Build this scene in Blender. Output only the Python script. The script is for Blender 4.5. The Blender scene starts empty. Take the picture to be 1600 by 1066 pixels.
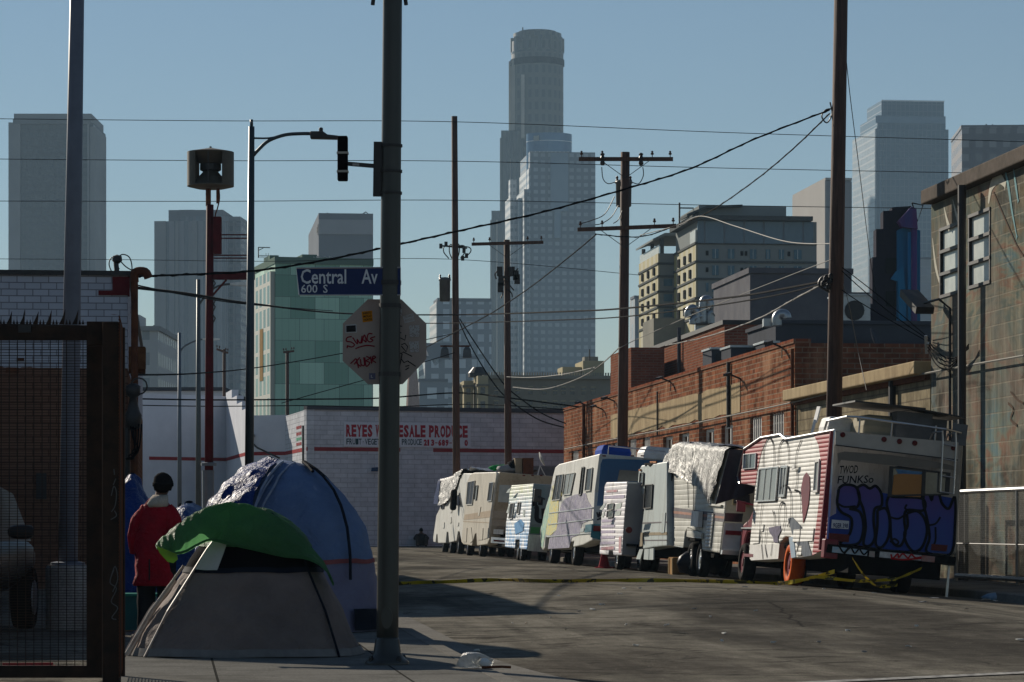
import bpy, bmesh, math, random
from math import sin, cos, pi, radians as R
from mathutils import Vector, Matrix, noise
rnd = random.Random(7)
SC = bpy.context.scene
COL = SC.collection
# ---------------------------------------------------------------- camera, sky, sun
F, U0, V0, H = 4700., 800., 823., 1.30          # focal length in photo pixels, principal column, horizon row, eye height
TH = math.atan(530 / F)                          # the street runs this much left of the view axis
CT, ST = cos(TH), sin(TH)
cam = bpy.data.cameras.new('camera')
cam.sensor_width = 36; cam.lens = F / 1600 * 36
cam.shift_y = (V0 - 533) / 1600
cam.clip_start = .5; cam.clip_end = 9000
camo = bpy.data.objects.new('camera', cam); COL.objects.link(camo)
camo.location = (0, 0, H); camo.rotation_euler = (pi / 2, 0, 0)
SC.camera = camo
SUN_EL, SUN_AZ = R(23.5), R(-34)                   # azimuth measured from +Y towards +X
world = bpy.data.worlds.new('World'); SC.world = world; world.use_nodes = True
wn = world.node_tree.nodes; bg = wn['Background']
sky = wn.new('ShaderNodeTexSky'); sky.sky_type = 'NISHITA'; sky.sun_disc = False
sky.sun_elevation = SUN_EL; sky.sun_rotation = SUN_AZ; sky.air_density = 1.0; sky.dust_density = .0; sky.ozone_density = 2.4
sky.altitude = 80
world.node_tree.links.new(sky.outputs[0], bg.inputs[0]); bg.inputs[1].default_value = .05
sun = bpy.data.lights.new('sun', 'SUN'); sun.energy = 5.0; sun.angle = R(.5); sun.color = (1, .9, .76)
suno = bpy.data.objects.new('sun', sun); COL.objects.link(suno)
SD = Vector((sin(SUN_AZ) * cos(SUN_EL), cos(SUN_AZ) * cos(SUN_EL), sin(SUN_EL)))
suno.rotation_euler = SD.to_track_quat('Z', 'Y').to_euler(); suno.location = (-40, 60, 60)
SC.view_settings.view_transform = 'Standard'; SC.view_settings.look = 'None'
SC.view_settings.exposure = 0.28; SC.view_settings.gamma = 1
try:
    SC.cycles.max_bounces = 5; SC.cycles.volume_bounces = 0; SC.cycles.diffuse_bounces = 3; SC.cycles.transparent_max_bounces = 8
except Exception: pass
# ---------------------------------------------------------------- coordinates
def P(u, v, Y): return Vector(((u - U0) / F * Y, Y, H + (V0 - v) / F * Y))
def zat(v, Y): return H + (V0 - v) / F * Y
def st(s, t, z=0.): return Vector((t * CT - s * ST, s * CT + t * ST, z))
def s_of(u, t):
    k = (u - U0) / F
    return t * (CT - k * ST) / (k * CT + ST)
def Pt(u, v, t):                                  # pixel ray meets the upright plane t = const (along the street)
    s = s_of(u, t); p = st(s, t); p.z = zat(v, p.y); return p
def Ps(u, v, s):                                  # pixel ray meets the upright plane s = const (across the street)
    k = (u - U0) / F; Y = s / (CT - k * ST); return P(u, v, Y)
def sm(a, b, x):
    x = max(0., min(1., (x - a) / (b - a))); return x * x * (3 - 2 * x)
def gz(s, t):                                     # the road surface
    z = -.06 + .32 * sm(24, 54, s)
    z -= .26 * max(0, min(1, (t - 10.5) / 3.9)) * (1 - sm(122, 134, s))
    z -= .12 * (1 - sm(2.7, 7, t)) * sm(24, 54, s) * (1 - sm(100, 130, s))
    return z
def swz(s): return gz(s, 2.75) + .12              # left footway
def rwz(s): return gz(s, 14.4) + .16              # right footway
# ---------------------------------------------------------------- object helpers
MW = {}
def _place(o, M, parent=None):
    if parent is not None:
        o.parent = parent; o.matrix_basis = MW[parent].inverted() @ M
    else: o.matrix_basis = M
    MW[o] = M
def tag(o, label=None, cat=None, group=None, kind=None):
    for k, v in (('label', label), ('category', cat), ('group', group), ('kind', kind)):
        if v: o[k] = v
    return o
def thing(name, label, cat, loc=(0, 0, 0), rz=0., group=None, roll=0., kind=None, pitch=0.):
    o = bpy.data.objects.new(name, None); COL.objects.link(o); o.empty_display_size = .3
    M = Matrix.Translation(Vector(loc)) @ Matrix.Rotation(rz, 4, 'Z') @ Matrix.Rotation(roll, 4, 'Y') @ Matrix.Rotation(pitch, 4, 'X')
    _place(o, M); return tag(o, label, cat, group, kind)
class MB:
    """collects shapes and links them as one mesh object"""
    def __init__(s): s.v = []; s.f = []; s.mi = []; s.m = 0
    def add(s, vs, fs):
        b = len(s.v); s.v += [Vector(p) for p in vs]
        for f in fs: s.f.append([b + i for i in f]); s.mi.append(s.m)
        return s
    def box(s, x0, x1, y0, y1, z0, z1, M=None):
        vs = [Vector((x, y, z)) for z in (z0, z1) for y in (y0, y1) for x in (x0, x1)]
        if M is not None: vs = [M @ p for p in vs]
        return s.add(vs, [(0, 2, 3, 1), (4, 5, 7, 6), (0, 1, 5, 4), (2, 6, 7, 3), (0, 4, 6, 2), (1, 3, 7, 5)])
    def bar(s, a, b, w, h=None, up=(0, 0, 1)):        # square bar between two points
        a = Vector(a); b = Vector(b); d = (b - a); L = d.length; d.normalize(); h = h or w
        x = d.cross(Vector(up))
        if x.length < 1e-4: x = d.cross(Vector((0, 1, 0)))
        x.normalize(); y = x.cross(d)
        M = Matrix((x, d, y)).transposed().to_4x4(); M.translation = a
        return s.box(-w / 2, w / 2, 0, L, -h / 2, h / 2, M)
    def prism(s, poly, d):                            # 3-D polygon swept by vector d
        n = len(poly); d = Vector(d); a = [Vector(p) for p in poly]
        nrm = Vector((0, 0, 0))
        for i in range(n): nrm += a[i].cross(a[(i + 1) % n])
        if nrm.dot(d) > 0: a.reverse()
        return s.add(a + [p + d for p in a], [tuple(range(n)), tuple(range(2 * n - 1, n - 1, -1))] +
                     [(i, i + n, (i + 1) % n + n, (i + 1) % n) for i in range(n)])
    def tube(s, pts, r, n=6, cap=True):
        pts = [Vector(p) for p in pts]; N = len(pts); vs = []; fs = []; px = None
        for i, p in enumerate(pts):
            d = (pts[min(i + 1, N - 1)] - pts[max(i - 1, 0)])
            if d.length < 1e-9: d = Vector((0, 0, 1))
            d.normalize()
            if px is None:
                x = d.cross(Vector((0, 0, 1)))
                if x.length < .05: x = d.cross(Vector((0, 1, 0)))
            else: x = px - d * px.dot(d)
            x.normalize(); px = x; y = d.cross(x); rr = r[i] if isinstance(r, (list, tuple)) else r
            for k in range(n):
                a = 2 * pi * k / n; vs.append(p + x * (cos(a) * rr) + y * (sin(a) * rr))
        for i in range(N - 1):
            for k in range(n):
                fs.append((i * n + k, i * n + (k + 1) % n, (i + 1) * n + (k + 1) % n, (i + 1) * n + k))
        if cap: fs += [tuple(range(n - 1, -1, -1)), tuple(range((N - 1) * n, N * n))]
        return s.add(vs, fs)
    def lathe(s, prof, c=(0, 0, 0), n=20, M=None, cap=True):    # prof = [(r, z)] round the z axis
        c = Vector(c); vs = []; fs = []; N = len(prof)
        for r_, z in prof:
            for k in range(n):
                a = 2 * pi * k / n; p = Vector((cos(a) * r_, sin(a) * r_, z)); vs.append((M @ p if M is not None else p) + c)
        for i in range(N - 1):
            for k in range(n): fs.append((i * n + k, i * n + (k + 1) % n, (i + 1) * n + (k + 1) % n, (i + 1) * n + k))
        if cap: fs += [tuple(range(n - 1, -1, -1)), tuple(range((N - 1) * n, N * n))]
        return s.add(vs, fs)
    def grid(s, fn, nu, nv, wrap=False):
        vs = [fn(i / nu, j / nv) for j in range(nv + 1) for i in range(nu + 1)]
        w = nu + 1
        return s.add(vs, [(j * w + i, j * w + i + 1, (j + 1) * w + i + 1, (j + 1) * w + i) for j in range(nv) for i in range(nu)])
    def loft(s, rings, cap=True):                     # rings of equal length
        n = len(rings[0]); vs = [p for r_ in rings for p in r_]; fs = []
        for i in range(len(rings) - 1):
            for k in range(n): fs.append((i * n + k, i * n + (k + 1) % n, (i + 1) * n + (k + 1) % n, (i + 1) * n + k))
        if cap: fs += [tuple(range(n - 1, -1, -1)), tuple(range((len(rings) - 1) * n, len(rings) * n))]
        return s.add(vs, fs)
    def ribbon(s, pts, w, nrm, off=.004, eps=.0002):  # a painted stroke: flat strip lying proud of a surface
        pts = [Vector(p) for p in pts]; nrm = Vector(nrm).normalized(); N = len(pts); vs = []
        for i, p in enumerate(pts):
            d = pts[min(i + 1, N - 1)] - pts[max(i - 1, 0)]
            if d.length < 1e-9: d = Vector((0, 0, 1))
            q = nrm.cross(d.normalized()).normalized(); ww = w[i] if isinstance(w, (list, tuple)) else w
            o = p + nrm * (off + eps * i); vs += [o - q * ww / 2, o + q * ww / 2]
        return s.add(vs, [(2 * i, 2 * i + 2, 2 * i + 3, 2 * i + 1) for i in range(N - 1)])
    def build(s, name, mat, parent=None, local=False, smooth=False, bevel=0., M=None, sub=0, solid=0.):
        """verts are world points unless local (then in the parent's own axes)"""
        if not s.v: return None
        me = bpy.data.meshes.new(name)
        if M is None:
            if parent is not None: M = MW[parent]
            else:
                lo = [min(p[i] for p in s.v) for i in range(3)]; hi = [max(p[i] for p in s.v) for i in range(3)]
                M = Matrix.Translation(((lo[0] + hi[0]) / 2, (lo[1] + hi[1]) / 2, lo[2]))
        vs = s.v if local else [M.inverted() @ p for p in s.v]
        me.from_pydata([tuple(p) for p in vs], [], s.f); me.update()
        for m in (mat if isinstance(mat, (list, tuple)) else [mat]): me.materials.append(m)
        me.polygons.foreach_set('material_index', s.mi)
        if smooth: me.polygons.foreach_set('use_smooth', [True] * len(me.polygons))
        o = bpy.data.objects.new(name, me); COL.objects.link(o); _place(o, M, parent)
        if bevel:
            b = o.modifiers.new('bevel', 'BEVEL'); b.width = bevel; b.segments = 2; b.limit_method = 'ANGLE'; b.angle_limit = R(40)
        if solid:
            b = o.modifiers.new('solid', 'SOLIDIFY'); b.thickness = solid
        if sub:
            b = o.modifiers.new('sub', 'SUBSURF'); b.levels = b.render_levels = sub
        return o
def smooth_by_angle(o, ang=40):
    me = o.data; bm = bmesh.new(); bm.from_mesh(me)
    for f in bm.faces: f.smooth = True
    for e in bm.edges: e.smooth = len(e.link_faces) < 2 or e.calc_face_angle(0) < R(ang)
    bm.to_mesh(me); bm.free(); return o
_tc = {}
def text_verts(txt, bold=0.0):
    k = (txt, bold)
    if k not in _tc:
        c = bpy.data.curves.new('lettering', 'FONT'); c.body = txt; c.size = 1; c.offset = bold; c.resolution_u = 2
        o = bpy.data.objects.new('lettering', c); COL.objects.link(o)
        me = bpy.data.meshes.new_from_object(o.evaluated_get(bpy.context.evaluated_depsgraph_get()))
        vs = [tuple(v.co) for v in me.vertices]; fs = [tuple(p.vertices) for p in me.polygons]
        bpy.data.objects.remove(o); bpy.data.curves.remove(c); bpy.data.meshes.remove(me)
        x0 = min(v[0] for v in vs); x1 = max(v[0] for v in vs)
        _tc[k] = ([((v[0] - x0) / (x1 - x0), v[1]) for v in vs], fs)
    return _tc[k]
def text(mb, txt, o, ax, ay, off, bold=0.0, cap=.69):
    """letters from point o: ax = vector of the whole line's width, ay = vector of one capital's height; off = normal offset vector"""
    vs, fs = text_verts(txt, bold); o = Vector(o); ax = Vector(ax); ay = Vector(ay); off = Vector(off)
    return mb.add([o + ax * x + ay * (y / cap) + off for x, y in vs], fs)
def spline(pts, n=6):                             # Catmull-Rom through the points
    pts = [Vector(p) for p in pts]; out = []
    for i in range(len(pts) - 1):
        p0, p1, p2, p3 = pts[max(i - 1, 0)], pts[i], pts[i + 1], pts[min(i + 2, len(pts) - 1)]
        for k in range(n):
            t = k / n
            out.append(.5 * ((2 * p1) + (p2 - p0) * t + (2 * p0 - 5 * p1 + 4 * p2 - p3) * t * t + (3 * p1 - p0 - 3 * p2 + p3) * t ** 3))
    return out + [pts[-1]]
# ---------------------------------------------------------------- materials
def L4(c): return (c[0], c[1], c[2], 1)
class NT:
    def __init__(s, name):
        s.mat = bpy.data.materials.new(name); s.mat.use_nodes = True; s.t = s.mat.node_tree
        s.b = s.t.nodes['Principled BSDF']; s.co = None
    def n(s, typ, **kw):
        x = s.t.nodes.new('ShaderNode' + typ)
        for k, v in kw.items(): setattr(x, k, v)
        return x
    def l(s, a, b): s.t.links.new(a, b)
    def obj(s):
        if s.co is None: s.co = s.n('TexCoord').outputs['Object']
        return s.co
    def math(s, op, a, b=None):
        x = s.n('Math', operation=op)
        for i, q in enumerate((a, b)):
            if q is None: continue
            if isinstance(q, (int, float)): x.inputs[i].default_value = q
            else: s.l(q, x.inputs[i])
        return x.outputs[0]
    def mix(s, f, a, b, mode='MIX'):
        x = s.n('Mix', data_type='RGBA', blend_type=mode)
        for i, q in ((0, f), (6, a), (7, b)):
            if isinstance(q, (int, float)): x.inputs[i].default_value = q
            elif isinstance(q, tuple): x.inputs[i].default_value = L4(q)
            else: s.l(q, x.inputs[i])
        return x.outputs[2]
    def noise(s, scale, detail=4, vec=None, rough=.55, dist=0., stretch=None):
        x = s.n('TexNoise'); x.inputs['Scale'].default_value = scale; x.inputs['Detail'].default_value = detail
        x.inputs['Roughness'].default_value = rough; x.inputs['Distortion'].default_value = dist
        v = vec if vec is not None else s.obj()
        if stretch:
            mp = s.n('Mapping'); mp.inputs['Scale'].default_value = stretch; s.l(v, mp.inputs['Vector']); v = mp.outputs[0]
        s.l(v, x.inputs['Vector']); return x.outputs['Fac']
    def ramp(s, f, stops, interp='LINEAR'):
        x = s.n('ValToRGB'); cr = x.color_ramp; cr.interpolation = interp
        while len(cr.elements) < len(stops): cr.elements.new(.5)
        for e, (p, c) in zip(cr.elements, stops):
            e.position = p; e.color = L4(c) if isinstance(c, tuple) else (c, c, c, 1)
        s.l(f, x.inputs[0]); return x.outputs['Color']
    def wallvec(s):                               # (x + y, z): runs along any upright axis-aligned face
        sp = s.n('SeparateXYZ'); s.l(s.obj(), sp.inputs[0])
        a = s.math('ADD', sp.outputs[0], sp.outputs[1]); cb = s.n('CombineXYZ'); s.l(a, cb.inputs[0]); s.l(sp.outputs[2], cb.inputs[1])
        return cb.outputs[0], a, sp.outputs[2]
    def bump(s, h, strength=.4, dist=.02):
        x = s.n('Bump'); x.inputs['Strength'].default_value = strength; x.inputs['Distance'].default_value = dist
        s.l(h, x.inputs['Height']); s.l(x.outputs[0], s.b.inputs['Normal'])
    def end(s, col=None, rough=.7, metal=0., spec=None):
        if col is not None:
            if isinstance(col, tuple): s.b.inputs['Base Color'].default_value = L4(col)
            else: s.l(col, s.b.inputs['Base Color'])
        if isinstance(rough, (int, float)): s.b.inputs['Roughness'].default_value = rough
        else: s.l(rough, s.b.inputs['Roughness'])
        s.b.inputs['Metallic'].default_value = metal
        if spec is not None: s.b.inputs['Specular IOR Level'].default_value = spec
        return s.mat
_pm = {}
def pm(name, c, c2=None, sc=3., r=.7, m=0., bump=0., bs=25., lo=.35, hi=.7, spec=None, stretch=None):
    """worn paint / metal / cloth: two tones mixed by blotchy noise"""
    if name in _pm: return _pm[name]
    k = NT(name)
    if c2 is None: c2 = tuple(x * .72 for x in c)
    col = k.mix(k.ramp(k.noise(sc, 6, rough=.65, stretch=stretch), [(lo, 0.), (hi, 1.)]), c, c2)
    if bump: k.bump(k.noise(bs, 4), bump, .02)
    _pm[name] = k.end(col, r, m, spec if spec is not None else (.5 if m > .25 else 0.02 if r >= .6 else .2)); return _pm[name]
def brick(name, c1, c2, mo, w, h, ms=.012, bump=.6, stain=None, rough=.85, var=.6):
    k = NT(name); v, a, z = k.wallvec(); b = k.n('TexBrick')
    b.inputs['Scale'].default_value = 1; b.inputs['Brick Width'].default_value = w; b.inputs['Row Height'].default_value = h
    b.inputs['Mortar Size'].default_value = ms; b.inputs['Mortar Smooth'].default_value = .2
    b.inputs['Color1'].default_value = L4(c1); b.inputs['Color2'].default_value = L4(c2); b.inputs['Mortar'].default_value = L4(mo)
    k.l(v, b.inputs['Vector']); col = b.outputs['Color']
    n = k.ramp(k.noise(1.3, 7, rough=.7), [(.3, 1 - var * .55), (.7, 1.15)])
    col = k.mix(1., col, n, 'MULTIPLY')
    if stain:
        sN = k.ramp(k.noise(.9, 6, rough=.7, stretch=(1, 1, .25)), [(.5, 0.), (.66, 1.)])
        col = k.mix(k.math('MULTIPLY', sN, .7), col, stain)
    hgt = k.math('SUBTRACT', k.math('MULTIPLY', k.noise(40, 3), .35), b.outputs['Fac'])
    k.bump(hgt, bump, .012); return k.end(col, rough, 0, 0.)
def facade(name, wall, glass, w, h, fx, fz, wr=.7, gr=.25, ox=0., var=.35, glass2=None):
    """window grid of a far facade: the fraction fx, fz of each bay is glass"""
    k = NT(name); v, a, z = k.wallvec()
    def cell(q, p, f): return k.math('LESS_THAN', k.math('FRACT', k.math('DIVIDE', q, p)), f)
    mask = k.math('MULTIPLY', cell(k.math('ADD', a, ox + 5000.), w, fx), cell(k.math('ADD', z, 50.), h, fz))
    fl = k.n('CombineXYZ'); k.l(k.math('FLOOR', k.math('DIVIDE', k.math('ADD', a, ox + 5000.), w)), fl.inputs[0])
    k.l(k.math('FLOOR', k.math('DIVIDE', k.math('ADD', z, 50.), h)), fl.inputs[1])
    wn_ = k.n('TexWhiteNoise'); k.l(fl.outputs[0], wn_.inputs['Vector'])
    g = k.mix(k.math('MULTIPLY', wn_.outputs['Value'], var), glass, glass2 or tuple(min(1, x * 2.2 + .05) for x in glass))
    wl = k.mix(k.ramp(k.noise(.05, 4), [(.3, 0.), (.7, .35)]), wall, tuple(x * .7 for x in wall))
    col = k.mix(mask, wl, g); rg = k.math('SUBTRACT', wr, k.math('MULTIPLY', mask, wr - gr))
    return k.end(col, rg, 0.)
def grime(name, c, c2, dirt=(.12, .1, .075), amt=.5, r=.45):
    """old gelcoat: two tones, rain streaks running down and scuffs"""
    k = NT(name); col = k.mix(k.ramp(k.noise(1.1, 6, rough=.65), [(.35, 0.), (.7, 1.)]), c, c2)
    col = k.mix(k.math('MULTIPLY', k.ramp(k.noise(3.2, 6, rough=.75, stretch=(1, 1, .12)), [(.5, 0.), (.68, 1.)]), amt), col, dirt)
    col = k.mix(k.math('MULTIPLY', k.ramp(k.noise(5.5, 5, rough=.8), [(.6, 0.), (.7, 1.)]), amt * .7), col, dirt)
    k.bump(k.noise(2.2, 3), .15, .05); return k.end(col, r, 0, .25)
def metal(name, c, r=.45, m=.7, c2=None, sc=4.): return pm(name, c, c2, sc, r, m)
# ---------------------------------------------------------------- ground
def asphalt():
    k = NT('asphalt'); big = k.noise(.13, 7, rough=.62, stretch=(1, .3, 1)); fine = k.noise(55, 3, rough=.85); mid = k.noise(1.6, 7, rough=.75)
    c = k.ramp(big, [(.28, (.018, .017, .016)), (.41, (.036, .034, .031)), (.49, (.084, .079, .069)), (.57, (.042, .039, .035)), (.64, (.07, .066, .057)), (.75, (.1, .093, .08))])
    c = k.mix(1., c, k.ramp(fine, [(.3, .5), (.5, .95), (.72, 1.6)]), 'MULTIPLY'); c = k.mix(1., c, k.ramp(mid, [(.3, .62), (.7, 1.35)]), 'MULTIPLY')
    trk = k.noise(.5, 5, rough=.6, dist=.3, stretch=(1.6, .05, 1)); rot = k.n('Mapping'); c = k.mix(k.ramp(trk, [(.5, 0.), (.6, .45)]), c, (.022, .021, .02))
    st_ = k.noise(.75, 6, rough=.75, dist=1.); c = k.mix(k.ramp(st_, [(.56, 0.), (.63, .8)]), c, (.02, .019, .018))
    d = k.noise(.45, 8, rough=.8, stretch=(1, .5, 1)); c = k.mix(k.ramp(d, [(.56, 0.), (.74, .38)]), c, (.11, .103, .09))
    sp = k.n('TexVoronoi'); sp.inputs['Scale'].default_value = 5.5; k.l(k.obj(), sp.inputs['Vector']); c = k.mix(k.ramp(sp.outputs['Distance'], [(.035, .8), (.05, 0.)]), c, (.2, .19, .17))
    for sc_, wd in ((.13, .0035), (.42, .006)):
        v = k.n('TexVoronoi', feature='DISTANCE_TO_EDGE'); v.inputs['Scale'].default_value = sc_; nz = k.n('TexNoise'); nz.inputs['Scale'].default_value = 1.1; nz.inputs['Detail'].default_value = 7; k.l(k.obj(), nz.inputs['Vector'])
        k.l(k.mix(.22, k.obj(), nz.outputs['Color']), v.inputs['Vector']); m_ = k.ramp(v.outputs['Distance'], [(.0, .9), (wd, 0.)])
        if sc_ > .3: m_ = k.math('MULTIPLY', m_, k.ramp(k.noise(.09, 3), [(.52, 0.), (.58, 1.)]))
        c = k.mix(m_, c, (.012, .012, .012))
    k.bump(k.math('ADD', k.noise(80, 3, rough=.85), k.math('MULTIPLY', mid, .6)), .7, .012)
    return k.end(k.mix(1., c, (2.65, 2.6, 2.45), 'MULTIPLY'), k.ramp(big, [(.3, .8), (.7, .97)]), 0, 0.)
M_asph = asphalt()
def concrete(name, c, joint=0.):
    k = NT(name); n = k.noise(1.1, 7, rough=.7); col = k.ramp(n, [(.25, tuple(x * .55 for x in c)), (.5, c), (.8, tuple(min(1, x * 1.3) for x in c))])
    col = k.mix(1., col, k.ramp(k.noise(45, 3), [(.3, .75), (.7, 1.2)]), 'MULTIPLY')
    sp = k.noise(3.5, 5, rough=.8); col = k.mix(k.ramp(sp, [(.6, 0.), (.68, .6)]), col, tuple(x * .35 for x in c))
    if joint:
        q = k.n('SeparateXYZ'); k.l(k.obj(), q.inputs[0])
        m_ = k.math('MAXIMUM', *[k.math('LESS_THAN', k.math('FRACT', k.math('DIVIDE', k.math('ADD', q.outputs[i], 500.3), joint)), .014) for i in (0, 1)])
        col = k.mix(m_, col, tuple(x * .25 for x in c))
    k.bump(k.noise(60, 3), .3, .01); return k.end(col, .9, 0, 0.)
M_walk = concrete('footway_concrete', (.17, .165, .15), 1.55); M_kerb = concrete('kerb_concrete', (.2, .19, .17)); M_conc = concrete('cast_concrete', (.3, .29, .27))
M_paint = pm('worn_road_paint', (.42, .41, .38), (.16, .155, .15), 9, .8, lo=.4, hi=.62)
MST = Matrix.Rotation(TH, 4, 'Z')                 # street axes
def sheet(name, ss, ts, zf, mat, skirt=0., kind='structure'):
    mb = MB(); tf = ts if callable(ts) else (lambda s_: ts); n = len(tf(ss[0]))
    vs = [st(s_, t_, zf(s_, t_)) for s_ in ss for t_ in tf(s_)]
    fs = [(j * n + i, j * n + i + 1, (j + 1) * n + i + 1, (j + 1) * n + i) for j in range(len(ss) - 1) for i in range(n - 1)]
    mb.add(vs, fs)
    if skirt:
        m_ = len(ss); e = [j * n + n - 1 for j in range(m_)] + [(m_ - 1) * n + i for i in range(n - 2, -1, -1)] + [j * n for j in range(m_ - 2, -1, -1)] + list(range(1, n - 1))
        b = len(mb.v)
        for q in e: mb.v.append(mb.v[q] - Vector((0, 0, skirt)))
        for i in range(len(e)): mb.f.append([e[i], e[(i + 1) % len(e)], b + (i + 1) % len(e), b + i]); mb.mi.append(0)
    return tag(mb.build(name, mat, M=MST), kind=kind)
rs = [-4000, -600, -60, 0, 10, 16] + [18 + 1.5 * i for i in range(26)] + [60 + 5 * i for i in range(16)] + [145, 160, 200, 300, 600, 1500, 5000]
rt = [-5000, -600, -100, -30, -8, -.4, 1.4, 2.7] + [2.75 + .45 * i for i in range(1, 11)] + [8, 9, 10, 10.5, 11.5, 12.5, 13.5, 14.4, 15, 17, 22, 60, 600, 5000]
sheet('road', rs, rt, gz, M_asph)
ls = [12, 16, 20] + [22 + i for i in range(32)] + [56, 60, 70, 85, 100, 120, 134]
def lw(s_): return [-.45, .6, 1.6, 2.61]
sheet('sidewalk', ls, lw, lambda s_, t_: swz(s_), M_walk, .4)
sheet('kerb', ls, [2.61, 2.66, 2.75, 2.77], lambda s_, t_: swz(s_) + (.004 if t_ < 2.76 else -.02), M_kerb, .4)
sheet('gutter', ls[1:], lambda s_: [2.6, 2.95, 3.2 + .75 * (1 - sm(20, 31, s_))], lambda s_, t_: gz(s_, t_) + .006, M_kerb)
sheet('parking_lot', [10, 22, 30, 40, 55, 80, 134], [-60, -20, -8, -3, -.45], lambda s_, t_: swz(s_) - .02, M_asph, .4)
rls = [36 + 4 * i for i in range(24)]
sheet('sidewalk', rls, [14.5, 15.5, 17.2], lambda s_, t_: rwz(s_), M_walk, .4)
sheet('kerb', rls, [14.36, 14.4, 14.5], lambda s_, t_: rwz(s_) + (.004 if t_ > 14.38 else -.02), M_kerb, .4)
def line(name, pts, w):                           # painted line on the road
    mb = MB(); out = []
    for a, b in zip(pts[:-1], pts[1:]):
        for i in range(24): out.append(Vector(a).lerp(Vector(b), i / 24))
    out.append(Vector(pts[-1])); vs = []
    for i, p in enumerate(out):
        d = (out[min(i + 1, len(out) - 1)] - out[max(i - 1, 0)]).normalized(); q = Vector((-d.y, d.x, 0))
        for sgn in (1, -1):
            r_ = p + q * sgn * w / 2; s_ = r_.x * -ST + r_.y * CT; t_ = r_.x * CT + r_.y * ST; vs.append((r_.x, r_.y, gz(s_, t_) + .01))
    mb.add(vs, [(2 * i, 2 * i + 1, 2 * i + 3, 2 * i + 2) for i in range(len(out) - 1)]); return tag(mb.build(name, M_paint), kind='structure')
line('crosswalk_line', [(1.2, 25.2, 0), (2.5, 26.0, 0), (4.8, 27.75, 0), (9., 30.6, 0)], .24)
# ---------------------------------------------------------------- buildings on the right of the street
M_redbrick = brick('red_brick', (.32, .125, .07), (.165, .066, .042), (.29, .215, .155), .42, .145, .018, 1., var=1., stain=(.4, .24, .15))
M_redbrick2 = brick('small_red_brick', (.26, .09, .052), (.175, .06, .038), (.21, .13, .095), .4, .13, .03, .9, var=.4)
M_block = brick('beige_block', (.33, .28, .19), (.28, .24, .165), (.19, .16, .12), .62, .3, .018, .6, stain=(.15, .125, .09), var=1.)
M_stucco = pm('worn_stucco', (.42, .33, .2), (.24, .18, .11), 1.6, .9, bump=.5, bs=9, stretch=(1, 1, .35))
M_grayp = pm('grey_parapet', (.075, .08, .095), (.055, .06, .07), .5, .85, bump=.2)
M_dark = pm('dark_steel', (.022, .022, .023), (.035, .032, .03), 6, .55, .3)
M_black = pm('black_void', (.006, .006, .007), None, 2, .9)
M_glass = pm('dirty_glass', (.05, .06, .065), (.11, .12, .12), 3, .22, spec=.6)
M_wglass = pm('sky_pale_glass', (.62, .66, .62), (.42, .46, .44), 1.3, .3)  # pale base colour stands in for bright sky reflected in panes
M_alu = metal('aluminium', (.55, .56, .57), .35, .9)
M_galv = metal('galvanised_steel', (.4, .42, .43), .4, .8)
M_white = pm('white_paint', (.74, .74, .72), (.58, .57, .54), 4, .5)
M_rust = pm('rusty_steel', (.16, .06, .03), (.07, .03, .02), 5, .8, .2)
def mural():
    k = NT('mural_block'); v, a, z = k.wallvec()
    b = k.n('TexBrick'); b.inputs['Scale'].default_value = 1; b.inputs['Brick Width'].default_value = .62; b.inputs['Row Height'].default_value = .305
    b.inputs['Mortar Size'].default_value = .018; b.inputs['Mortar Smooth'].default_value = .3
    b.inputs['Color1'].default_value = (.9, .9, .9, 1); b.inputs['Color2'].default_value = (1, 1, 1, 1); b.inputs['Mortar'].default_value = (.75, .72, .66, 1)
    k.l(v, b.inputs['Vector'])
    mp = k.n('Mapping'); mp.inputs['Rotation'].default_value = (.5, 0, 0); mp.inputs['Scale'].default_value = (.3, .3, .62); k.l(k.obj(), mp.inputs['Vector'])
    f = k.noise(.5, 4, mp.outputs[0], .62, 1.7); f2 = k.noise(.36, 5, mp.outputs[0], .6, 2.4); f3 = k.noise(.8, 6, mp.outputs[0], .65, 1.)
    c = k.ramp(f, [(.26, (.06, .045, .035)), (.36, (.2, .16, .1)), (.43, (.13, .17, .15)), (.48, (.27, .25, .18)), (.53, (.27, .16, .115)), (.58, (.2, .235, .19)), (.64, (.14, .22, .235)), (.7, (.36, .33, .25)), (.8, (.08, .06, .05))])
    c = k.mix(k.ramp(f2, [(.4, 0.15), (.6, .75)]), c, (.19, .18, .155)); c = k.mix(k.ramp(f3, [(.56, 0.), (.66, .6)]), c, (.05, .04, .035))
    c = k.mix(1., c, b.outputs['Color'], 'MULTIPLY'); c = k.mix(k.math('MULTIPLY', b.outputs['Fac'], .5), c, (.36, .33, .27))
    c = k.mix(1., c, k.ramp(k.noise(2.6, 7, rough=.75, stretch=(1, 1, .22)), [(.3, .5), (.7, 1.2)]), 'MULTIPLY')
    low = k.math('MULTIPLY', k.ramp(k.noise(.9, 7, rough=.7), [(.45, 0.), (.56, 1.)]), k.ramp(k.math('DIVIDE', z, 3.), [(.5, .75), (.85, 0.)])); c = k.mix(low, c, (.035, .033, .03))
    k.bump(k.math('MULTIPLY', b.outputs['Fac'], -1.), .55, .012); return k.end(c, .85, 0, 0.)
M_mural = mural()
T0 = 17.0
def sbox(mb, s0, s1, t0, t1, z0, z1):             # box along the street axes, in local street coordinates
    M = MST; mb.box(t0, t1, s0, s1, z0, z1, M); return mb
WZ = -.4
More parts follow.
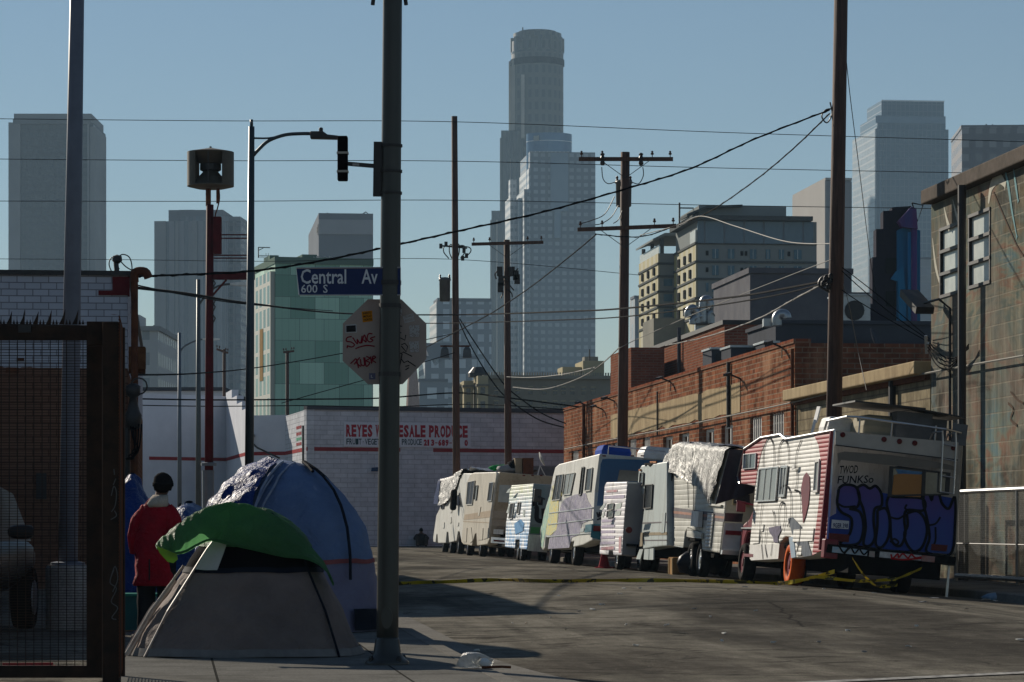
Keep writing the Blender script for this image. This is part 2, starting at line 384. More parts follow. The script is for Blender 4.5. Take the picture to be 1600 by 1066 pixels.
# --- red brick warehouse
sB1, sB0 = s_of(881, T0), s_of(1242, T0)
zb = 6.35
brk = thing('brick_warehouse', 'long low red brick warehouse with barred windows and a pale plaster band', 'building', st(sB0, T0, 0), TH)
mb = MB(); wins = []
for (u0, u1, v0, v1, bars) in [(1172, 1190, 652, 690, 1), (1203, 1225, 645, 686, 1), (1127, 1145, 664, 700, 0), (1098, 1116, 670, 702, 0), (1061, 1077, 677, 706, 0), (1036, 1051, 682, 708, 0), (1004, 1016, 683, 712, 1), (982, 994, 686, 714, 1), (893, 904, 704, 722, 1), (958, 966, 692, 716, 1)]:
    s1_, s0_ = s_of(u0, T0), s_of(u1, T0); Yc = st((s0_ + s1_) / 2, T0).y
    wins.append((s0_, s1_, zat(v1, Yc) - .5, zat(v0, Yc), bars))
# wall front built round its openings
cuts = sorted(set([sB0, sB1] + [w[0] for w in wins] + [w[1] for w in wins]))
for a, b in zip(cuts[:-1], cuts[1:]):
    w = [q for q in wins if q[0] <= a + 1e-6 and q[1] >= b - 1e-6]
    if w: sbox(mb, a, b, T0, T0 + .4, WZ, w[0][2]); sbox(mb, a, b, T0, T0 + .4, w[0][3], zb)
    else: sbox(mb, a, b, T0, T0 + .4, WZ, zb)
sbox(mb, sB0 + .4, sB1 - .4, T0 + 24, T0 + 24.4, WZ, zb); sbox(mb, sB0, sB0 + .4, T0 + .4, T0 + 24.4, WZ, zb); sbox(mb, sB1 - .4, sB1, T0 + .4, T0 + 24.4, WZ, zb)
mb.build('wall', M_redbrick, brk)
mb = MB(); sbox(mb, sB0 + .4, sB1 - .4, T0 + .4, T0 + 24, zb - .7, zb - .6); mb.build('roof', M_grayp, brk)
for (s0_, s1_, z0_, z1_, bars) in wins:
    mb = MB(); sbox(mb, s0_, s1_, T0 + .3, T0 + .34, z0_, z1_); w = mb.build('window', M_black if bars else M_glass, brk)
    mb = MB()
    if bars:
        n = 6
        for i in range(1, n): q = s0_ + (s1_ - s0_) * i / n; sbox(mb, q - .03, q + .03, T0 + .05, T0 + .09, z0_, z1_ + .03)
        for q in (.3, .75): sbox(mb, s0_, s1_, T0 + .1, T0 + .13, z0_ + (z1_ - z0_) * q, z0_ + (z1_ - z0_) * q + .06)
        mb.build('window_bars', M_white, w)
    else:
        sbox(mb, s0_, s0_ + .09, T0 + .12, T0 + .2, z0_, z1_); sbox(mb, s1_ - .09, s1_, T0 + .12, T0 + .2, z0_, z1_); sbox(mb, s0_ + .09, s1_ - .09, T0 + .12, T0 + .2, z1_ - .1, z1_)
        q = (s0_ + s1_) / 2; sbox(mb, q - .05, q + .05, T0 + .12, T0 + .2, z0_, z1_ - .1)
        mb.build('window_frame', M_white, w)
mb = MB(); a, b = s_of(1157, T0), s_of(955, T0)
pts = []
zlo, zhi = zat(644, st(a, T0).y), zat(598, st(a, T0).y)
for i in range(25): pts.append((a + (b - a) * i / 24, zhi + .1 * noise.noise((i * .9, 3, 0))))
for i in range(24, -1, -1): pts.append((a + (b - a) * i / 24, zlo + .12 * noise.noise((i * .8, 9, 0))))
mb.prism([st(s_, T0 - .02, z_) for s_, z_ in pts], st(0, .05)); mb.build('plaster_band', M_stucco, brk)
mb = MB(); sbox(mb, sB0, sB1, T0 - .04, T0 + .45, zb, zb + .12); mb.build('coping', M_redbrick2, brk)
def dpipe(par, u, v0, v1, t, r, mat, name='drain_pipe', vtop=None):
    s_ = s_of(u, t); Y = st(s_, t).y; m_ = MB(); m_.tube([st(s_, t, zat(v1, Y)), st(s_, t, zat(v0, Y))], r, 8); return m_.build(name, mat, par)
dpipe(brk, 1138, 566, 668, T0 - .07, .06, M_dark); dpipe(brk, 912, 632, 720, T0 - .1, .07, M_rust); dpipe(brk, 1027, 612, 680, T0 - .06, .03, M_dark); dpipe(brk, 1238, 545, 690, T0 - .08, .05, M_rust)
for (u, v) in [(1048, 597), (918, 634), (1222, 543), (942, 640), (1157, 592), (960, 627)]:
    p = Pt(u, v, T0); mb = MB(); mb.bar(p, p + st(0, -.35, .14), .05); mb.bar(p + st(-.15, -.5, .1), p + st(.05, -.3, .16), .13, .08); mb.bar(p + Vector((0, 0, -.3)), p, .04); mb.build('wall_light', M_dark, brk)
# --- taller brick block behind
TB = 25.
tb = thing('brick_building', 'taller plain red brick block with rooftop ducts rising behind the long warehouse', 'building', st(s_of(1132, TB), TB, 0), TH)
s0_, s1_ = s_of(1132, TB), s_of(985, TB); ztb = zat(507, st(s0_, TB).y)
mb = MB(); sbox(mb, s0_, s1_, TB, TB + 7, WZ, ztb); mb.build('wall', M_redbrick2, tb)
mb = MB(); sbox(mb, s0_ + 6, s0_ + 16, TB + 7.02, TB + 12, WZ, ztb + .2); mb.build('rear_wall', M_redbrick2, tb)
mb = MB(); sbox(mb, s0_ - .08, s1_ + .1, TB - .1, TB + 7.1, ztb, ztb + .2); sbox(mb, s0_ + 5.9, s0_ + 16, TB + 7.11, TB + 12.1, ztb + .2, ztb + .45); mb.build('coping', M_dark, tb)
STAIR = 1
dpipe(tb, 1061, 512, 590, TB - .15, .09, M_grayp, 'flue')
def duct(name, label, pts, r, parent=None):
    m_ = MB(); m_.tube(spline(pts, 5), r, 10); return m_.build(name, M_galv, parent, smooth=True)
dm = thing('rooftop_duct', 'cluster of shiny bent ventilation ducts on the tall brick roof', 'roof vent', P(1098, 505, 150), 0)
Yd = 150
for pts in ([(1090, 507), (1090, 490), (1082, 482), (1076, 488), (1076, 496)], [(1099, 507), (1099, 474), (1104, 468), (1109, 474), (1108, 482)], [(1110, 507), (1110, 492), (1114, 488)], [(1083, 507), (1084, 500), (1090, 496), (1100, 494)]):
    duct('duct', '', [P(u, v, Yd) for u, v in pts], .22, dm)
mb = MB(); p = P(1086, 508, Yd + .5); q = P(1108, 500, Yd + .5); mb.box(p.x, q.x, Yd + .2, Yd + 1.2, p.z - .3, q.z); mb.build('duct_base', M_galv, dm)
dm = thing('rooftop_duct', 'single goose neck metal vent on the dark grey flat roof', 'roof vent', P(1214, 508, 120), 0)
duct('duct', '', [P(1214, 510, 120), P(1214, 497, 120), P(1219, 491, 120), P(1227, 492, 120), P(1229, 498, 120)], .2, dm)
mb = MB(); p = P(1193, 510, 120.4); q = P(1210, 498, 120.4); mb.box(p.x, q.x, 120.3, 121, p.z, q.z); mb.build('vent_box', M_galv, dm)
# --- dark grey flat roofed buildings behind the beige wall
def fbox(name, label, u0, u1, v0, v1, Y, D, mat, part='wall', rz=TH, cat='building', group=None):
    """block facing the camera: left/right pixel columns, top/bottom rows, distance, depth"""
    a = P(u0, v1, Y); c_, s_ = cos(rz), sin(rz); k2 = (u1 - U0) / F; W = (k2 * Y - a.x) / (c_ - k2 * s_)
    o = thing(name, label, cat, (a.x, Y, a.z), rz, group); mb = MB(); mb.box(0, W, 0, D, 0, zat(v0, Y) - a.z); mb.build(part, mat, o, local=True)
    return o, W, zat(v0, Y) - a.z
def flank_box(par, name, mat, u0, u1, u2, v, Y, rz=TH):
    c_, s_ = cos(rz), sin(rz); x1 = (u1 - U0) / F * Y; k2 = (u2 - U0) / F; W = (k2 * Y - x1) / (c_ - k2 * s_); k0 = (u0 - U0) / F; D = (x1 - k0 * Y) / (s_ + k0 * c_)
    mb = MB(); mb.box(0, W, 0, D, WZ, zat(v, Y), Matrix.Translation((x1, Y, 0)) @ Matrix.Rotation(rz, 4, 'Z')); return mb.build(name, mat, par)
flank_box(tb, 'stair_block', M_redbrick2, 954, 986, 1038, 543, 150)
gr1, w_, h_ = fbox('flat_roof_building', 'low dark grey flat roofed block behind the beige block wall', 1240, 1462, 537, 660, 96, 8, M_grayp)
mb = MB(); mb.box(-.1, w_ + .1, -.12, 8, h_, h_ + .12); mb.build('coping', M_grayp, gr1, local=True)
gr2, w_, h_ = fbox('flat_roof_building', 'dark blue grey wall with a flat top just behind the low grey block', 1212, 1462, 506, 600, 122, 6, M_grayp)
mb = MB(); mb.box(-.1, w_, -.12, 6, h_, h_ + .15); mb.build('coping', M_grayp, gr2, local=True)
M_gbox = pm('grey_render', (.15, .15, .16), (.1, .1, .115), .5, .85, bump=.15)
gr3, w_, h_ = fbox('grey_block', 'plain windowless grey box building below the apartment block', 1172, 1330, 427, 600, 165, 11.2, M_gbox)
mb = MB(); mb.box(-.1, w_ + .1, -.12, 11.3, h_, h_ + .3); mb.build('coping', M_gbox, gr3, local=True)
for lab, u0, u1, v0, v1, Y in [('pale rooftop air handler box beside the big wooden pole on the grey roof', 1310, 1360, 462, 508, 135), ('small dark rooftop cooling unit near the edge of the brick warehouse', 1112, 1140, 546, 572, 118), ('long low dark cooling unit on the warehouse roof behind its parapet', 1142, 1196, 543, 568, 114), ('dark square duct box at the high end of the warehouse roof', 1195, 1216, 536, 556, 112)]:
    o, w_, h_ = fbox('cooling_unit', lab, u0, u1, v0, v1, Y, 2., M_galv if u0 > 1300 else M_grayp, 'casing', cat='rooftop unit')
    mb = MB(); mb.lathe([(h_ * .34, 0), (h_ * .34, .06), (h_ * .28, .06)], (w_ * .5, 0, h_ * .5), 16, Matrix.Rotation(pi / 2, 4, 'X')); mb.build('fan_grille', M_dark, o, local=True)
    mb = MB(); mb.box(-.05, w_ + .05, -.1, 2.05, h_, h_ + .08); mb.build('lid', M_galv, o, local=True)
# --- blue painted stair tower
M_mblue = pm('mural_blue', (.015, .11, .24), (.02, .17, .32), .8, .6, stretch=(1, 1, .12)); M_mpur = pm('mural_purple', (.12, .035, .13), (.05, .07, .2), .8, .6, stretch=(1, 1, .2)); M_mdark = pm('mural_navy', (.012, .011, .022), (.02, .016, .03), .8, .6)
Ym = 190
mt = thing('mural_tower', 'narrow tower painted black, blue and purple with a stepped dark edge', 'building', P(1360, 560, Ym), 0)
def px(par, name, mat, poly, Y, D): m_ = MB(); m_.prism([P(u, v, Y) for u, v in poly], (0, D, 0)); return m_.build(name, mat, par)
px(mt, 'dark_wall', M_mdark, [(1358, 560), (1358, 475), (1363, 475), (1363, 402), (1369, 402), (1369, 358), (1380, 358), (1380, 330), (1394, 329), (1394, 324), (1424, 322), (1424, 560)], Ym, 1.5)
px(mt, 'blue_wall', M_mblue, [(1402, 560), (1402, 360), (1411, 356), (1438, 360), (1438, 560)], Ym - .5, .45)
px(mt, 'blue_bulge', M_mblue, [(1393, 560), (1391, 542), (1396, 520), (1404, 505), (1413, 560)], Ym - .9, .35)
px(mt, 'blue_bulge', M_mblue, [(1392, 436), (1400, 424), (1412, 416), (1416, 470), (1416, 520), (1406, 520), (1403, 440)], Ym - .9, .35)
mb = MB(); 
for u, w, m_ in ((1428, 5, 0), (1421, 3, 1)): mb.m = m_; mb.tube([P(u, 560, Ym - .9), P(u, 345 + (18 if m_ else 0), Ym - .9)], w * Ym / F, 10)
mb.build('painted_column', [M_mpur, M_mblue], mt, smooth=True)
px(mt, 'purple_cap', M_mpur, [(1404, 345), (1424, 323), (1432, 326), (1434, 358), (1410, 354)], Ym - 1.2, 1.1)
mb = MB(); fr = [P(1425, 317, Ym - .2), P(1442, 321, Ym - .2), P(1434, 346, Ym - .2)]; mb.tube(fr + [fr[0]], .05, 5); mb.build('roof_frame', M_dark, mt)
for vv in (403, 455, 505): px(mt, 'window_recess', M_black, [(1384, vv), (1401, vv), (1401, vv + 24), (1384, vv + 24)], Ym - .12, .1)
# --- beige block wall
sW0, sW1 = s_of(1452, T0), s_of(1243, T0) - .02; zw = 4.75
bw = thing('block_building', 'low beige concrete block building between the brick warehouse and the mural wall', 'building', st(sW0, T0, 0), TH)
mb = MB(); sbox(mb, sW0, sW1, T0 + .02, T0 + 14, WZ, zw); mb.build('wall', M_block, bw)
mb = MB(); sbox(mb, sW0 + .02, sW1 + .1, T0 - .35, T0 + .5, zw, zw + .3); mb.build('eave', M_stucco, bw, bevel=.03)
mb = MB(); sbox(mb, sW0 + .02, sW1, T0 - .1, T0 + 14, zw - .12, zw - .002); mb.build('fascia', M_rust, bw)
dpipe(bw, 1394, 592, 690, T0 - .1, .09, M_dark); dpipe(bw, 1317, 560, 585, T0 + 3, .12, M_galv, 'vent_pipe')
mb = MB(); pp = Pt(1331, 556, T0 + 3); mb.tube([pp + Vector((0, 0, -1.6)), pp], .13, 8); mb.tube([pp, pp + Vector((0, 0, .06))], .2, 8); mb.build('vent_pipe', M_galv, bw)
# --- mural building
sM0, sM1 = 44., s_of(1455, T0)
zm = 8.55
mu = thing('mural_building', 'tall concrete block building with faded mural, steel windows and dark eave', 'building', st(sM1, T0, 0), TH)
mwin = []
for (u0, u1, v0, v1) in [(1469, 1501, 357, 460), (1514, 1548, 336, 445)]:
    s1_, s0_ = s_of(u0, T0), s_of(u1, T0); mwin.append((s0_, s1_, zat(v1 - 5, st(s0_, T0).y), zat(v0 + 3, st(s1_, T0).y)))
mb = MB(); cuts = sorted([sM0, sM1] + [q for w in mwin for q in w[:2]])
for a, b in zip(cuts[:-1], cuts[1:]):
    w = [q for q in mwin if q[0] <= a + 1e-6 and q[1] >= b - 1e-6]
    if w: sbox(mb, a, b, T0, T0 + .3, WZ, w[0][2]); sbox(mb, a, b, T0, T0 + .3, w[0][3], zm)
    else: sbox(mb, a, b, T0, T0 + .3, WZ, zm)
sbox(mb, sM1 - .3, sM1, T0 + .3, T0 + 16, WZ, zm); sbox(mb, sM0, sM0 + .3, T0 + .3, T0 + 16, WZ, zm); sbox(mb, sM0 + .3, sM1 - .3, T0 + 15.7, T0 + 16, WZ, zm)
mb.build('wall', M_mural, mu)
mb = MB(); sbox(mb, sM0 - .3, sM1 + .1, T0 - .22, T0 + 16.3, zm + .02, zm + .34); mb.build('roof', pm('brown_eave', (.12, .1, .085), (.07, .06, .05), 3, .8), mu, bevel=.03)
for i, (s0_, s1_, z0_, z1_) in enumerate(mwin):
    mb = MB(); sbox(mb, s0_ + .01, s1_ - .01, T0 + .05, T0 + .07, z0_, z1_); w = mb.build('window', M_wglass, mu)
    mb = MB(); hh = (z1_ - z0_) / 3
    for j in range(4): sbox(mb, s0_, s1_, T0 - .03, T0 + .045, z0_ + hh * j - .035, z0_ + hh * j + .035)
    for q in (s0_, s1_ - .07): sbox(mb, q, q + .07, T0 - .02, T0 + .04, z0_ + .04, z1_ - .04)
    mb.build('window_frame', M_dark, w)
mb = MB(); s_ = s_of(1503, T0 - .3); mb.tube([st(s_, T0 - .3, rwz(s_)), st(s_, T0 - .3, zm + .02)], .09, 10); mb.build('drain_pipe', M_dark, mu)
mb = MB(); mb.tube([st(s_ - .35, T0 - .3, rwz(s_)), st(s_ - .35, T0 - .3, 2.)], .05, 8); mb.build('bollard_pipe', M_dark, mu)
p = Pt(1477, 478, T0); mb = MB(); mb.tube([p + st(-.6, -.05, -3.2), p + st(-.6, -.05, -.1), p + st(-.6, -.3, .1), p + st(-.1, -.5, .05)], .03, 6); mb.bar(p + st(-.15, -.5, -.12), p + st(.9, -.6, .35), .42, .16); mb.build('flood_light', M_dark, mu)
# mural strokes that can be told apart
mb = MB(); nl = st(0, -1)
cols = [pm('mural_white', (.55, .53, .44)), pm('mural_teal', (.2, .36, .38)), pm('mural_pink', (.46, .26, .2)), pm('mural_brown', (.1, .065, .045)), pm('mural_ochre', (.46, .34, .18))]
for m_, w, uv in [(0, [.03, .16, .04], [(1457, 372), (1462, 415), (1470, 448)]), (0, [.02, .13, .2], [(1475, 322), (1480, 345), (1484, 358)]), (0, [.02, .12, .17], [(1489, 312), (1494, 333), (1500, 350)]), (0, [.1, .22, .24, .1], [(1545, 318), (1550, 290), (1562, 279), (1572, 290)]), (1, [.05, .14, .1, .03], [(1570, 262), (1576, 290), (1582, 330), (1590, 372)]), (1, [.03, .12, .05], [(1584, 262), (1588, 290), (1592, 316)]), (3, .05, [(1553, 300), (1570, 340), (1590, 385), (1600, 400)]), (3, .06, [(1576, 630), (1584, 640), (1580, 655), (1590, 665)]), (3, .05, [(1580, 612), (1590, 624), (1600, 630)])]:
    pts = spline([Pt(u, v, T0) for u, v in uv], 5); n = len(pts)
    ww = w if not isinstance(w, list) else [w[min(int(i / (n - 1) * (len(w) - 1)), len(w) - 2)] * (1 - (i / (n - 1) * (len(w) - 1)) % 1) + w[min(int(i / (n - 1) * (len(w) - 1)) + 1, len(w) - 1)] * ((i / (n - 1) * (len(w) - 1)) % 1) for i in range(n)]
    mb.m = m_; mb.ribbon(pts, ww, nl, .003 + .0015 * len(mb.f) / 10)
mb.build('mural_painting', cols, mu)
# chain link fence before the mural building
def chain_mesh(mb, a, b, z0, z1, step=.085, r=.003):
    a = Vector(a); b = Vector(b); L = (b - a).length; d = (b - a) / L; n = int(L / step); h = z1 - z0
    for i in range(-int(h / step), n):
        for sg in (0, 1):
            x0, y0, x1, y1 = i * step, 0., i * step + h, h
            if x0 < 0: y0 -= x0; x0 = 0
            if x1 > L: y1 -= x1 - L; x1 = L
            if x1 <= x0: continue
            if sg: y0, y1 = h - y0, h - y1
            mb.tube([a + d * x0 + Vector((0, 0, z0 + y0)), a + d * x1 + Vector((0, 0, z0 + y1))], r, 3, False)
tF = 16.3
fs0, fs1 = 50., s_of(1494, tF)
cf = thing('chain_link_fence', 'galvanised chain link fence standing in front of the mural wall', 'fence', st(fs1, tF, rwz(60)), TH)
mb = MB(); chain_mesh(mb, st(fs0, tF), st(fs1, tF), rwz(58) + .05, 2.0); mb.build('mesh_panel', M_galv, cf)
mb = MB(); mb.tube([st(fs0, tF, 2.03), st(fs1, tF, 2.03)], .045, 8); mb.build('top_rail', M_alu, cf); mb = MB(); mb.tube([st(fs0, tF, .95), st(fs1, tF, .95)], .012, 6); mb.build('middle_wire', M_dark, cf)
mb = MB(); mb.tube([st(fs0, tF, rwz(58) + .12), st(fs1, tF, rwz(58) + .12)], .05, 8); mb.build('bottom_rail', M_galv, cf)
for s_ in (fs1, fs1 - 4.6, fs1 - 9.2, fs1 - 13.8): mb = MB(); mb.tube([st(s_, tF, rwz(s_)), st(s_, tF, 2.06)], .04, 8); mb.build('post', M_galv, cf)
# conduit along the walls
cw = MB()
cw.tube(spline([Pt(u, v, T0 - .16) for u, v in [(882, 702), (950, 688), (1040, 671), (1140, 650), (1238, 629), (1330, 606), (1450, 583), (1520, 570), (1600, 556)]], 4), .024, 5)
tag(cw.build('wall_cable', pm('grey_conduit', (.28, .27, .24))), 'pale cable strung along the walls above the barred windows', 'cable')
# ---------------------------------------------------------------- white produce warehouse closing the street
M_wbrick = brick('white_painted_brick', (.62, .635, .665), (.54, .555, .59), (.42, .43, .46), .75, .25, .02, .5, var=.35)
M_wpaint = pm('white_render', (.68, .7, .75), (.57, .59, .64), .5, .8, bump=.1)
M_stripe = pm('red_stripe', (.33, .035, .04), (.22, .03, .035), 1, .7)
M_red = pm('red_lettering', (.4, .015, .035), (.3, .015, .03), 2, .6); M_dkgreen = pm('dark_lettering', (.02, .06, .07)); M_grn = pm('green_lettering', (.1, .4, .25))
YA = 157.
def wx(u, Y): return Vector(((u - U0) / F * Y, Y, 0))
A0 = wx(479, YA); A1 = wx(905, 162.8); B1 = wx(446, 166.5); C1 = wx(385, 167.5); D1 = wx(353, 182.); E1 = wx(150, 176.)
A2 = A0 + (A1 - A0) * 1.9
wh = thing('produce_warehouse', 'long white painted brick produce warehouse with red stripe and large sign', 'building', (A0.x, A0.y, .1), math.atan2(A1.y - A0.y, A1.x - A0.x))
def wallseg(par, a, b, z0, z1, mat, th=.4, name='wall'):
    d = (b - a).normalized(); q = Vector((-d.y, d.x, 0)); m_ = MB(); m_.prism([a + Vector((0, 0, z0)), b + Vector((0, 0, z0)), b + Vector((0, 0, z1)), a + Vector((0, 0, z1))], q * th); return m_.build(name, mat, par)
zA = zat(640, YA); zE = zat(615, 178)
AM = A0 + (A2 - A0) * .0
# loading door gap hidden low right: dark shutter
wallseg(wh, A0, A2, -.3, zA, M_wbrick)
wallseg(wh, B1, A0, -.3, zA, M_wbrick, -.4 if 0 else .4)
wallseg(wh, C1, B1, -.3, zat(649, 167), M_wpaint)
wallseg(wh, D1, C1, -.3, zat(646, 175), M_wpaint)
wallseg(wh, E1, D1, -.3, zE, M_wpaint)
for i, (f0, f1, dz) in enumerate(((0., .3, 1.5), (.3, .55, 1.0), (.55, .8, .5))): wallseg(wh, D1.lerp(C1, f0), D1.lerp(C1, f1), zat(646, 175), zat(646, 175) + dz, M_wpaint)
d = (A2 - A0).normalized(); q = Vector((-d.y, d.x, 0))
mb = MB(); mb.prism([p_ + Vector((0, 0, zA - .5)) for p_ in (A0 + Vector((.7, .5, 0)), A2 + q * .5, A2 + q * 26, D1 + Vector((1.2, 3, 0)), C1 + Vector((.9, .7, 0)), B1 + Vector((.8, .7, 0)))], (0, 0, .1)); mb.build('roof', M_grayp, wh)
mb = MB(); mb.prism([A0 - q * .08 + Vector((0, 0, zA)), A2 - q * .08 + Vector((0, 0, zA)), A2 + q * .5 + Vector((0, 0, zA)), A0 + q * .5 + Vector((0, 0, zA))], (0, 0, .22)); mb.build('coping', M_grayp, wh)
def strip(par, a, b, za, zb_, h, mat, off=.012, name='stripe'):
    d = (b - a).normalized(); q = Vector((d.y, -d.x, 0)); m_ = MB()
    m_.prism([a + q * off + Vector((0, 0, za)), b + q * off + Vector((0, 0, zb_)), b + q * off + Vector((0, 0, zb_ + h)), a + q * off + Vector((0, 0, za + h))], -q * (off - .001)); return m_.build(name, mat, par)
zs = zat(704.5, YA); hs = .2
k1 = (622 - 479) / (905 - 479.); k2 = (673 - 479) / (905 - 479.)
strip(wh, A0, A0.lerp(A1, k1), zs, zs, hs, M_stripe); strip(wh, A0.lerp(A1, k2), A1, zs, zs, hs, M_stripe); strip(wh, A1, A2, zs, zs, hs, M_stripe)
strip(wh, B1, A0, zs, zs, hs, M_stripe); strip(wh, C1, B1, zs, zs, hs, M_stripe); strip(wh, D1, C1, zs, zs, hs, M_stripe); strip(wh, E1 .lerp(D1, .4), D1, zs, zs, hs, M_stripe)
strip(wh, A0.lerp(A2, .3), A2, .1, .1, .55, pm('dark_base_band', (.12, .13, .15)), name='base_band')
mb = MB(); a = A0.lerp(A1, (812 - 479) / 426.); nq = Vector((d.y, -d.x, 0)); b = A1.lerp(A2, .2)
mb.prism([a + nq * .02 + Vector((0, 0, .3)), b + nq * .02 + Vector((0, 0, .3)), b + nq * .02 + Vector((0, 0, zs - .7)), a + nq * .02 + Vector((0, 0, zs - .7))], -nq * .015); mb.build('shutter_door', pm('grey_shutter', (.2, .21, .22)), wh)
# sign panel with its lettering
def Aat(u): f = (u - 479) / 426.; return A0.lerp(A1, f)
def on_A(u, v, off=0.): p = Aat(u); p = p + nq * off; p.z = zat(v, Aat(u).y); return p
sg = thing('shop_sign', 'white sign board lettered in red and black on the warehouse wall', 'sign', on_A(535, 698, .05), math.atan2(A1.y - A0.y, A1.x - A0.x))
mb = MB(); mb.prism([on_A(u, v, .06) for u, v in ((535, 698), (731, 700), (731, 662), (535, 660))], -nq * .045); mb.build('board', pm('sign_white', (.68, .7, .74), (.6, .62, .66)), sg)
SER = {'R': 'bb', 'E': 'b', 'Y': 'c', 'S': '', 'W': 't', 'H': 'bb', 'O': '', 'L': 'b', 'A': 'bb', 'P': 'b', 'D': 'b', 'U': 'tt', 'C': ''}
mb = MB()
def word(txt, u0, u1, v0, v1, bold, serif=False):
    n = len(txt); wd = (u1 - u0) / n; hgt = zat(v0, YA) - zat(v1, YA)
    for i, ch in enumerate(txt):
        if ch in ' ': continue
        a = u0 + wd * i; o = on_A(a + wd * .04, v1 + (a - 480) * .008, .066); e = on_A(a + wd * .94, v1 + (a - 480) * .008, .066)
        x = e - o
        if ch == '·': text(mb, '.', o + x * .35 + Vector((0, 0, hgt * .4)), x * .3, (0, 0, hgt), nq * .001); continue
        if ch == '-': mb.prism([o + x * .1 + Vector((0, 0, hgt * .38)), o + x * .9 + Vector((0, 0, hgt * .38)), o + x * .9 + Vector((0, 0, hgt * .55)), o + x * .1 + Vector((0, 0, hgt * .55))], nq * .003); continue
        text(mb, ch, o, x * (.55 if ch in '1' else 1), (0, 0, hgt), nq * .001, bold)
        if serif:
            for kx, kz in {'b': [(.1, 0), (.1, 1)], 'bb': [(.12, 0), (.88, 0)], 'c': [(.5, 0)], 't': [(.1, 1), (.9, 1)], 'tt': [(.12, 1), (.88, 1)]}.get(SER.get(ch, ''), []):
                c_ = o + x * kx + Vector((0, 0, hgt * (kz * .97 if kz else .0))); mb.prism([c_ - x * .17 - Vector((0, 0, hgt * .0)), c_ + x * .17, c_ + x * .17 + Vector((0, 0, hgt * .07)), c_ - x * .17 + Vector((0, 0, hgt * .07))], nq * .004)
word('REYES', 538, 579, 664, 681, .05, True); word('WHOLESALE', 583, 661, 664, 681, .05, True); word('PRODUCE', 665.5, 727, 664, 681, .05, True)
mb.build('lettering', M_red, sg)
mb = MB(); word('FRUIT·VEGETABLES', 538.5, 614, 685, 694, .02); word('PRODUCE', 623.5, 655, 685, 694, .02); mb.build('lettering', M_dkgreen, sg)
mb = MB(); word('213-689-7', 657.5, 708, 686, 694.5, .06); word('0', 721, 727, 686, 694.5, .06); mb.build('lettering', M_red, sg)
# small blade sign and lamp on that wall
mb = MB(); mb.prism([on_A(u, v, .4) for u, v in ((573, 737), (590, 737), (590, 730), (574, 731))], nq * .05); tag(mb.build('street_sign', pm('navy_sign', (.02, .05, .12))), 'tiny navy street sign seen beside the big steel pole', 'sign')
# faint painted notice on the sunlit end face
dB = (A0 - B1).normalized(); nB = Vector((dB.y, -dB.x, 0)); mb = MB()
for (v, txt, m_) in [(668, 'FRESH', 0), (678, 'ALL', 0), (686, 'FRUIT', 1), (694, 'DAILY', 0)]:
    f0, f1 = .52, .8; p = B1.lerp(A0, f0) + nB * .01; q = B1.lerp(A0, f1) + nB * .01; p.z = zat(v + 2, 160); q.z = p.z; mb.m = m_
    for i in range(3): a = p.lerp(q, .08 + i * .3); mb.prism([a, a + dB * .6, a + dB * .6 + Vector((0, 0, .16)), a + Vector((0, 0, .16))], nB * .004)
mb.build('painted_notice', [M_stripe, M_grn], wh)
mb = MB(); p = B1.lerp(A0, .93); p.z = 0; mb.tube([p + nB * .1 + Vector((0, 0, 1)), p + nB * .1 + Vector((0, 0, 6.6))], .06, 6); mb.build('conduit', M_dark, wh)
p = C1.lerp(B1, .12); mb = MB(); a = Vector((p.x, p.y - .1, zat(690, 167))); mb.tube([a, a + Vector((.4, -.6, -.35)), a + Vector((1.7, -1.4, -.95))], .05, 6); mb.box(a.x - .2, a.x + .2, a.y - .3, a.y + .1, a.z + .25, a.z + .4); mb.build('bracket_light', M_dark, wh)
fbt, w_, h_ = fbox('white_warehouse', 'plain pale flat roofed warehouse block seen behind the thin lamp posts', 150, 350, 611, 850, 205, 20, M_wpaint, rz=0)
mb = MB(); mb.box(-.1, w_ + .1, -.15, 20, h_, h_ + .25); mb.build('coping', M_grayp, fbt, local=True)
# ---------------------------------------------------------------- white and brown painted brick building in the lot
def lotbrick():
    k = NT('two_tone_brick'); v, a, z = k.wallvec(); b = k.n('TexBrick')
    b.inputs['Scale'].default_value = 1; b.inputs['Brick Width'].default_value = .27; b.inputs['Row Height'].default_value = .115; b.inputs['Mortar Size'].default_value = .008
    k.l(v, b.inputs['Vector'])
    wob = k.math('ADD', z, k.math('MULTIPLY', k.noise(3, 3), .12)); f = k.math('GREATER_THAN', wob, 4.0)
    for nme, c in (('Color1', (.95, .95, .95)), ('Color2', (.82, .82, .82)), ('Mortar', (.4, .38, .38))): b.inputs[nme].default_value = L4(c)
    br = k.mix(k.noise(.9, 5), (.26, .13, .085), (.13, .075, .055)); wh_ = k.mix(k.noise(1.2, 5), (.58, .6, .66), (.45, .47, .54))
    chip = k.ramp(k.noise(1.1, 3, rough=.4, stretch=(1.2, 1, 3.4)), [(.66, 0.), (.69, 1.)]); wh_ = k.mix(k.math('MULTIPLY', chip, .9), wh_, (.2, .1, .085))
    c = k.mix(1., k.mix(f, br, wh_), b.outputs['Color'], 'MULTIPLY')
    k.bump(k.math('MULTIPLY', b.outputs['Fac'], -1.), .7, .015); return k.end(c, .85, 0, 0.)
YL = 52.; xr = (199.5 - U0) / F * YL; zl = zat(431, YL); gl = .1
lb = thing('brick_building', 'single storey brick building painted white above and brown below behind the mesh gate', 'building', (xr, YL, gl), TH)
mb = MB(); M_lot = lotbrick(); mb.box(-24, 0, 0, 26, -.3, zl - gl); mb.build('wall', M_lot, lb, local=True)
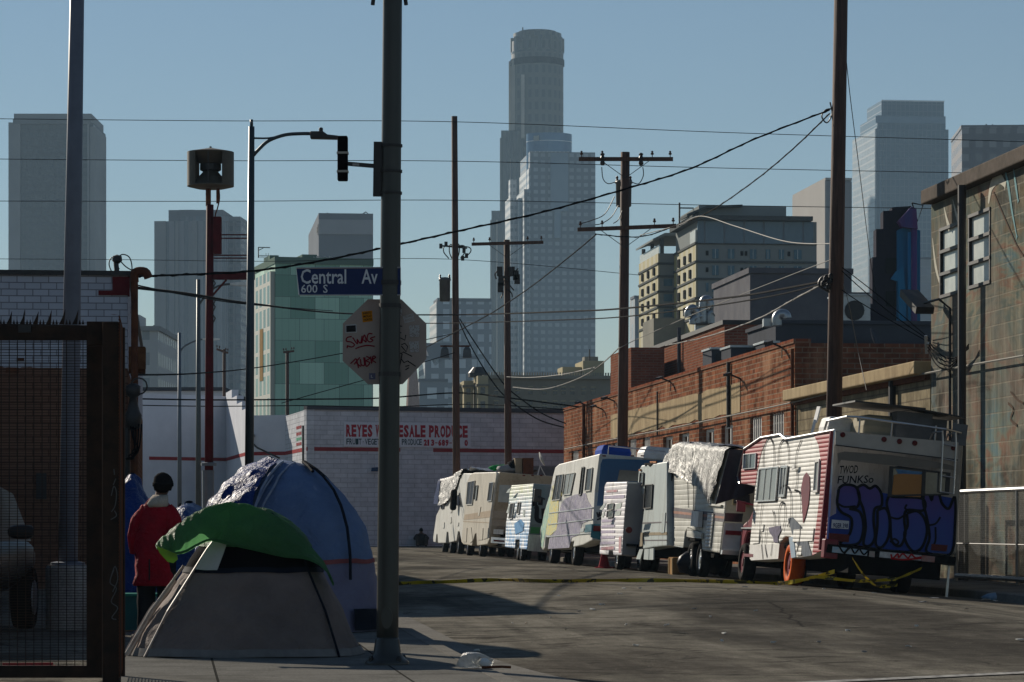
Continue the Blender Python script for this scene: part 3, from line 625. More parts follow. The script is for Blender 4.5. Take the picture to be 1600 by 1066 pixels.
mb = MB(); mb.box(-9, -2.5, -19, -.1, -.3, 2.5); mb.build('added_shade_block', M_lot, lb, local=True)  # block added out of view, only to shade the lot
mb = MB(); mb.box(-24.1, .06, -.06, 26.1, zl - gl, zl - gl + .08); mb.build('coping', M_dark, lb, local=True)
mb = MB(); mb.box(-.26, .03, -.03, .3, zl - gl - .34, zl - gl - .02); mb.box(-.5, -.26, -.03, .01, zl - gl - .34, zl - gl - .26); mb.build('red_corner', pm('red_corner_paint', (.14, .02, .025)), lb, local=True)
def lw_(u, v): p = P(u, v, YL - .1); return MW[lb].inverted() @ p
for i, (u0, u1, v0, v1) in enumerate([(57, 73, 740, 780), (10, 30, 575, 583), (28, 38, 560, 564)]):
    a, b = lw_(u0, v1), lw_(u1, v0); mb = MB(); mb.box(a.x, b.x, -.05, -.005, a.z, b.z); mb.build(['wall_box', 'brick_patch', 'brick_patch'][i], [M_dark, M_rust, M_rust][i], lb, local=True)
mb = MB(); mb.tube([Vector((.12, -.12, -.1)), Vector((.12, -.12, zl - gl - .1))], .06, 8); mb.tube(spline([Vector((.12, -.12, zl - gl - .12)), Vector((.13, -.12, zl - gl + .05)), Vector((.3, -.14, zl - gl + .06)), Vector((.36, -.14, zl - gl - .05))], 4), .075, 8); mb.build('service_mast', M_rust, lb, local=True)
wt = P(183, 430, YL + .4); mb = MB(); mb.tube([wt, wt + Vector((-.02, 0, .22))], .045, 8); mb.lathe([(.04, 0), (.09, .05), (.08, .13), (.0, .16)], wt + Vector((0, 0, .2)), 10)
for pts in ([(0, .3), (.1, .36), (.22, .3), (.26, .1), (.2, -.05), (.22, -.1)], [(0, .28), (-.1, .3), (-.14, .18), (-.06, .02), (.04, .12)], [(.06, .24), (.16, .14), (.28, .06), (.3, -.05)]): mb.tube(spline([wt + Vector((x, 0, z)) for x, z in pts], 5), .011, 5)
tag(mb.build('weatherhead', M_dark), 'black cable weatherhead with looping wires on top of the white brick parapet', 'weatherhead')
bx = thing('meter_box', 'rusty brown metal box mounted at the corner of the white brick building', 'utility box', P(213, 583, YL + 1.2), TH)
mb = MB(); mb.box(-.16, .16, -.15, .3, 0, .46); mb.build('casing', M_rust, bx, local=True, bevel=.01); mb = MB(); mb.box(-.17, .17, -.17, -.152, .06, .44); mb.build('door', pm('rusty_door', (.2, .085, .035), (.1, .04, .02), 6, .7), bx, local=True)
vl = thing('pipe_valve', 'dark valve assembly with hand wheel and cables below the rusty box', 'pipe', P(208, 690, YL - .3), TH)
mb = MB(); mb.tube([Vector((-.1, 0, -3.2)), Vector((-.1, 0, .2)), Vector((0, 0, .45))], .05, 8); mb.lathe([(.06, .2), (.13, .25), (.15, .45), (.1, .55), (.06, .75), (.12, .8), (.13, .95), (.05, 1.)], (0, 0, 0), 12); mb.build('valve_body', M_dark, vl, local=True, smooth=True)
mb = MB()
for k_ in range(12): a0, a1 = 2 * pi * k_ / 12, 2 * pi * (k_ + 1) / 12; mb.tube([Vector((.1 + .14 * cos(a0), -.05, .95 + .14 * sin(a0))), Vector((.1 + .14 * cos(a1), -.05, .95 + .14 * sin(a1)))], .014, 5)
mb.build('hand_wheel', M_dark, vl, local=True)
mb = MB()
for j in range(5): mb.tube(spline([Vector((-.05 + .05 * j, -.1, .3)), Vector((.02 * j, -.15, .05 - .06 * j)), Vector((.08 - .05 * j, -.12, -.1 - .05 * j)), Vector((.0, -.1, -.3))], 4), .014, 5)
mb.build('loose_cable', M_black, vl, local=True)
# lot light pole on its concrete foot
lp = thing('light_pole', 'tall grey steel light pole on a concrete base inside the fenced lot', 'lamp post', P(106, 985, 35.), 0)
zb0 = MW[lp].translation.z
mb = MB(); mb.lathe([(.26, -.2), (.26, .72), (.24, .76)], n=20); mb.build('concrete_base', M_conc, lp, local=True); M_gpole = pm('grey_pole_paint', (.16, .18, .22), (.12, .135, .17), 3, .5)
mb = MB(); mb.tube([Vector((0, 0, .74)), Vector((.14, 0, 9.5))], [.115, .075], 14); mb.build('pole', M_gpole, lp, local=True, smooth=True); mb = MB(); mb.lathe([(.2, .76), (.2, .79), (.13, .8)], n=14); mb.build('base_plate', M_gpole, lp, local=True)
# ---------------------------------------------------------------- gate
YG = 24.1
gt = thing('mesh_gate', 'dark steel gate of fine wire mesh with spikes along its top bar', 'gate', (P(0, 0, YG).x, YG, swz(24)), 0)
def gbox(mb, u0, u1, v0, v1, y0=-.03, y1=.03): a = P(u0, v1, YG); b = P(u1, v0, YG); return mb.box(a.x, b.x, YG + y0, YG + y1, a.z, b.z)
M_gate = pm('gate_steel', (.026, .02, .017), (.06, .036, .025), 5, .6, .2)
mb = MB(); gbox(mb, -120, 160, 512, 532); gbox(mb, -120, 160, 1040, 1059); gbox(mb, 136, 160, 532, 1040); gbox(mb, -144, -120, 512, 1059); mb.build('gate_frame', M_gate, gt)
mb = MB(); zt0, zt1 = zat(1040, YG), zat(532, YG); x0, x1 = P(-120, 0, YG).x, P(136, 0, YG).x; n = 119
for i in range(n): z = zt0 + (zt1 - zt0) * (i + .5) / n; mb.box(x0, x1, YG - .004, YG + .001, z - .0022, z + .0022)
for i in range(20): x = x0 + (x1 - x0) * (i + .5) / 20; mb.box(x - .003, x + .003, YG + .0012, YG + .006, zt0, zt1)
mb.build('mesh_panel', M_gate, gt)
mb = MB(); a = P(-120, 0, YG); mb.tube([Vector((a.x, YG, zat(509, YG))), Vector((P(178, 0, YG).x, YG, zat(515, YG)))], .03, 8); mb.build('top_bar', M_gate, gt)
mb = MB()
for i in range(14):
    u = -110 + i * 20.6; h = 23 if u < 131 else 0
    if u < 131: mb.prism([P(u - 4, 507, YG), P(u + 4, 507, YG), P(u + 5 + rnd.uniform(-1, 1), 485 + rnd.uniform(-2, 2), YG), P(u + 1, 497, YG)], (0, .012, 0))
    if u < 125:
        for q in (8, 13): mb.prism([P(u + q - 2, 507, YG), P(u + q + 2, 507, YG), P(u + q, 499, YG)], (0, .01, 0))
mb.build('spikes', M_gate, gt)
mb = MB(); gbox(mb, 30, 50, 508, 520, -.05, .05); mb.build('latch', M_dark, gt)
gp = thing('gate_post', 'thick black steel gate post scrawled with thin white marker', 'post', P(176, 1070, 23.6), 0)
mb = MB(); a = P(160, 1071, 23.6); b = P(186, 503, 23.6); mb.box(a.x, b.x, 23.6, 23.73, swz(23.6) - .05, b.z); mb.build('post', M_gate, gp, bevel=.006)
mb = MB(); b2 = P(140, 503, 23.75); mb.box(P(138, 0, 23.85).x, P(186, 0, 23.85).x, 23.76, 23.9, zat(540, 23.8), zat(503, 23.8)); mb.build('post_cap', M_gate, gp)
mb = MB()
for pts in ([(174, 800), (180, 790), (182, 770), (178, 760), (174, 775)], [(173, 812), (182, 806), (179, 798)], [(178, 890), (172, 910), (182, 920), (174, 940), (184, 950), (175, 965), (182, 968)], [(176, 925), (184, 905), (180, 885), (174, 900)], [(178, 733), (179, 742)], [(181, 748), (177, 758)]): mb.ribbon(spline([P(u, v, 23.6) for u, v in pts], 5), .008, (0, -1, 0), .002)
mb.build('marker_scrawl', pm('marker_white', (.13, .13, .13)), gp)
sf = thing('wire_fence', 'short edge on run of fine wire mesh fence behind the black gate post', 'fence', st(24.5, -.4, swz(24)), TH)
mb = MB(); zs0, zs1 = swz(24) + .06, zat(500, 24)
for i in range(112): z = zs0 + (zs1 - zs0) * i / 111; mb.bar(st(23.72, -.42, z), st(25.1, -.42, z), .005, .005)
for i in range(18): s_ = 23.75 + 1.33 * i / 17; mb.bar(st(s_, -.414, zs0), st(s_, -.414, zs1), .006, .006)
mb.build('mesh_panel', M_rust, sf)
mb = MB(); mb.bar(st(25.13, -.42, zs0 - .06), st(25.13, -.42, zs1), .05, .05); mb.build('post', M_gate, sf)
# parked car in the lot
cr = thing('parked_car', 'dark car parked in the lot, its side mirror and flank seen through the mesh', 'car', P(-118, 990, 33.), 0)
M_car = pm('black_car_paint', (.01, .0105, .012), (.016, .016, .018), 8, .42, .1, spec=.15)
def sect(x, pr): return [Vector((x, y, z)) for y, z in pr]
hull = [(-2.1, [(.8, .5), (.9, .75), (.7, .95)]), (-1.9, [(.9, .35), (.95, .85), (.75, 1.02)]), (-.6, [(.95, .32), (1., .95), (.85, 1.08)]), (1.7, [(.95, .32), (1., .95), (.85, 1.08)]), (2.4, [(.85, .4), (.9, .9), (.8, 1.05)])]
rings = []
for y, pr in hull:
    ring = [Vector((x, y, z)) for x, z in pr] + [Vector((-x, y, z)) for x, z in reversed(pr)]
    rings.append(ring)
mb = MB(); mb.loft(rings); mb.build('body', M_car, cr, local=True, sub=2, smooth=True)
mb = MB(); mb.loft([[Vector((sx * w, y, z)) for sx in (-1, 1)] + [Vector((sx * w2, y2, z2)) for sx in (1, -1)] for (w, y, z, w2, y2, z2) in [(.84, -.7, 1.05, .84, -.7, 1.05), (.84, -.6, 1.0, .68, .1, 1.6), (.84, 1.0, 1.0, .68, .9, 1.62), (.82, 2.2, 1.0, .66, 1.9, 1.55)]]); mb.build('cabin', M_car, cr, local=True)
for sx in (-1, 1):
    for y in (-1.25, 1.45):
        mb = MB(); mb.lathe([(.18, -.11), (.34, -.11), (.36, -.06), (.36, .06), (.34, .11), (.18, .11)], (sx * .86, y, .36), 20, Matrix.Rotation(pi / 2, 4, 'Y')); w = mb.build('wheel', M_black, cr, local=True)
        mb = MB(); mb.lathe([(.2, -.09), (.2, .09)], (sx * .89, y, .36), 12, Matrix.Rotation(pi / 2, 4, 'Y')); mb.build('rim', M_alu, w, M=MW[cr], local=True)
mb = MB(); mb.loft([[Vector((1.0 + x, -.55 + dy * w, 1.12 + dz * w)) for dy, dz in ((-.1, -.1), (.06, -.1), (.06, .09), (-.1, .09))] for x, w in ((0, .5), (.06, .9), (.24, 1), (.3, .6))]); mb.build('side_mirror', M_car, cr, local=True, sub=1, smooth=True)
# tray on the ground in the lot
ct = thing('cardboard_tray', 'shallow white and red cardboard tray lying behind the mesh gate', 'tray', (P(45, 0, 25.6).x, 25.6, swz(25.6) - .02), .2)
mb = MB(); mb.box(-.22, .22, -.2, .2, 0, .012); mb.build('base', M_white, ct, local=True); mb = MB()
for a in ((-.23, -.215, -.2, .2, .0, .07), (.215, .23, -.2, .2, 0, .07), (-.215, .215, -.21, -.2, 0, .06), (-.215, .215, .2, .21, 0, .09)): mb.box(*a)
mb.build('rim', M_stripe, ct, local=True)
# ---------------------------------------------------------------- skyline
GD = 'downtown towers on the skyline'
def tower(label, u1, u2, v, Y, mat, u0=None, D=40, rz=TH, cat='office tower', name='office_tower', base=None, group=GD, part='facade'):
    """u0..u1 = left flank, u1..u2 = front, top row v at distance Y; returns (empty, width, depth, height)"""
    c_, s_ = cos(rz), sin(rz); x1 = (u1 - U0) / F * Y; k2 = (u2 - U0) / F; W = (k2 * Y - x1) / (c_ - k2 * s_)
    if u0 is not None: k0 = (u0 - U0) / F; D = (x1 - k0 * Y) / (s_ + k0 * c_)
    zb = 0 if base is None else zat(base, Y); o = thing(name, label, cat, (x1, Y, zb), rz, group); h = zat(v, Y) - zb
    mb = MB(); mb.box(0, W, 0, D, 0, h); mb.build(part, mat, o, local=True); return o, W, D, h
def sub(o, name, mat, *boxes, **kw):
    mb = MB()
    for b in boxes: mb.box(*b)
    return mb.build(name, mat, o, local=True, **kw)
def ppm(Y): return F / Y
# far left slab tower
M_t1 = facade('slab_facade', (.095, .105, .115), (.07, .08, .09), 3.4, 3.9, .6, .55, var=.1); M_t1e = pm('pale_stone_edge', (.28, .29, .3), None, .02)
Y = 1500; o, W, D, h = tower('broad dark slab tower with pale edges standing alone behind the lot light pole', 19, 146, 192, Y, M_t1, D=45, rz=.0)
p = Y / F
sub(o, 'edge_pier', M_t1e, (-1.6, 4.2, -1.5, -.05, 0, h)); sub(o, 'edge_pier', M_t1e, (W - 9 * p, W - 6 * p, -1.5, -.05, 0, h)); sub(o, 'edge_pier', M_t1e, (W - 5 * p, W + 1, -.8, 40, 0, h - 2))
sub(o, 'crown_band', M_t1e, (3 * p, W - 3 * p, -.6, 44, h + .02, zat(178, Y))); sub(o, 'top_fascia', pm('slab_fascia', (.2, .21, .22), None, .02), (2 * p, W - 4 * p, -1.7, -.62, h - 2.5 * p, h + 5 * p))
mb = MB()
for u, v in ((86, 174), (92, 173), (105, 174), (131, 170), (133, 171)): q = (u - 19) * p; mb.bar((q, 20, zat(178, Y)), (q, 20, zat(v, Y)), .5)
mb.build('antenna', M_dark, o, local=True)
# ribbed white tower
M_t2 = facade('ribbed_facade', (.26, .275, .3), (.11, .13, .16), 4.2, 300, .5, 1., var=.1); M_t2b = facade('ribbed_side', (.2, .21, .235), (.11, .13, .15), 3.2, 3.6, .6, .6, var=.4)
Y = 1300; o, W, D, h = tower('pale tower with fine vertical ribs behind the red siren mast', 249, 352, 346, Y, M_t2, D=50, rz=-.06)
p = Y / F; sub(o, 'corner_pier', M_t1e, (-2, 3, -1.2, -.05, 0, h)); sub(o, 'corner_pier', M_t1e, (26 * p, 31 * p, -1.2, -.05, 0, h)); sub(o, 'corner_pier', M_t1e, (52 * p, 60 * p, -1.2, -.05, 0, h)); sub(o, 'parapet', pm('tower_top_grey', (.2, .21, .23), None, .05), (12 * p, 98 * p, 4, 46, h, zat(327, Y)))
sub(o, 'penthouse', M_t2b, (32 * p, 108 * p, 2, 3.9, h, zat(338, Y)))
mb = MB(); z = zat(325, Y)
for x in (25, 49): mb.bar((x * p, 10, z - 1.5), (x * p, 10, z), .3)
mb.bar((25 * p, 10, z), (49 * p, 10, z), .3); mb.build('roof_rail', M_dark, o, local=True)
o2, W, D, h = tower('wider ribbed tower wing partly hidden behind the lamp post', 352.5, 376, 346, 1310, M_t2b, D=40, rz=-.06)
sub(o2, 'corner_pier', M_t1e, (12 * p, 15 * p, -1, -.05, 0, h)); sub(o2, 'parapet', M_t1e, (-.5, W, -.6, 40, h, h + 2))
# grey block tower behind the green building
M_t3 = pm('plain_grey_concrete', (.17, .185, .21), None, .02); Y = 1000
o, W, D, h = tower('plain grey block tower with a pale band rising behind the green building', 498, 583, 333, Y, M_t3, u0=482)
p = Y / F; sub(o, 'pale_band', pm('pale_concrete_band', (.33, .34, .36), None, .02), (.02, W - .02, -.5, -.02, h - 33 * p, h - 10 * p)); sub(o, 'window', M_dark, (-.25, -.02, 2, 4, h - 33 * p, h - 16 * p)); sub(o, 'window', M_dark, (-.25, -.02, 8, 11, h - 26 * p, h - 18 * p))
mb = MB(); mb.bar((15 * p, 5, h), (15 * p, 5, h + 3 * p), .5); q = 68 * p; mb.tube([(q, 5, h), (q + 3, 5, h), (q + 1.5, 5, h + 5 * p), (q, 5, h)], .2, 4); mb.build('antenna', M_dark, o, local=True)
# green clad building
M_g = NT('green_panels'); v_, a_, z_ = M_g.wallvec(); b_ = M_g.n('TexBrick'); b_.offset = .37
for nme, val in (('Scale', 1), ('Brick Width', 3.3), ('Row Height', 2.9), ('Mortar Size', .03)): b_.inputs[nme].default_value = val
b_.inputs['Color1'].default_value = (.1, .26, .19, 1); b_.inputs['Color2'].default_value = (.4, .66, .53, 1); b_.inputs['Mortar'].default_value = (.07, .13, .11, 1); M_g.l(v_, b_.inputs['Vector'])
seam = M_g.math('LESS_THAN', M_g.math('FRACT', M_g.math('DIVIDE', M_g.math('ADD', a_, 900.), .9)), .06); M_g = M_g.end(M_g.mix(M_g.math('MULTIPLY', seam, .3), b_.outputs['Color'], (.05, .09, .08)), .6)
M_gp = pm('plain_green', (.1, .17, .135), None, .05); M_gl = facade('green_side_windows', (.4, .42, .37), (.1, .19, .17), 3.1, 3.0, .62, .82, var=.6)
Y = 400; o, W, D, h = tower('green panelled mid rise building with window wall on its sunlit flank', 430, 582, 412, Y, M_g, u0=397, rz=.25, cat='building', name='green_building', group=None)
p = Y / F
sub(o, 'cornice', M_gp, (-.1, W + .1, -.25, D, h, h + .9)); mb = MB(); mb.box(-.6, -.02, .3, D - .3, 0, h - 1); mb.build('window_wall', M_gl, o, local=True)
sub(o, 'window', pm('ochre_panel', (.3, .17, .04)), (-.66, -.61, D * .35, D * .5, 21, 28)); sub(o, 'roof_block', M_gp, (1, 26 * p, 10, 15, h + .9, zat(400, Y) + 1)); sub(o, 'roof_block', M_gp, (60 * p, 84 * p, 8, 14, h + .9, zat(388, Y)))
mb = MB(); z = zat(400, Y) + 1; q = 2 * p
mb.bar((q, 14.5, z), (q, 14.5, z + 17 * p), .12); mb.bar((q, 14.5, z + 17 * p), (q + 19 * p, 14.5, z + 17 * p), .12); mb.bar((q, 14.5, z + 12 * p), (q + 8 * p, 14.5, z + 16 * p), .1)
for i in range(12): q2 = 3 * p + i * 1.9 * p; mb.bar((q2, 14.5, z), (q2, 14.5, z + (4 if i not in (6, 8) else 8) * p), .05)
mb.bar((3 * p, 14.5, z + 4 * p), (24 * p, 14.5, z + 4 * p), .06); mb.build('roof_rail', M_dark, o, local=True)
mb = MB()
for i in range(7): a = 70 + i * 5; mb.tube([((a) * p, 4, h + .9), ((a) * p, 4, h + .9 + (5 + i % 3) * p), ((a + 4) * p, 4, h + .9 + (3 + i % 2 * 3) * p)], .09, 5)
mb.build('roof_pipes', M_galv, o, local=True)
# round topped supertall
M_us = facade('stone_grid', (.12, .135, .13), (.05, .06, .065), 3.6, 300., .45, 1., var=.25); M_us2 = facade('stone_crown', (.13, .145, .14), (.06, .075, .08), 7.2, 400, .5, 1., var=.1); M_rib = pm('lit_stone_rib', (.5, .48, .42), None, .05)  # sunlight on the rib edges is put into the pale rib tone
Y = 1950; p = Y / F
o = thing('office_tower', 'tallest round stepped skyscraper with a notched crown, second tower layered before it', 'office tower', ((840 - U0) * p, Y + 42 * p, 0), 0, GD)
zz = lambda v: zat(v, Y)
def ring(r0, z0, z1, n=48, notch=0., cx=0, cy=0):
    pr = []
    for k_ in range(n): r_ = r0 - (notch if (k_ // 2) % 2 else 0); a = 2 * pi * k_ / n; pr.append((cos(a) * r_ + cx, sin(a) * r_ + cy))
    return [[Vector((x, y, z)) for x, y in pr] for z in (z0, z1)]
M_usr = NT('round_grid'); tc = M_usr.n('SeparateXYZ'); M_usr.l(M_usr.obj(), tc.inputs[0]); an = M_usr.math('ARCTAN2', tc.outputs[1], tc.outputs[0])
ma = M_usr.math('LESS_THAN', M_usr.math('FRACT', M_usr.math('MULTIPLY', M_usr.math('ADD', an, 9.), 3.82)), .5); mz = M_usr.math('LESS_THAN', M_usr.math('FRACT', M_usr.math('DIVIDE', tc.outputs[2], 8.)), .62)
M_usr = M_usr.end(M_usr.mix(M_usr.math('MULTIPLY', ma, mz), (.12, .135, .13), (.06, .075, .08)), .6)
mb = MB(); mb.loft(ring(41 * p, 0, zz(60))); mb.build('shaft', M_usr, o, local=True)
mb = MB(); mb.loft(ring(42.5 * p, zz(76), zz(54), 48, 4 * p)); mb.loft(ring(38 * p, zz(54), zz(47))); mb.loft(ring(30 * p, zz(47), zz(43.5))); mb.build('crown', M_us2, o, local=True)
mb = MB(); mb.loft(ring(41.5 * p, zz(79), zz(76.2))); mb.build('crown_band', M_us2, o, local=True)
mb = MB()
for k_ in range(16): a = -pi + pi * k_ / 15; M = Matrix.Translation((cos(a) * 41 * p, sin(a) * 41 * p, 0)) @ Matrix.Rotation(a, 4, 'Z'); mb.box(-.3, .5, -2.6, 2.6, zz(98), zz(88), M)
mb.build('window_arcade', M_black, o, local=True)
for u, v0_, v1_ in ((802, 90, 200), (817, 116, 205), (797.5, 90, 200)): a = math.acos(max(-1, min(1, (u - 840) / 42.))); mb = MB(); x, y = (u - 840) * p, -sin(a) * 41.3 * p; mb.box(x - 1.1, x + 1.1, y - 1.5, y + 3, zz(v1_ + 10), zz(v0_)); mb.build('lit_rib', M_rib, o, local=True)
def blk(u0, u1, v, y0, y1, mat=M_us, nm='setback'): return sub(o, nm, mat, ((u0 - 840) * p, (u1 - 840) * p, y0, y1, 0, zz(v)))
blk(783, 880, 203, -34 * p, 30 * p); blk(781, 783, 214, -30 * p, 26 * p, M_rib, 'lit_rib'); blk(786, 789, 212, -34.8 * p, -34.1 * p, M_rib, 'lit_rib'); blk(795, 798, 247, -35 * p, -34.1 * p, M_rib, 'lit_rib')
blk(768, 880, 330, -48 * p, 34 * p); blk(766, 768, 344, -44 * p, 30 * p, M_rib, 'lit_rib'); blk(775, 777.5, 344, -48.8 * p, -48.1 * p, M_rib, 'lit_rib'); blk(785, 797, 205, -36 * p, -34.2 * p, M_us, 'setback')
mb = MB(); mb.bar((-23 * p, 0, zz(50)), (-23 * p, 0, zz(36)), .8); mb.build('antenna', M_dark, o, local=True)
# glass tower with elliptical top
M_gc = facade('glass_grid', (.12, .15, .18), (.2, .24, .28), 4.2, 4.3, .6, .5, .5, .2, var=.6, glass2=(.32, .37, .42)); M_gcs = facade('glass_flank', (.5, .52, .52), (.2, .23, .25), 2.4, 4.4, .7, .45, .5, .3, var=.3); M_gd = pm('dark_blue_glass', (.1, .14, .19), (.14, .19, .24), .03, .2, .3); M_gb = pm('blue_glass_drum', (.06, .13, .22), (.08, .15, .25), .03, .18, .4)  # pale flank copy of the glass stands for its sunlit side
Y = 1750; p = Y / F
o, W, D, h = tower('glass tower with a blue oval drum on top and stepped sunlit flank', 828, 930, 237, Y, M_gc, u0=813)
sub(o, 'dark_bay', M_gd, (32 * p, 60 * p, -1.2, -.05, zat(330, Y), h - 1.5 * p)); sub(o, 'dark_bay', M_gd, (38 * p, 48 * p, -1.2, -.05, zat(372, Y), zat(330.2, Y)))
sub(o, 'top_frame', M_gcs, (-.3, 62 * p, -1.8, -1.25, h - 1.2 * p, h + .4 * p))
mb = MB(); n = 40
mb.loft([[Vector((34 * p + cos(2 * pi * k_ / n) * 36 * p, 30 * p + sin(2 * pi * k_ / n) * 26 * p, z)) for k_ in range(n)] for z in (h - 60 * p, zat(206, Y) - 2 * p, zat(206, Y))]); mb.build('drum', M_gb, o, local=True)
mb = MB(); mb.loft([[Vector((34 * p + cos(2 * pi * k_ / n) * 36.4 * p, 30 * p + sin(2 * pi * k_ / n) * 26.4 * p, z)) for k_ in range(n)] for z in (zat(219, Y), zat(217.8, Y))]); mb.build('drum_band', M_alu, o, local=True)
mb = MB(); mb.box(0, 9 * p, 12.2 * p, 12.8 * p, zat(218, Y), zat(211, Y), Matrix.Rotation(-.6, 4, 'Z')); mb.build('roof_sign', pm('pale_sign', (.4, .42, .38)), o, local=True)
M_gc2 = M_gc; dl = D
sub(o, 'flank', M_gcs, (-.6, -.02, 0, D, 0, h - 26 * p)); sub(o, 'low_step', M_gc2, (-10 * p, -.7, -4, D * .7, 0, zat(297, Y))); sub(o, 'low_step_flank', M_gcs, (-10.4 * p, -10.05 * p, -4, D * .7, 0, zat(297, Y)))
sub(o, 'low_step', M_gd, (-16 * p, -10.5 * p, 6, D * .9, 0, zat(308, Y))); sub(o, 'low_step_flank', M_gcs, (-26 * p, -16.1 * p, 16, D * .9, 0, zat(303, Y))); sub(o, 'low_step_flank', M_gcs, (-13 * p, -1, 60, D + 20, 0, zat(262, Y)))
sub(o, 'right_notch', M_gc2, (93 * p, W + .1, -.1, 3, 0, zat(240, Y) - 4 * p))
# smaller grid blocks
M_t4 = facade('pale_grid', (.2, .23, .26), (.36, .41, .45), 5.2, 5.6, .55, .6, .6, .3, var=.4); Y = 1350
o, W, D, h = tower('mid height grid faced block between the tallest skyscraper and the stop sign', 684, 768, 471, Y, M_t4, u0=673); sub(o, 'parapet', M_t3, (-.2, W, -.3, 20, h, h + 1.5)); sub(o, 'flank', M_gcs, (-.5, -.02, 1, D, 0, h))
Y = 1150; o, W, D, h = tower('low hazy office block with gabled top behind the tallest thin timber pole', 664, 745, 560, Y, M_t4, D=30)
mb = MB(); p = Y / F; mb.prism([Vector((x * p, 0, zat(v, Y))) for x, v in ((0, 536), (46, 536), (46, 562), (28, 562), (16, 572), (4, 552))], (0, 20, 0)); mb.build('gable', M_t3, o, local=True, M=MW[o])
sub(o, 'parapet', M_t3, (-.3, W, -.3, 30, h, h + 1))
Y = 900; o, W, D, h = tower('small pale hazy block low beside the stop sign', 655, 700, 596, Y, M_t4, D=20); sub(o, 'parapet', M_t3, (-.3, W, -.3, 20, h, h + .8))
sp = thing('church_spire', 'thin hazy spire rising above the produce warehouse roof', 'spire', P(645, 640, 700), 0)
mb = MB(); mb.lathe([(1.6, 0), (1.3, 6), (.1, 17)], n=8); mb.build('spire', pm('spire_stone', (.4, .28, .24)), sp, local=True); mb = MB(); mb.bar((0, 0, 17), (0, 0, 19), .15); mb.bar((-.5, 0, 18.3), (.5, 0, 18.3), .15); mb.build('cross', M_dark, sp, local=True)
# white stepped building far left
M_t5 = facade('white_old_facade', (.42, .43, .44), (.16, .18, .2), 3.2, 4.4, .4, .5, var=.3); Y = 520
o, W, D, h = tower('pale old office block with rows of small windows beside the brick wall', 150, 247, 517, Y, M_t5, D=30, rz=0, cat='building'); p = Y / F
sub(o, 'cornice', M_t1e, (0, W + .4, -.6, 30, h, h + .8)); sub(o, 'roof_tower', M_t5, (40 * p, 65 * p, 3, 12, h + .8, zat(490, Y))); mb = MB(); mb.bar((86 * p, 4, h), (86 * p, 4, h + 11 * p), .25); mb.build('antenna', M_dark, o, local=True)
# beige apartment building
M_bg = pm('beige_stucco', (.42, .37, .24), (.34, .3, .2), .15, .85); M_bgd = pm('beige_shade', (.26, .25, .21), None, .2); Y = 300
o = thing('apartment_building', 'low beige old apartment building with corner bays behind the warehouse roof', 'building', P(762, 700, Y), TH); p = Y / F
zB = MW[o].translation.z; Wb = 200 * p; hB = zat(592, Y) - zB
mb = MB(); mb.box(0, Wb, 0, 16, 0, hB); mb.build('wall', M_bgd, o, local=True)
mb = MB(); mb.box(-.5, Wb + .2, -.5, 16, hB, hB + .35); 
for i in range(50): mb.box(i * Wb / 50 + .03, i * Wb / 50 + .16, -.45, -.3, hB + .35, hB + .65)
mb.build('cornice', M_bgd, o, local=True)
k_ = 0
for u in (772, 790, 806, 826, 848, 865, 878, 892, 910, 925): 
    for v0_, v1_ in ((605, 616), (627, 640)):
        w = sub(o, 'window', M_glass, ((u - 762) * p, (u - 755.5) * p, -.06, -.01, zat(v1_, Y) - zB, zat(v0_, Y) - zB)); x0 = (u - 762) * p
        sub(w, 'window_frame', M_bg, (x0 - .05, x0 + 6.5 * p + .05, -.1, -.062, zat(v0_, Y) - zB, zat(v0_, Y) - zB + .1), (x0 - .05, x0 + 6.5 * p + .05, -.1, -.062, zat((v0_ + v1_) / 2, Y) - zB, zat((v0_ + v1_) / 2, Y) - zB + .06))
def bay(u0, u1, v, y):
    x0, x1 = (u0 - 762) * p, (u1 - 762) * p; b = sub(o, 'corner_bay', M_bg, (x0, x1, y, y + 4, 0, zat(v, Y) - zB)); sub(b, 'bay_roof', pm('bay_roof', (.2, .19, .16)), (x0 - .15, x1 + .15, y - .2, y + 1, zat(604, Y) - zB, zat(601, Y) - zB)); sub(b, 'window', M_glass, (x0 + .25, x1 - .3, y - .05, y - .01, zat(616, Y) - zB, zat(606, Y) - zB)); sub(b, 'window', M_glass, (x0 + .25, x1 - .3, y - .05, y - .01, zat(638, Y) - zB, zat(628, Y) - zB))
bay(745, 761, 588, -1.); bay(727, 742, 594, 1.5); bay(718, 727, 598, 4.)
sub(o, 'roof_block', M_bg, (122 * p, 152 * p, 2, 6, hB + .36, zat(571, Y) - zB)); sub(o, 'roof_block', M_bg, (152.5 * p, 186 * p, 1, 7, hB + .36, zat(562, Y) - zB)); sub(o, 'roof_block', M_bgd, (168 * p, 190 * p, 7.1, 9, hB + .36, zat(550, Y) - zB))
mb = MB(); mb.lathe([(1., 0), (1., .4), (.5, 1.)], ((750 - 762) * p, 2, zat(588, Y) - zB), 12); mb.build('roof_vent', M_dark, o, local=True)
mb = MB(); mb.bar((165 * p, 2, hB), (165 * p, 2, zat(543, Y) - zB), .12); mb.build('antenna', M_dark, o, local=True)
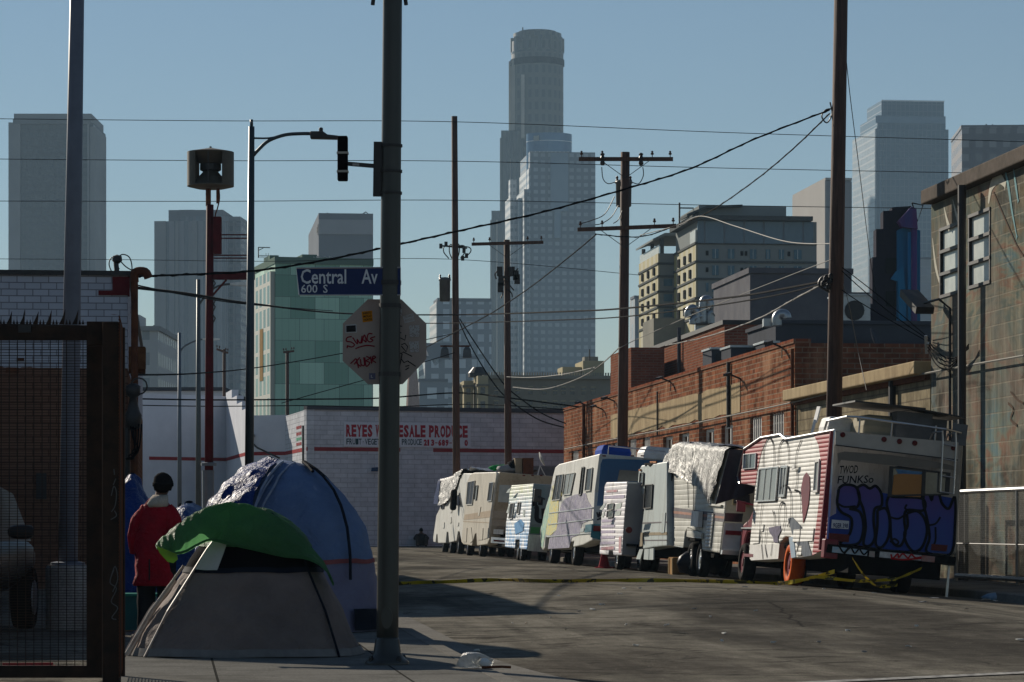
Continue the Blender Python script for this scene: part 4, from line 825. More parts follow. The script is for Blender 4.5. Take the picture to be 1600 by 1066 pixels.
# modern apartment block with glazed top floor
M_ab = pm('apartment_render', (.25, .27, .26), (.21, .23, .23), .1, .8); M_ay = facade('apartment_lit', (.36, .34, .22), (.29, .25, .085), 3.1, 90, .45, 1., .8, .8, var=.2, glass2=(.4, .36, .2)); M_agl = facade('curtain_wall', (.1, .13, .16), (.06, .11, .16), 2.2, 8, .9, .97, .4, .15, var=.4, glass2=(.1, .18, .24)); M_aln = pm('dark_floor_line', (.09, .1, .1))  # flank tone made warmer and paler to carry the sunlight
Y = 330; p = Y / F
o, W, D, h = tower('modern apartment block with glazed top storey and slanted roof canopy', 1090, 1276, 345, Y, M_ab, u0=1056, cat='building', name='apartment_block', group=None)
zf = [zat(v, Y) for v in (380, 409, 436, 466, 496, 525)]
sub(o, 'glazed_storey', M_agl, (-.04, W - 6 * p, -.25, -.02, zf[0], h)); sub(o, 'glazed_storey', M_wglass, (-.25, -.02, 0, 3.5, zf[0], h - 1))
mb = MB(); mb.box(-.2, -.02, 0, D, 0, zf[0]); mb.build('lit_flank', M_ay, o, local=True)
for z in zf: sub(o, 'floor_line', M_aln, (-.3, W, -.14, -.02, z - .12, z + .12)); sub(o, 'floor_line', M_aln, (-.32, -.21, 0, D, z - .12, z + .12))
mb = MB(); mb.box(-.8, W * .95, -1.2, 14, h + .02, h + .5); mb.build('roof_slab', M_aln, o, local=True); mb = MB(); mb.box(.5, W - 3, 2, 14, h + .5, h + 1.9); mb.build('roof_house', M_ab, o, local=True)
mb = MB(); mb.prism([(-1., 1, h + .55), (1.2, 1, h + 1.5), (5.2, 1, h + 1.75), (5.2, 1, h + 1.95), (1.2, 1, h + 1.75), (-1., 1, h + .85)], (0, 5, 0)); mb.build('slanted_canopy', M_aln, o, local=True)
M_abl = pm('apartment_window_blue', (.05, .12, .17), (.08, .17, .22), .6, .2)
for v0_, v1_ in ((389, 404), (415, 430)):
    for u, w_, sm_ in ((1113, 10, 0), (1138, 10, 0), (1173, 10, 0), (1198, 7, 0), (1219, 8, 0), (1243, 12, 0), (1103, 4, 1), (1158, 4, 1), (1165, 3.5, 1), (1233, 4, 1)):
        x = (u - 1090) * p * 1.0; w = sub(o, 'window', M_black if sm_ else M_abl, (x, x + w_ * p, -.1, -.01, zat(v1_, Y) + (.35 if sm_ else 0), zat(v0_, Y) - (.2 if sm_ else 0)))
        if not sm_: sub(w, 'mullion', M_alu, (x + w_ * p * .45, x + w_ * p * .5, -.14, -.105, zat(v1_, Y), zat(v0_, Y)))
for v0_, v1_ in ((442, 456), (470, 484), (500, 514)):
    for u, w_ in ((1103, 4), (1113, 9)): x = (u - 1090) * p; sub(o, 'window', M_abl, (x, x + w_ * p, -.1, -.01, zat(v1_, Y), zat(v0_, Y)))
for v0_ in (392, 418, 446, 474):
    for f in (.2, .45, .72): sub(o, 'window', M_black, (-.34, -.21, D * f, D * f + 1.1, zat(v0_ + 13, Y), zat(v0_, Y)))
mb = MB(); z = zat(322, Y); mb.bar((-1, 6, h), (-1, 6, z + 1), .18); mb.bar((-1, 6, z + .4), (.6, 6, z + .4), .14); mb.build('roof_mast', M_dark, o, local=True)
Y2 = 345; p2 = Y2 / F
o, W, D, h = tower('lower apartment wing with an open roof terrace and canopy beside the glazed block', 1031, 1055, 396, Y2, M_ab, u0=1001, cat='building', name='apartment_block', group=None)
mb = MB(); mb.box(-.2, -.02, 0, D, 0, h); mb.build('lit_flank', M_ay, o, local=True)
for v in (412, 432, 456, 480, 505): z = zat(v, Y2); sub(o, 'floor_line', M_aln, (-.3, W, -.14, -.02, z - .12, z + .12)); sub(o, 'floor_line', M_aln, (-.32, -.21, 0, D, z - .12, z + .12))
for v in (436, 460, 484):
    sub(o, 'window', M_abl, (W * .25, W * .8, -.1, -.01, zat(v + 11, Y2), zat(v, Y2)))
for v in (416, 440, 464, 488):
    for f in (.15, .45, .75): sub(o, 'window', M_black, (-.34, -.21, D * f, D * f + 1.2, zat(v + 11, Y2), zat(v, Y2)))
sub(o, 'terrace_post', M_aln, (.1, .5, .1, .5, h, zat(372, Y2))); sub(o, 'terrace_post', M_aln, (.1, .5, D * .5, D * .5 + .4, h, zat(372, Y2))); sub(o, 'terrace_post', M_aln, (.1, .5, D - .5, D - .1, h, zat(372, Y2)))
mb = MB(); mb.prism([(-.8, 0, zat(372, Y2) - .1), (.6, 0, zat(372, Y2) + .6), (4.5, 0, zat(372, Y2) + .6), (4.5, 0, zat(372, Y2) + .3), (.6, 0, zat(372, Y2) + .25), (-.8, 0, zat(372, Y2) - .3)], (0, D * .9, 0)); mb.build('terrace_roof', M_ab, o, local=True)
sub(o, 'terrace_rail', M_wglass, (-.1, -.04, 0, D, h, h + 1)); sub(o, 'podium', M_bgd, (-2, 22, -8, -.2, 0, zat(505, Y2)))
o, W, D, h = tower('small blue grey block beside the base of the lower apartment wing', 992, 1003, 466, 700, M_t4, u0=984, cat='building', group=None); sub(o, 'parapet', M_t3, (-.2, W, -.2, 6, h, h + .6))
# pale slab and glass tower on the right
M_t6 = pm('sunlit_slab_tone', (.4, .38, .35), (.34, .32, .3), .03); M_t6d = pm('shaded_slab_tone', (.26, .26, .27), None, .03)  # one concrete in two tones: pale for sunlit flank, grey for shaded front
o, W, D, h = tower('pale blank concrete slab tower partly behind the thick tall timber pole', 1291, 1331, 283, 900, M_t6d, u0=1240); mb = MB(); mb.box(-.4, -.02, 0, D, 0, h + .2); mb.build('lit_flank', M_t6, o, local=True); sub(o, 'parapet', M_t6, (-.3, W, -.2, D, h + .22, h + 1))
M_t7 = facade('blue_curtain_wall', (.11, .17, .22), (.07, .125, .175), 2.6, 4., .8, .85, .45, .25, var=.25, glass2=(.1, .16, .21)); M_t7s = facade('sunlit_curtain_wall', (.25, .3, .335), (.21, .265, .3), 2.6, 4., .7, .8, .5, .3, var=.2)  # paler copy of the blue wall paints its flank as sunlit
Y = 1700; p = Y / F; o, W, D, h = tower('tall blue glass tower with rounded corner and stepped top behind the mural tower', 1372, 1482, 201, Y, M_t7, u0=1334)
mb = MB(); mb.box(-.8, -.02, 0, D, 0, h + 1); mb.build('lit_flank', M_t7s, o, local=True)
sub(o, 'upper_step', M_t7, (1, W - .1, 6, D * .8, h, zat(178, Y))); sub(o, 'crown', M_t7, (12 * p, W, 10, D * .75, zat(178, Y), zat(153, Y)))
sub(o, 'crown_rim', M_alu, (12 * p, W + .2, 9.7, 9.9, zat(154, Y), zat(152, Y))); sub(o, 'dark_band', M_gd, (0, W - .2, 5.7, 5.95, zat(190, Y), zat(179, Y)))
mb = MB(); mb.lathe([(7 * p, 0), (7 * p, h)], (3 * p, 5 * p, 0), 24); mb.build('rounded_corner', M_t7, o, local=True); sub(o, 'slot', M_gd, (1 * p, 3 * p, -4 * p, -3.2 * p + 2, 0, zat(265, Y)))
M_t8 = facade('dark_block', (.1, .1, .115), (.13, .13, .14), 5, 5, .5, .5, var=.4); Y = 1100
o, W, D, h = tower('dark grey office block behind the roof of the mural building', 1503, 1680, 201, Y, M_t8, D=40, rz=-.05); sub(o, 'parapet', M_t8, (-.3, W, -.3, 40, h, h + 1.2)); mb = MB(); mb.bar((40 * Y / F, 5, h), (40 * Y / F, 5, h + 2.2), .5); mb.bar((50 * Y / F, 5, h), (50 * Y / F, 5, h + 2.2), .3); mb.build('antenna', M_dark, o, local=True)
o, W, D, h = tower('pale banded low block seen between the painted tower and the mural building', 1436, 1470, 405, 1000, facade('banded', (.36, .4, .42), (.2, .23, .26), 60, 5, 1., .5), D=30); sub(o, 'parapet', M_t3, (-.2, W, -.2, 30, h, h + .6))
# far pale yard between blocks at right (balcony screen)
o, w_, h_ = fbox('white_block', 'small white block glimpsed between the big wooden pole and the painted tower', 1300, 1362, 462, 560, 260, 10, M_wpaint); mb = MB(); mb.box(-.1, w_ + .1, -.1, 10, h_, h_ + .3); mb.build('coping', M_grayp, o, local=True)
# ---------------------------------------------------------------- parked motorhomes and trailers
M_tyre = pm('tyre_rubber', (.018, .018, .018), (.035, .033, .03), 8, .85); M_under = pm('underbody', (.012, .012, .012), None, 3, .9)
M_chrome = metal('worn_chrome', (.6, .6, .6), .3, .95); M_redl = pm('red_tail_lens', (.12, .008, .008), (.08, .008, .008), 9, .4); M_ambl = pm('amber_lens', (.5, .16, .01), None, 9, .3)
M_pane = pm('motorhome_glass', (.035, .04, .045), (.09, .095, .095), 2.2, .14, spec=.7); M_pane2 = pm('pale_motorhome_glass', (.2, .22, .22), (.32, .34, .33), 1.5, .25, spec=.6)
def ribbed(name, c, c2, pitch=.11, strength=.55):
    k = NT(name); q = k.n('SeparateXYZ'); k.l(k.obj(), q.inputs[0]); f = k.math('FRACT', k.math('DIVIDE', k.math('ADD', q.outputs[2], 20.), pitch))
    col = k.mix(k.ramp(k.noise(1.4, 6, rough=.7), [(.4, 0.), (.7, 1.)]), c, c2)
    col = k.mix(k.ramp(k.noise(2., 5, rough=.8, stretch=(1, 1, .2)), [(.54, 0.), (.68, .7)]), col, (.12, .105, .085))
    h = k.ramp(f, [(0., 0.), (.12, .75), (.5, 1.), (.86, .75), (1., 0.)]); k.bump(h, strength, .035); return k.end(col, .5, 0, .2)
class Veh:
    def __init__(s, name, label, cat, tL, W, u_rear, v_rear, roll, group='motorhomes and trailers parked along the kerb', yaw=0., L=None, u_front=None, zg=None):
        s.tL, s.W = tL, W; s.sr = s_of(u_rear, tL); s.sf = s_of(u_front, tL)
        zl = gz((s.sr + s.sf) / 2, tL) if zg is None else zg; zr = zl - sin(roll) * W
        s.o = thing(name, label, cat, st(s.sr, tL + W / 2, (zl + zr) / 2), TH + yaw, group, roll)
        s.M = MW[s.o]; s.I = s.M.inverted(); s.w2 = W / 2
    def ray(s, u, v, ax, val):
        a = s.I @ Vector((0, 0, H)); b = s.I @ P(u, v, 50.); d = b - a; k = (val - a[ax]) / d[ax]; return a + d * k
    def L(s, u, v, off=0.): p = s.ray(u, v, 0, -s.w2 - off); return p          # left flank
    def R(s, u, v, off=0.): return s.ray(u, v, 1, -off)                        # rear wall
    def body(s, name, mats, uv, inset=0., bevel=.03, extra=None):
        pl = [s.L(u, v) for u, v in uv]; mb = MB(); mb.prism([p + Vector((inset, 0, 0)) for p in pl], (s.W - 2 * inset, 0, 0))
        return mb.build(name, mats, s.o, local=True, bevel=bevel)
    def flank(s, name, mat, uv, off=.012, th=.01, par=None, sp=0):                # flat panel on the left flank
        pl = [s.L(u, v, off) for u, v in uv]
        if sp: pl = spline(pl, sp)
        mb = MB(); mb.prism(pl, (th, 0, 0)); return mb.build(name, mat, par or s.o, M=s.M, local=True)
    def rear(s, name, mat, uv, off=.012, th=.01, par=None, sp=0):
        pl = [s.R(u, v, off) for u, v in uv]
        if sp: pl = spline(pl, sp)
        mb = MB(); mb.prism(pl, (0, th, 0)); return mb.build(name, mat, par or s.o, M=s.M, local=True)
    def win(s, side, uv, mat=None, frame=None, fw=.05, bars=0):
        f = s.L if side == 'L' else s.R; n = Vector((-1, 0, 0)) if side == 'L' else Vector((0, -1, 0))
        pts = [f(u, v, .02) for u, v in uv]; mb = MB(); mb.prism(pts, -n * .018); w = mb.build('window', mat or M_pane, s.o, M=s.M, local=True)
        c = sum(pts, Vector()) / len(pts); mb = MB()
        outer = [c + (p - c) * (1 + fw / max(.15, (p - c).length) * 1.3) for p in pts]
        k = len(pts)
        for i in range(k):
            j = (i + 1) % k; mb.prism([pts[i], pts[j], outer[j], outer[i]], n * (.022 + .0015 * i))
        for b in range(bars):
            t = (b + 1) / (bars + 1); a_ = pts[0].lerp(pts[1], t); b_ = pts[3].lerp(pts[2], t); mb.bar(a_ + n * .012, b_ + n * .012, .035, .012, up=n)
        mb.build('window_frame', frame or M_alu, w, M=s.M, local=True); return w
    def stroke(s, name, mat, side, lines, w=.03, off=.016, par=None):
        """each run of paint is a mesh of its own"""
        if len(lines) > 1:
            for i, uv in enumerate(lines): s.stroke(name, mat, side, [uv], w, off + i * .0012, par)
            return
        f = s.L if side == 'L' else s.R; n = Vector((-1, 0, 0)) if side == 'L' else Vector((0, -1, 0)); mb = MB()
        for i, uv in enumerate(lines): mb.ribbon(spline([f(u, v) for u, v in uv], 5), w, n, off + i * .0012)
        return mb.build(name, mat, par or s.o, M=s.M, local=True)
    def wheel(s, u, v, r, tm=None, rim=None, width=.24, x=None, dual=False, both=True, y=None):
        """v = contact row of the near wheel"""
        yy = s.ray(u, v, 0, -s.w2 + .02).y if y is None else y
        for sx in ((-1, 1) if both else (-1,)):
            cx = sx * (s.w2 - width / 2 - .02); Rm = Matrix.Rotation(sx * pi / 2, 4, 'Y'); mb = MB()
            mb.lathe([(r * .62, -width / 2), (r * .9, -width / 2), (r, -width * .32), (r, width * .32), (r * .93, width / 2), (r * .64, width / 2), (r * .6, width * .3)], (cx, yy, r + s.gl(sx)), 28, Rm)
            w = mb.build('wheel', tm if (tm and sx < 0) else M_tyre, s.o, M=s.M, local=True, smooth=True); mb = MB()
            mb.lathe([(r * .63, width * .36), (r * .56, width * .42), (r * .5, width * .2), (r * .3, width * .24), (r * .2, width * .44), (0.02, width * .46)], (cx, yy, r + s.gl(sx)), 20, Rm)
            for q in range(6): a = q * pi / 3; mb.lathe([(.03 * r / .37, width * .2), (.03 * r / .37, width * .34)], Vector((cx, yy, r + s.gl(sx))) + (Rm @ Vector((cos(a) * r * .4, sin(a) * r * .4, 0))), 6, Rm)
            mb.build('rim', rim or M_chrome, w, M=s.M, local=True)
    def gl(s, sx): return 0.
    def chassis(s, y0, y1, z0=.32, z1=.7): mb = MB(); mb.box(-s.w2 + .35, s.w2 - .35, y0, y1, z0, z1); mb.box(-s.w2 + .1, s.w2 - .1, y0 + .3, y1 - .3, z1, z1 + .06); return mb.build('chassis', M_under, s.o, local=True)
def scale(uv, ox, oy, k): return [(ox + x / k, oy + y / k) for x, y in uv]
# === 1: nearest, red and white motorhome with graffiti on its rear wall
A = lambda *uv: scale(uv, 1140, 640, 3.806)
B = lambda *uv: scale(uv, 1280, 640, 3.81)
M_w7 = ribbed('white_ribbed_siding', (.72, .72, .68), (.5, .5, .46), .08, .6); M_r7 = ribbed('red_ribbed_siding', (.3, .02, .03), (.2, .03, .035), .08, .6); M_r7p = pm('red_cab_paint', (.2, .022, .035), (.13, .02, .03), 2.5, .35)
M_rear7 = grime('beige_rear_wall', (.42, .39, .34), (.3, .28, .245), (.1, .08, .06), .6); M_spray = pm('black_spray', (.012, .012, .016), None, 3, .6)
V = Veh('motorhome', 'motorhome with red and white ribbed sides, blue and purple graffiti across its rear', 'motorhome', 11.6, 2.38, 1298, 0, R(4.7), u_front=1150)
side7 = A((626, 124), (335, 177), (300, 150), (185, 170), (86, 235), (48, 398), (60, 440), (152, 458), (120, 800), (112, 880), (125, 900), (285, 893), (297, 790), (330, 756), (362, 760), (366, 885), (490, 872), (552, 838), (580, 790))
bd = V.body('body', [M_w7, M_rear7, M_r7], side7)
for pl in bd.data.polygons:
    if pl.normal.y < -.55: pl.material_index = 1
    elif pl.normal.z > .5: pl.material_index = 1
V.flank('red_panel', M_r7, A((186, 172), (86, 237), (50, 398), (62, 438), (152, 450), (165, 360), (190, 250), (225, 172)), .008); V.flank('red_panel', M_r7, A((622, 128), (500, 150), (528, 210), (545, 330), (538, 480), (520, 640), (490, 868), (550, 836), (578, 788)), .009)
V.flank('skirt_panel', M_white, A((118, 806), (296, 800), (288, 888), (126, 897)), .014); V.flank('skirt_panel', pm('pale_blue_patch', (.3, .4, .5), (.4, .46, .5), 2), A((352, 760), (380, 756), (384, 800), (392, 878), (366, 884)), .014)
V.flank('red_spray_mark', M_r7p, A((455, 374), (474, 400), (476, 470), (468, 560), (452, 630), (436, 676), (432, 600), (424, 470), (438, 400)), .018)
V.stroke('black_spray_lines', M_spray, 'L', [A(*q) for q in [((205, 340), (210, 230), (235, 170), (262, 200), (270, 290), (266, 345)), ((292, 330), (296, 240), (318, 185), (345, 195), (355, 250), (354, 320)), ((432, 180), (405, 250), (398, 330), (408, 400), (400, 470)), ((282, 548), (310, 470), (345, 455), (366, 490), (372, 560), (368, 640), (350, 700)), ((300, 690), (296, 620), (310, 560), (330, 560), (336, 640), (322, 720)), ((262, 600), (272, 640), (270, 690)), ((392, 480), (420, 490), (432, 540), (428, 610)), ((200, 560), (190, 640), (188, 720), (196, 800), (205, 890)), ((225, 700), (218, 800), (230, 880)), ((262, 790), (252, 870)), ((430, 690), (424, 770), (402, 870)), ((338, 330), (322, 420), (318, 500))]], .04)
V.flank('grey_spray_shade', pm('grey_spray', (.1, .12, .15), (.2, .22, .24), 6), A((345, 650), (372, 640), (420, 690), (460, 770), (488, 868), (440, 876), (400, 800), (372, 740)), .0165)
V.flank('skull_spray', pm('lilac_spray', (.22, .2, .28), (.1, .1, .12), 9), A((232, 702), (300, 692), (304, 720), (286, 760), (288, 792), (262, 790), (258, 760), (236, 730)), .019)
V.win('L', A((90, 270), (158, 264), (154, 346), (86, 352)), M_pane, M_alu, .05, 1)
V.win('L', A((182, 358), (288, 346), (272, 536), (164, 542)), M_pane2, M_alu, .06, 2); V.win('L', A((312, 348), (345, 346), (328, 505), (300, 506)), M_pane2, M_alu, .05, 1); V.win('L', A((515, 316), (536, 310), (526, 478), (504, 482)), M_pane2, M_white, .04)
V.flank('vent_flap', M_white, A((374, 328), (388, 322), (384, 350), (368, 358)), .09, .02)
for q in (A((138, 716), (178, 712), (172, 794), (132, 798)), A((380, 714), (500, 704), (492, 780), (374, 788)), A((404, 812), (428, 810), (424, 866), (400, 868)), A((186, 684), (202, 682), (198, 722), (184, 724))):
    V.flank('hatch', M_w7, q, .022, .012)
mb = MB(); pts = [V.L(u, v, .03) for u, v in A((60, 440), (48, 398), (86, 235), (185, 168), (300, 148), (335, 176), (626, 122), (580, 792), (552, 840))]
mb.tube(pts, .022, 6); mb.build('edge_trim', M_alu, V.o, M=V.M, local=True)
mb = MB(); q0 = V.L(*A((622, 130))[0]); q1 = V.L(*A((552, 836))[0]); mb.bar(q0 + Vector((-.02, -.03, 0)), q1 + Vector((-.02, -.03, 0)), .12, .07); mb.build('corner_strip', M_r7p, V.o, M=V.M, local=True)
# cab nose
yf = V.L(*A((122, 760))[0]).y; mb = MB(); zf7 = lambda v: V.L(*A((130, v))[0]).z
mb.prism([Vector((-V.w2 + .12, y, z)) for y, z in ((yf - .3, .62), (yf - .3, 1.72), (yf + .35, 1.62), (yf + .95, 1.3), (yf + 1.6, 1.18), (yf + 1.75, .9), (yf + 1.72, .55), (yf + 1.25, .55), (yf + 1.22, .82), (yf + 1.0, 1.0), (yf + .65, 1.0), (yf + .42, .82), (yf + .4, .55))], (V.W - .24, 0, 0)); mb.build('cab', M_r7p, V.o, local=True, bevel=.07)
mb = MB(); mb.box(-V.w2 + .08, -V.w2 + .1, yf + .02, yf + 1.5, 1.08, 1.11); mb.build('cab_trim', M_alu, V.o, local=True)
mb = MB(); mb.prism([Vector((-V.w2 + .1, yf - .1, 1.7)), Vector((-V.w2 + .1, yf + .35, 1.66)), Vector((-V.w2 + .16, yf + .15, 2.0)), Vector((-V.w2 + .16, yf - .1, 2.0))], (V.W - .24, 0, 0)); mb.build('windscreen', M_pane, V.o, local=True)
mb = MB(); mb.bar(Vector((-V.w2 + .1, yf + .05, 1.55)), Vector((-V.w2 - .32, yf + .15, 1.62)), .04); mb.box(-V.w2 - .3, -V.w2 - .12, yf + .1, yf + .2, 1.4, 1.62); mb.build('side_mirror', M_r7p, V.o, local=True, bevel=.03)
mb = MB(); mb.box(-V.w2 - .02, -V.w2 + .25, yf - .55, yf + .45, .5, .56); mb.build('step', M_r7p, V.o, local=True)
V.wheel(0, 0, .39, None, M_r7p, .25, y=yf + .82); ywr = V.L(*A((332, 1020))[0]).y; V.wheel(0, 0, .4, pm('orange_painted_tyre', (.6, .12, .02), (.45, .08, .02), 6, .6), M_r7p, .27, y=ywr)
V.chassis(.3, yf + 1.4)
# rear wall
V.rear('top_band', pm('cream_band', (.46, .44, .4), (.36, .34, .31), 2), B((98, 132), (830, 196), (826, 298), (96, 208)), .03, .028)
V.rear('seam_strip', M_dark, B((96, 208), (826, 297), (826, 304), (96, 215)), .045, .03)
V.rear('arch_panel', pm('brown_arch', (.2, .18, .155), (.16, .15, .13), 2), B((108, 260), (150, 250), (400, 268), (640, 300), (780, 330), (815, 345), (815, 362), (640, 345), (400, 330), (130, 300), (112, 330)), .006, .004)
M_p7 = pm('violet_spray', (.05, .022, .26), (.08, .03, .22), 3, .5); M_b7 = pm('blue_spray', (.012, .03, .2), (.008, .045, .26), 2.4, .5); M_bl7 = M_spray
def blend():
    k = NT('bubble_paint'); q = k.n('SeparateXYZ'); k.l(k.obj(), q.inputs[0]); z = k.math('ADD', q.outputs[2], k.math('MULTIPLY', k.noise(2.5, 5), .5))
    return k.end(k.ramp(k.math('DIVIDE', k.math('SUBTRACT', z, .9), 1.4), [(.2, (.006, .05, .27)), (.5, (.013, .03, .24)), (.8, (.04, .017, .18))]), .5)
M_bub = blend()
V.rear('blue_ground_spray', M_b7, B((60, 640), (100, 618), (105, 480), (220, 460), (400, 500), (600, 530), (700, 510), (812, 530), (806, 700), (788, 862), (400, 832), (50, 782)), .009, .007)
for nm, q in [('s', ((115, 470), (150, 448), (215, 460), (240, 520), (225, 580), (180, 590), (240, 610), (262, 690), (245, 780), (200, 806), (120, 800), (180, 740), (190, 650), (130, 610), (105, 560))), ('k', ((225, 465), (262, 448), (300, 470), (335, 455), (368, 500), (370, 570), (330, 590), (322, 660), (330, 760), (300, 810), (262, 800), (275, 700), (262, 600), (240, 540))), ('e', ((345, 600), (395, 590), (418, 660), (410, 760), (370, 820), (335, 800), (345, 690))), ('r', ((420, 500), (440, 520), (610, 530), (620, 600), (520, 600), (505, 660), (512, 740), (480, 812), (430, 780), (420, 650), (400, 560))), ('a', ((520, 620), (580, 605), (625, 650), (640, 730), (610, 820), (560, 845), (520, 800), (505, 740), (525, 690))), ('h', ((620, 505), (650, 498), (668, 540), (678, 500), (710, 500), (730, 560), (770, 590), (806, 520), (806, 690), (780, 860), (640, 850), (655, 760), (640, 650), (618, 560)))]:
    V.rear('bubble_letter', M_bub, B(*q), .014, .004)
    V.stroke('black_outline', M_bl7, 'R', [B(*(q + (q[0],)))], .05, .0155)
V.stroke('black_spray_lines', M_bl7, 'R', [B(*q) for q in [((640, 690), (690, 680), (720, 640)), ((520, 565), (510, 590), (540, 600)), ((420, 640), (470, 650), (515, 620)), ((110, 560), (150, 580), (215, 575)), ((690, 700), (690, 780), (670, 820)), ((420, 790), (445, 770), (470, 790), (450, 812))]], .035, .02)
mb = MB()
for txt, (x0, y0), (x1, y1), hgt in (('TWOD', (118, 382), (228, 378), 46), ('FUNKSo', (108, 440), (322, 436), 44)):
    o_ = V.R(*B((x0, y0))[0], .017); e_ = V.R(*B((x1, y1))[0], .017); t_ = V.R(*B((x0 + 6, y0 - hgt))[0], .017); text(mb, txt, o_, e_ - o_, t_ - o_, (0, 0, 0), .015)
mb.build('lettering', M_bl7, V.o, M=V.M, local=True)
V.rear('spray_fill', M_bl7, B((420, 345), (470, 336), (740, 372), (768, 395), (764, 500), (600, 528), (450, 522), (416, 500)), .013, .004)
w = V.win('R', B((440, 350), (756, 384), (748, 500), (430, 508)), M_pane, M_dark, .06)
V.rear('cardboard_sheet', pm('cardboard', (.4, .2, .07), (.33, .16, .06), 1.5, .85), B((446, 388), (500, 382), (612, 388), (605, 522), (520, 518), (432, 505)), .034, .006, w); V.rear('blue_curtain', pm('blue_curtain', (.1, .24, .42), (.05, .1, .2), 5), B((456, 354), (618, 372), (606, 386), (470, 382)), .032, .005, w); V.rear('window_divider', M_dark, B((616, 366), (636, 368), (630, 508), (610, 508)), .05, .02, w)
for q in ((140, 150), (386, 178), (478, 190), (569, 200), (800, 228)):
    c_ = V.R(*B(q)[0], .035); mb = MB(); mb.lathe([(.05, 0), (.045, .02), (.02, .03), (.001, .032)], c_, 12, Matrix.Rotation(pi / 2, 4, 'X') @ Matrix.Scale(1, 4)); mb.build('marker_lamp', M_redl, V.o, M=V.M, local=True)
pl = V.rear('number_plate', pm('plate_white', (.62, .64, .66), (.5, .52, .55), 6), B((76, 655), (178, 664), (174, 712), (72, 706)), .03, .012); mb = MB(); o_ = V.R(*B((82, 702))[0], .034); text(mb, '9GER 398', o_, V.R(*B((170, 706))[0], .034) - o_, V.R(*B((84, 676))[0], .034) - o_, (0, 0, 0), .02); mb.build('plate_lettering', pm('navy_ink', (.02, .03, .12)), pl, M=V.M, local=True)
V.rear('tail_light', M_redl, B((60, 735), (180, 745), (176, 790), (58, 780)), .04, .035); V.rear('tail_light', M_redl, B((670, 800), (765, 808), (758, 845), (666, 838)), .04, .035)
# bumper
c_ = [V.R(*q) for q in B((30, 800), (790, 876), (782, 930), (20, 850))]; mb = MB(); mb.prism([p + Vector((0, -.32, 0)) for p in c_], (0, .2, 0)); bp = mb.build('bumper', M_under, V.o, M=V.M, local=True, bevel=.015)
V.rear('sticker', pm('sky_sticker', (.25, .42, .55), (.5, .5, .52), 12), B((80, 815), (290, 838), (284, 872), (76, 850)), .33, .008, bp); V.rear('sticker', pm('pale_sticker', (.6, .62, .62), (.3, .3, .3), 10), B((362, 845), (610, 868), (606, 900), (358, 880)), .33, .008, bp); V.rear('sticker', pm('worn_sticker', (.4, .3, .28), (.3, .33, .3), 14), B((300, 842), (332, 845), (330, 880), (296, 876)), .33, .008, bp); V.rear('sticker', pm('red_sticker', (.4, .12, .08), (.35, .33, .33), 9), B((612, 868), (690, 876), (686, 910), (608, 902)), .33, .008, bp)
V.stroke('black_spray_lines', M_spray, 'R', [B(*q) for q in [((95, 815), (120, 850), (150, 820)), ((120, 862), (160, 822), (185, 855), (210, 826)), ((215, 830), (240, 862), (270, 832))]], .03, .345, bp); V.stroke('red_scrawl', pm('red_spray', (.45, .02, .02)), 'R', [B(*q) for q in [((400, 860), (410, 885), (440, 858), (445, 880), (470, 858), (500, 882), (520, 862), (545, 882), (580, 876)), ((398, 884), (470, 892), (580, 884))]], .03, .345, bp)
mb = MB(); c0 = V.R(*B((30, 790))[0]); mb.box(c0.x - .05, c0.x + .2, c0.y - .28, c0.y - .02, c0.z - .28, c0.z + .06); mb.build('corner_bracket', M_r7p, V.o, local=True, bevel=.02)
mb = MB(); mb.box(V.w2 - .32, V.w2 - .28, -.1, -.06, .03, .7); mb.build('jack_stand', M_alu, V.o, local=True)
# ladder
mb = MB()
la = [V.R(*q, .12) for q in B((722, 490), (737, 200), (735, 130), (700, 118))]; lb_ = [V.R(*q, .12) for q in B((800, 502), (815, 215), (814, 140), (790, 128))]
mb.tube([la[0], la[1], la[2], la[3] + Vector((0, .25, -.05)), la[3] + Vector((-.02, .45, -.25))], .018, 6); mb.tube([lb_[0], lb_[1], lb_[2], lb_[3] + Vector((0, .25, -.05)), lb_[3] + Vector((-.02, .45, -.25))], .018, 6)
for f in (0., .33, .68, .98): mb.tube([la[0].lerp(la[1], f), lb_[0].lerp(lb_[1], f)], .014, 6)
mb.build('ladder', M_alu, V.o, M=V.M, local=True)
# roof gear
zt = V.R(*B((300, 150))[0]).z
mb = MB(); rp = [Vector((-V.w2 + .12, .1, zt + .3)), Vector((V.w2 - .35, .1, zt + .3))]
mb.tube([Vector((-V.w2 + .1, 2.2, zt)), Vector((-V.w2 + .1, 1.9, zt + .28)), Vector((-V.w2 + .1, .25, zt + .3)), Vector((-V.w2 + .25, .1, zt + .3)), Vector((V.w2 - .5, .1, zt + .22)), Vector((V.w2 - .2, .2, zt + .18))], .022, 6)
for x in (-V.w2 + .3, -.3, .5): mb.tube([Vector((x, .1, zt + .0)), Vector((x, .1, zt + .27))], .016, 5)
mb.build('roof_rail', M_alu, V.o, local=True)
def ac(V, x, y, z, w, d, h, mat, name='air_conditioner'):
    mb = MB(); mb.loft([[Vector((x + sx * w * k / 2, y + sy * d * k / 2, z + q)) for sx, sy in ((-1, -1), (1, -1), (1, 1), (-1, 1))] for q, k in ((0, 1), (h * .5, 1), (h * .9, .88), (h, .78))]); return mb.build(name, mat, V.o, local=True, bevel=.03)
ac(V, -.8, 2.4, zt, .5, .8, .38, M_white); ac(V, -.25, 1.5, zt, .75, 1.1, .42, pm('tan_plastic', (.36, .33, .25), (.3, .27, .2), 3)); 
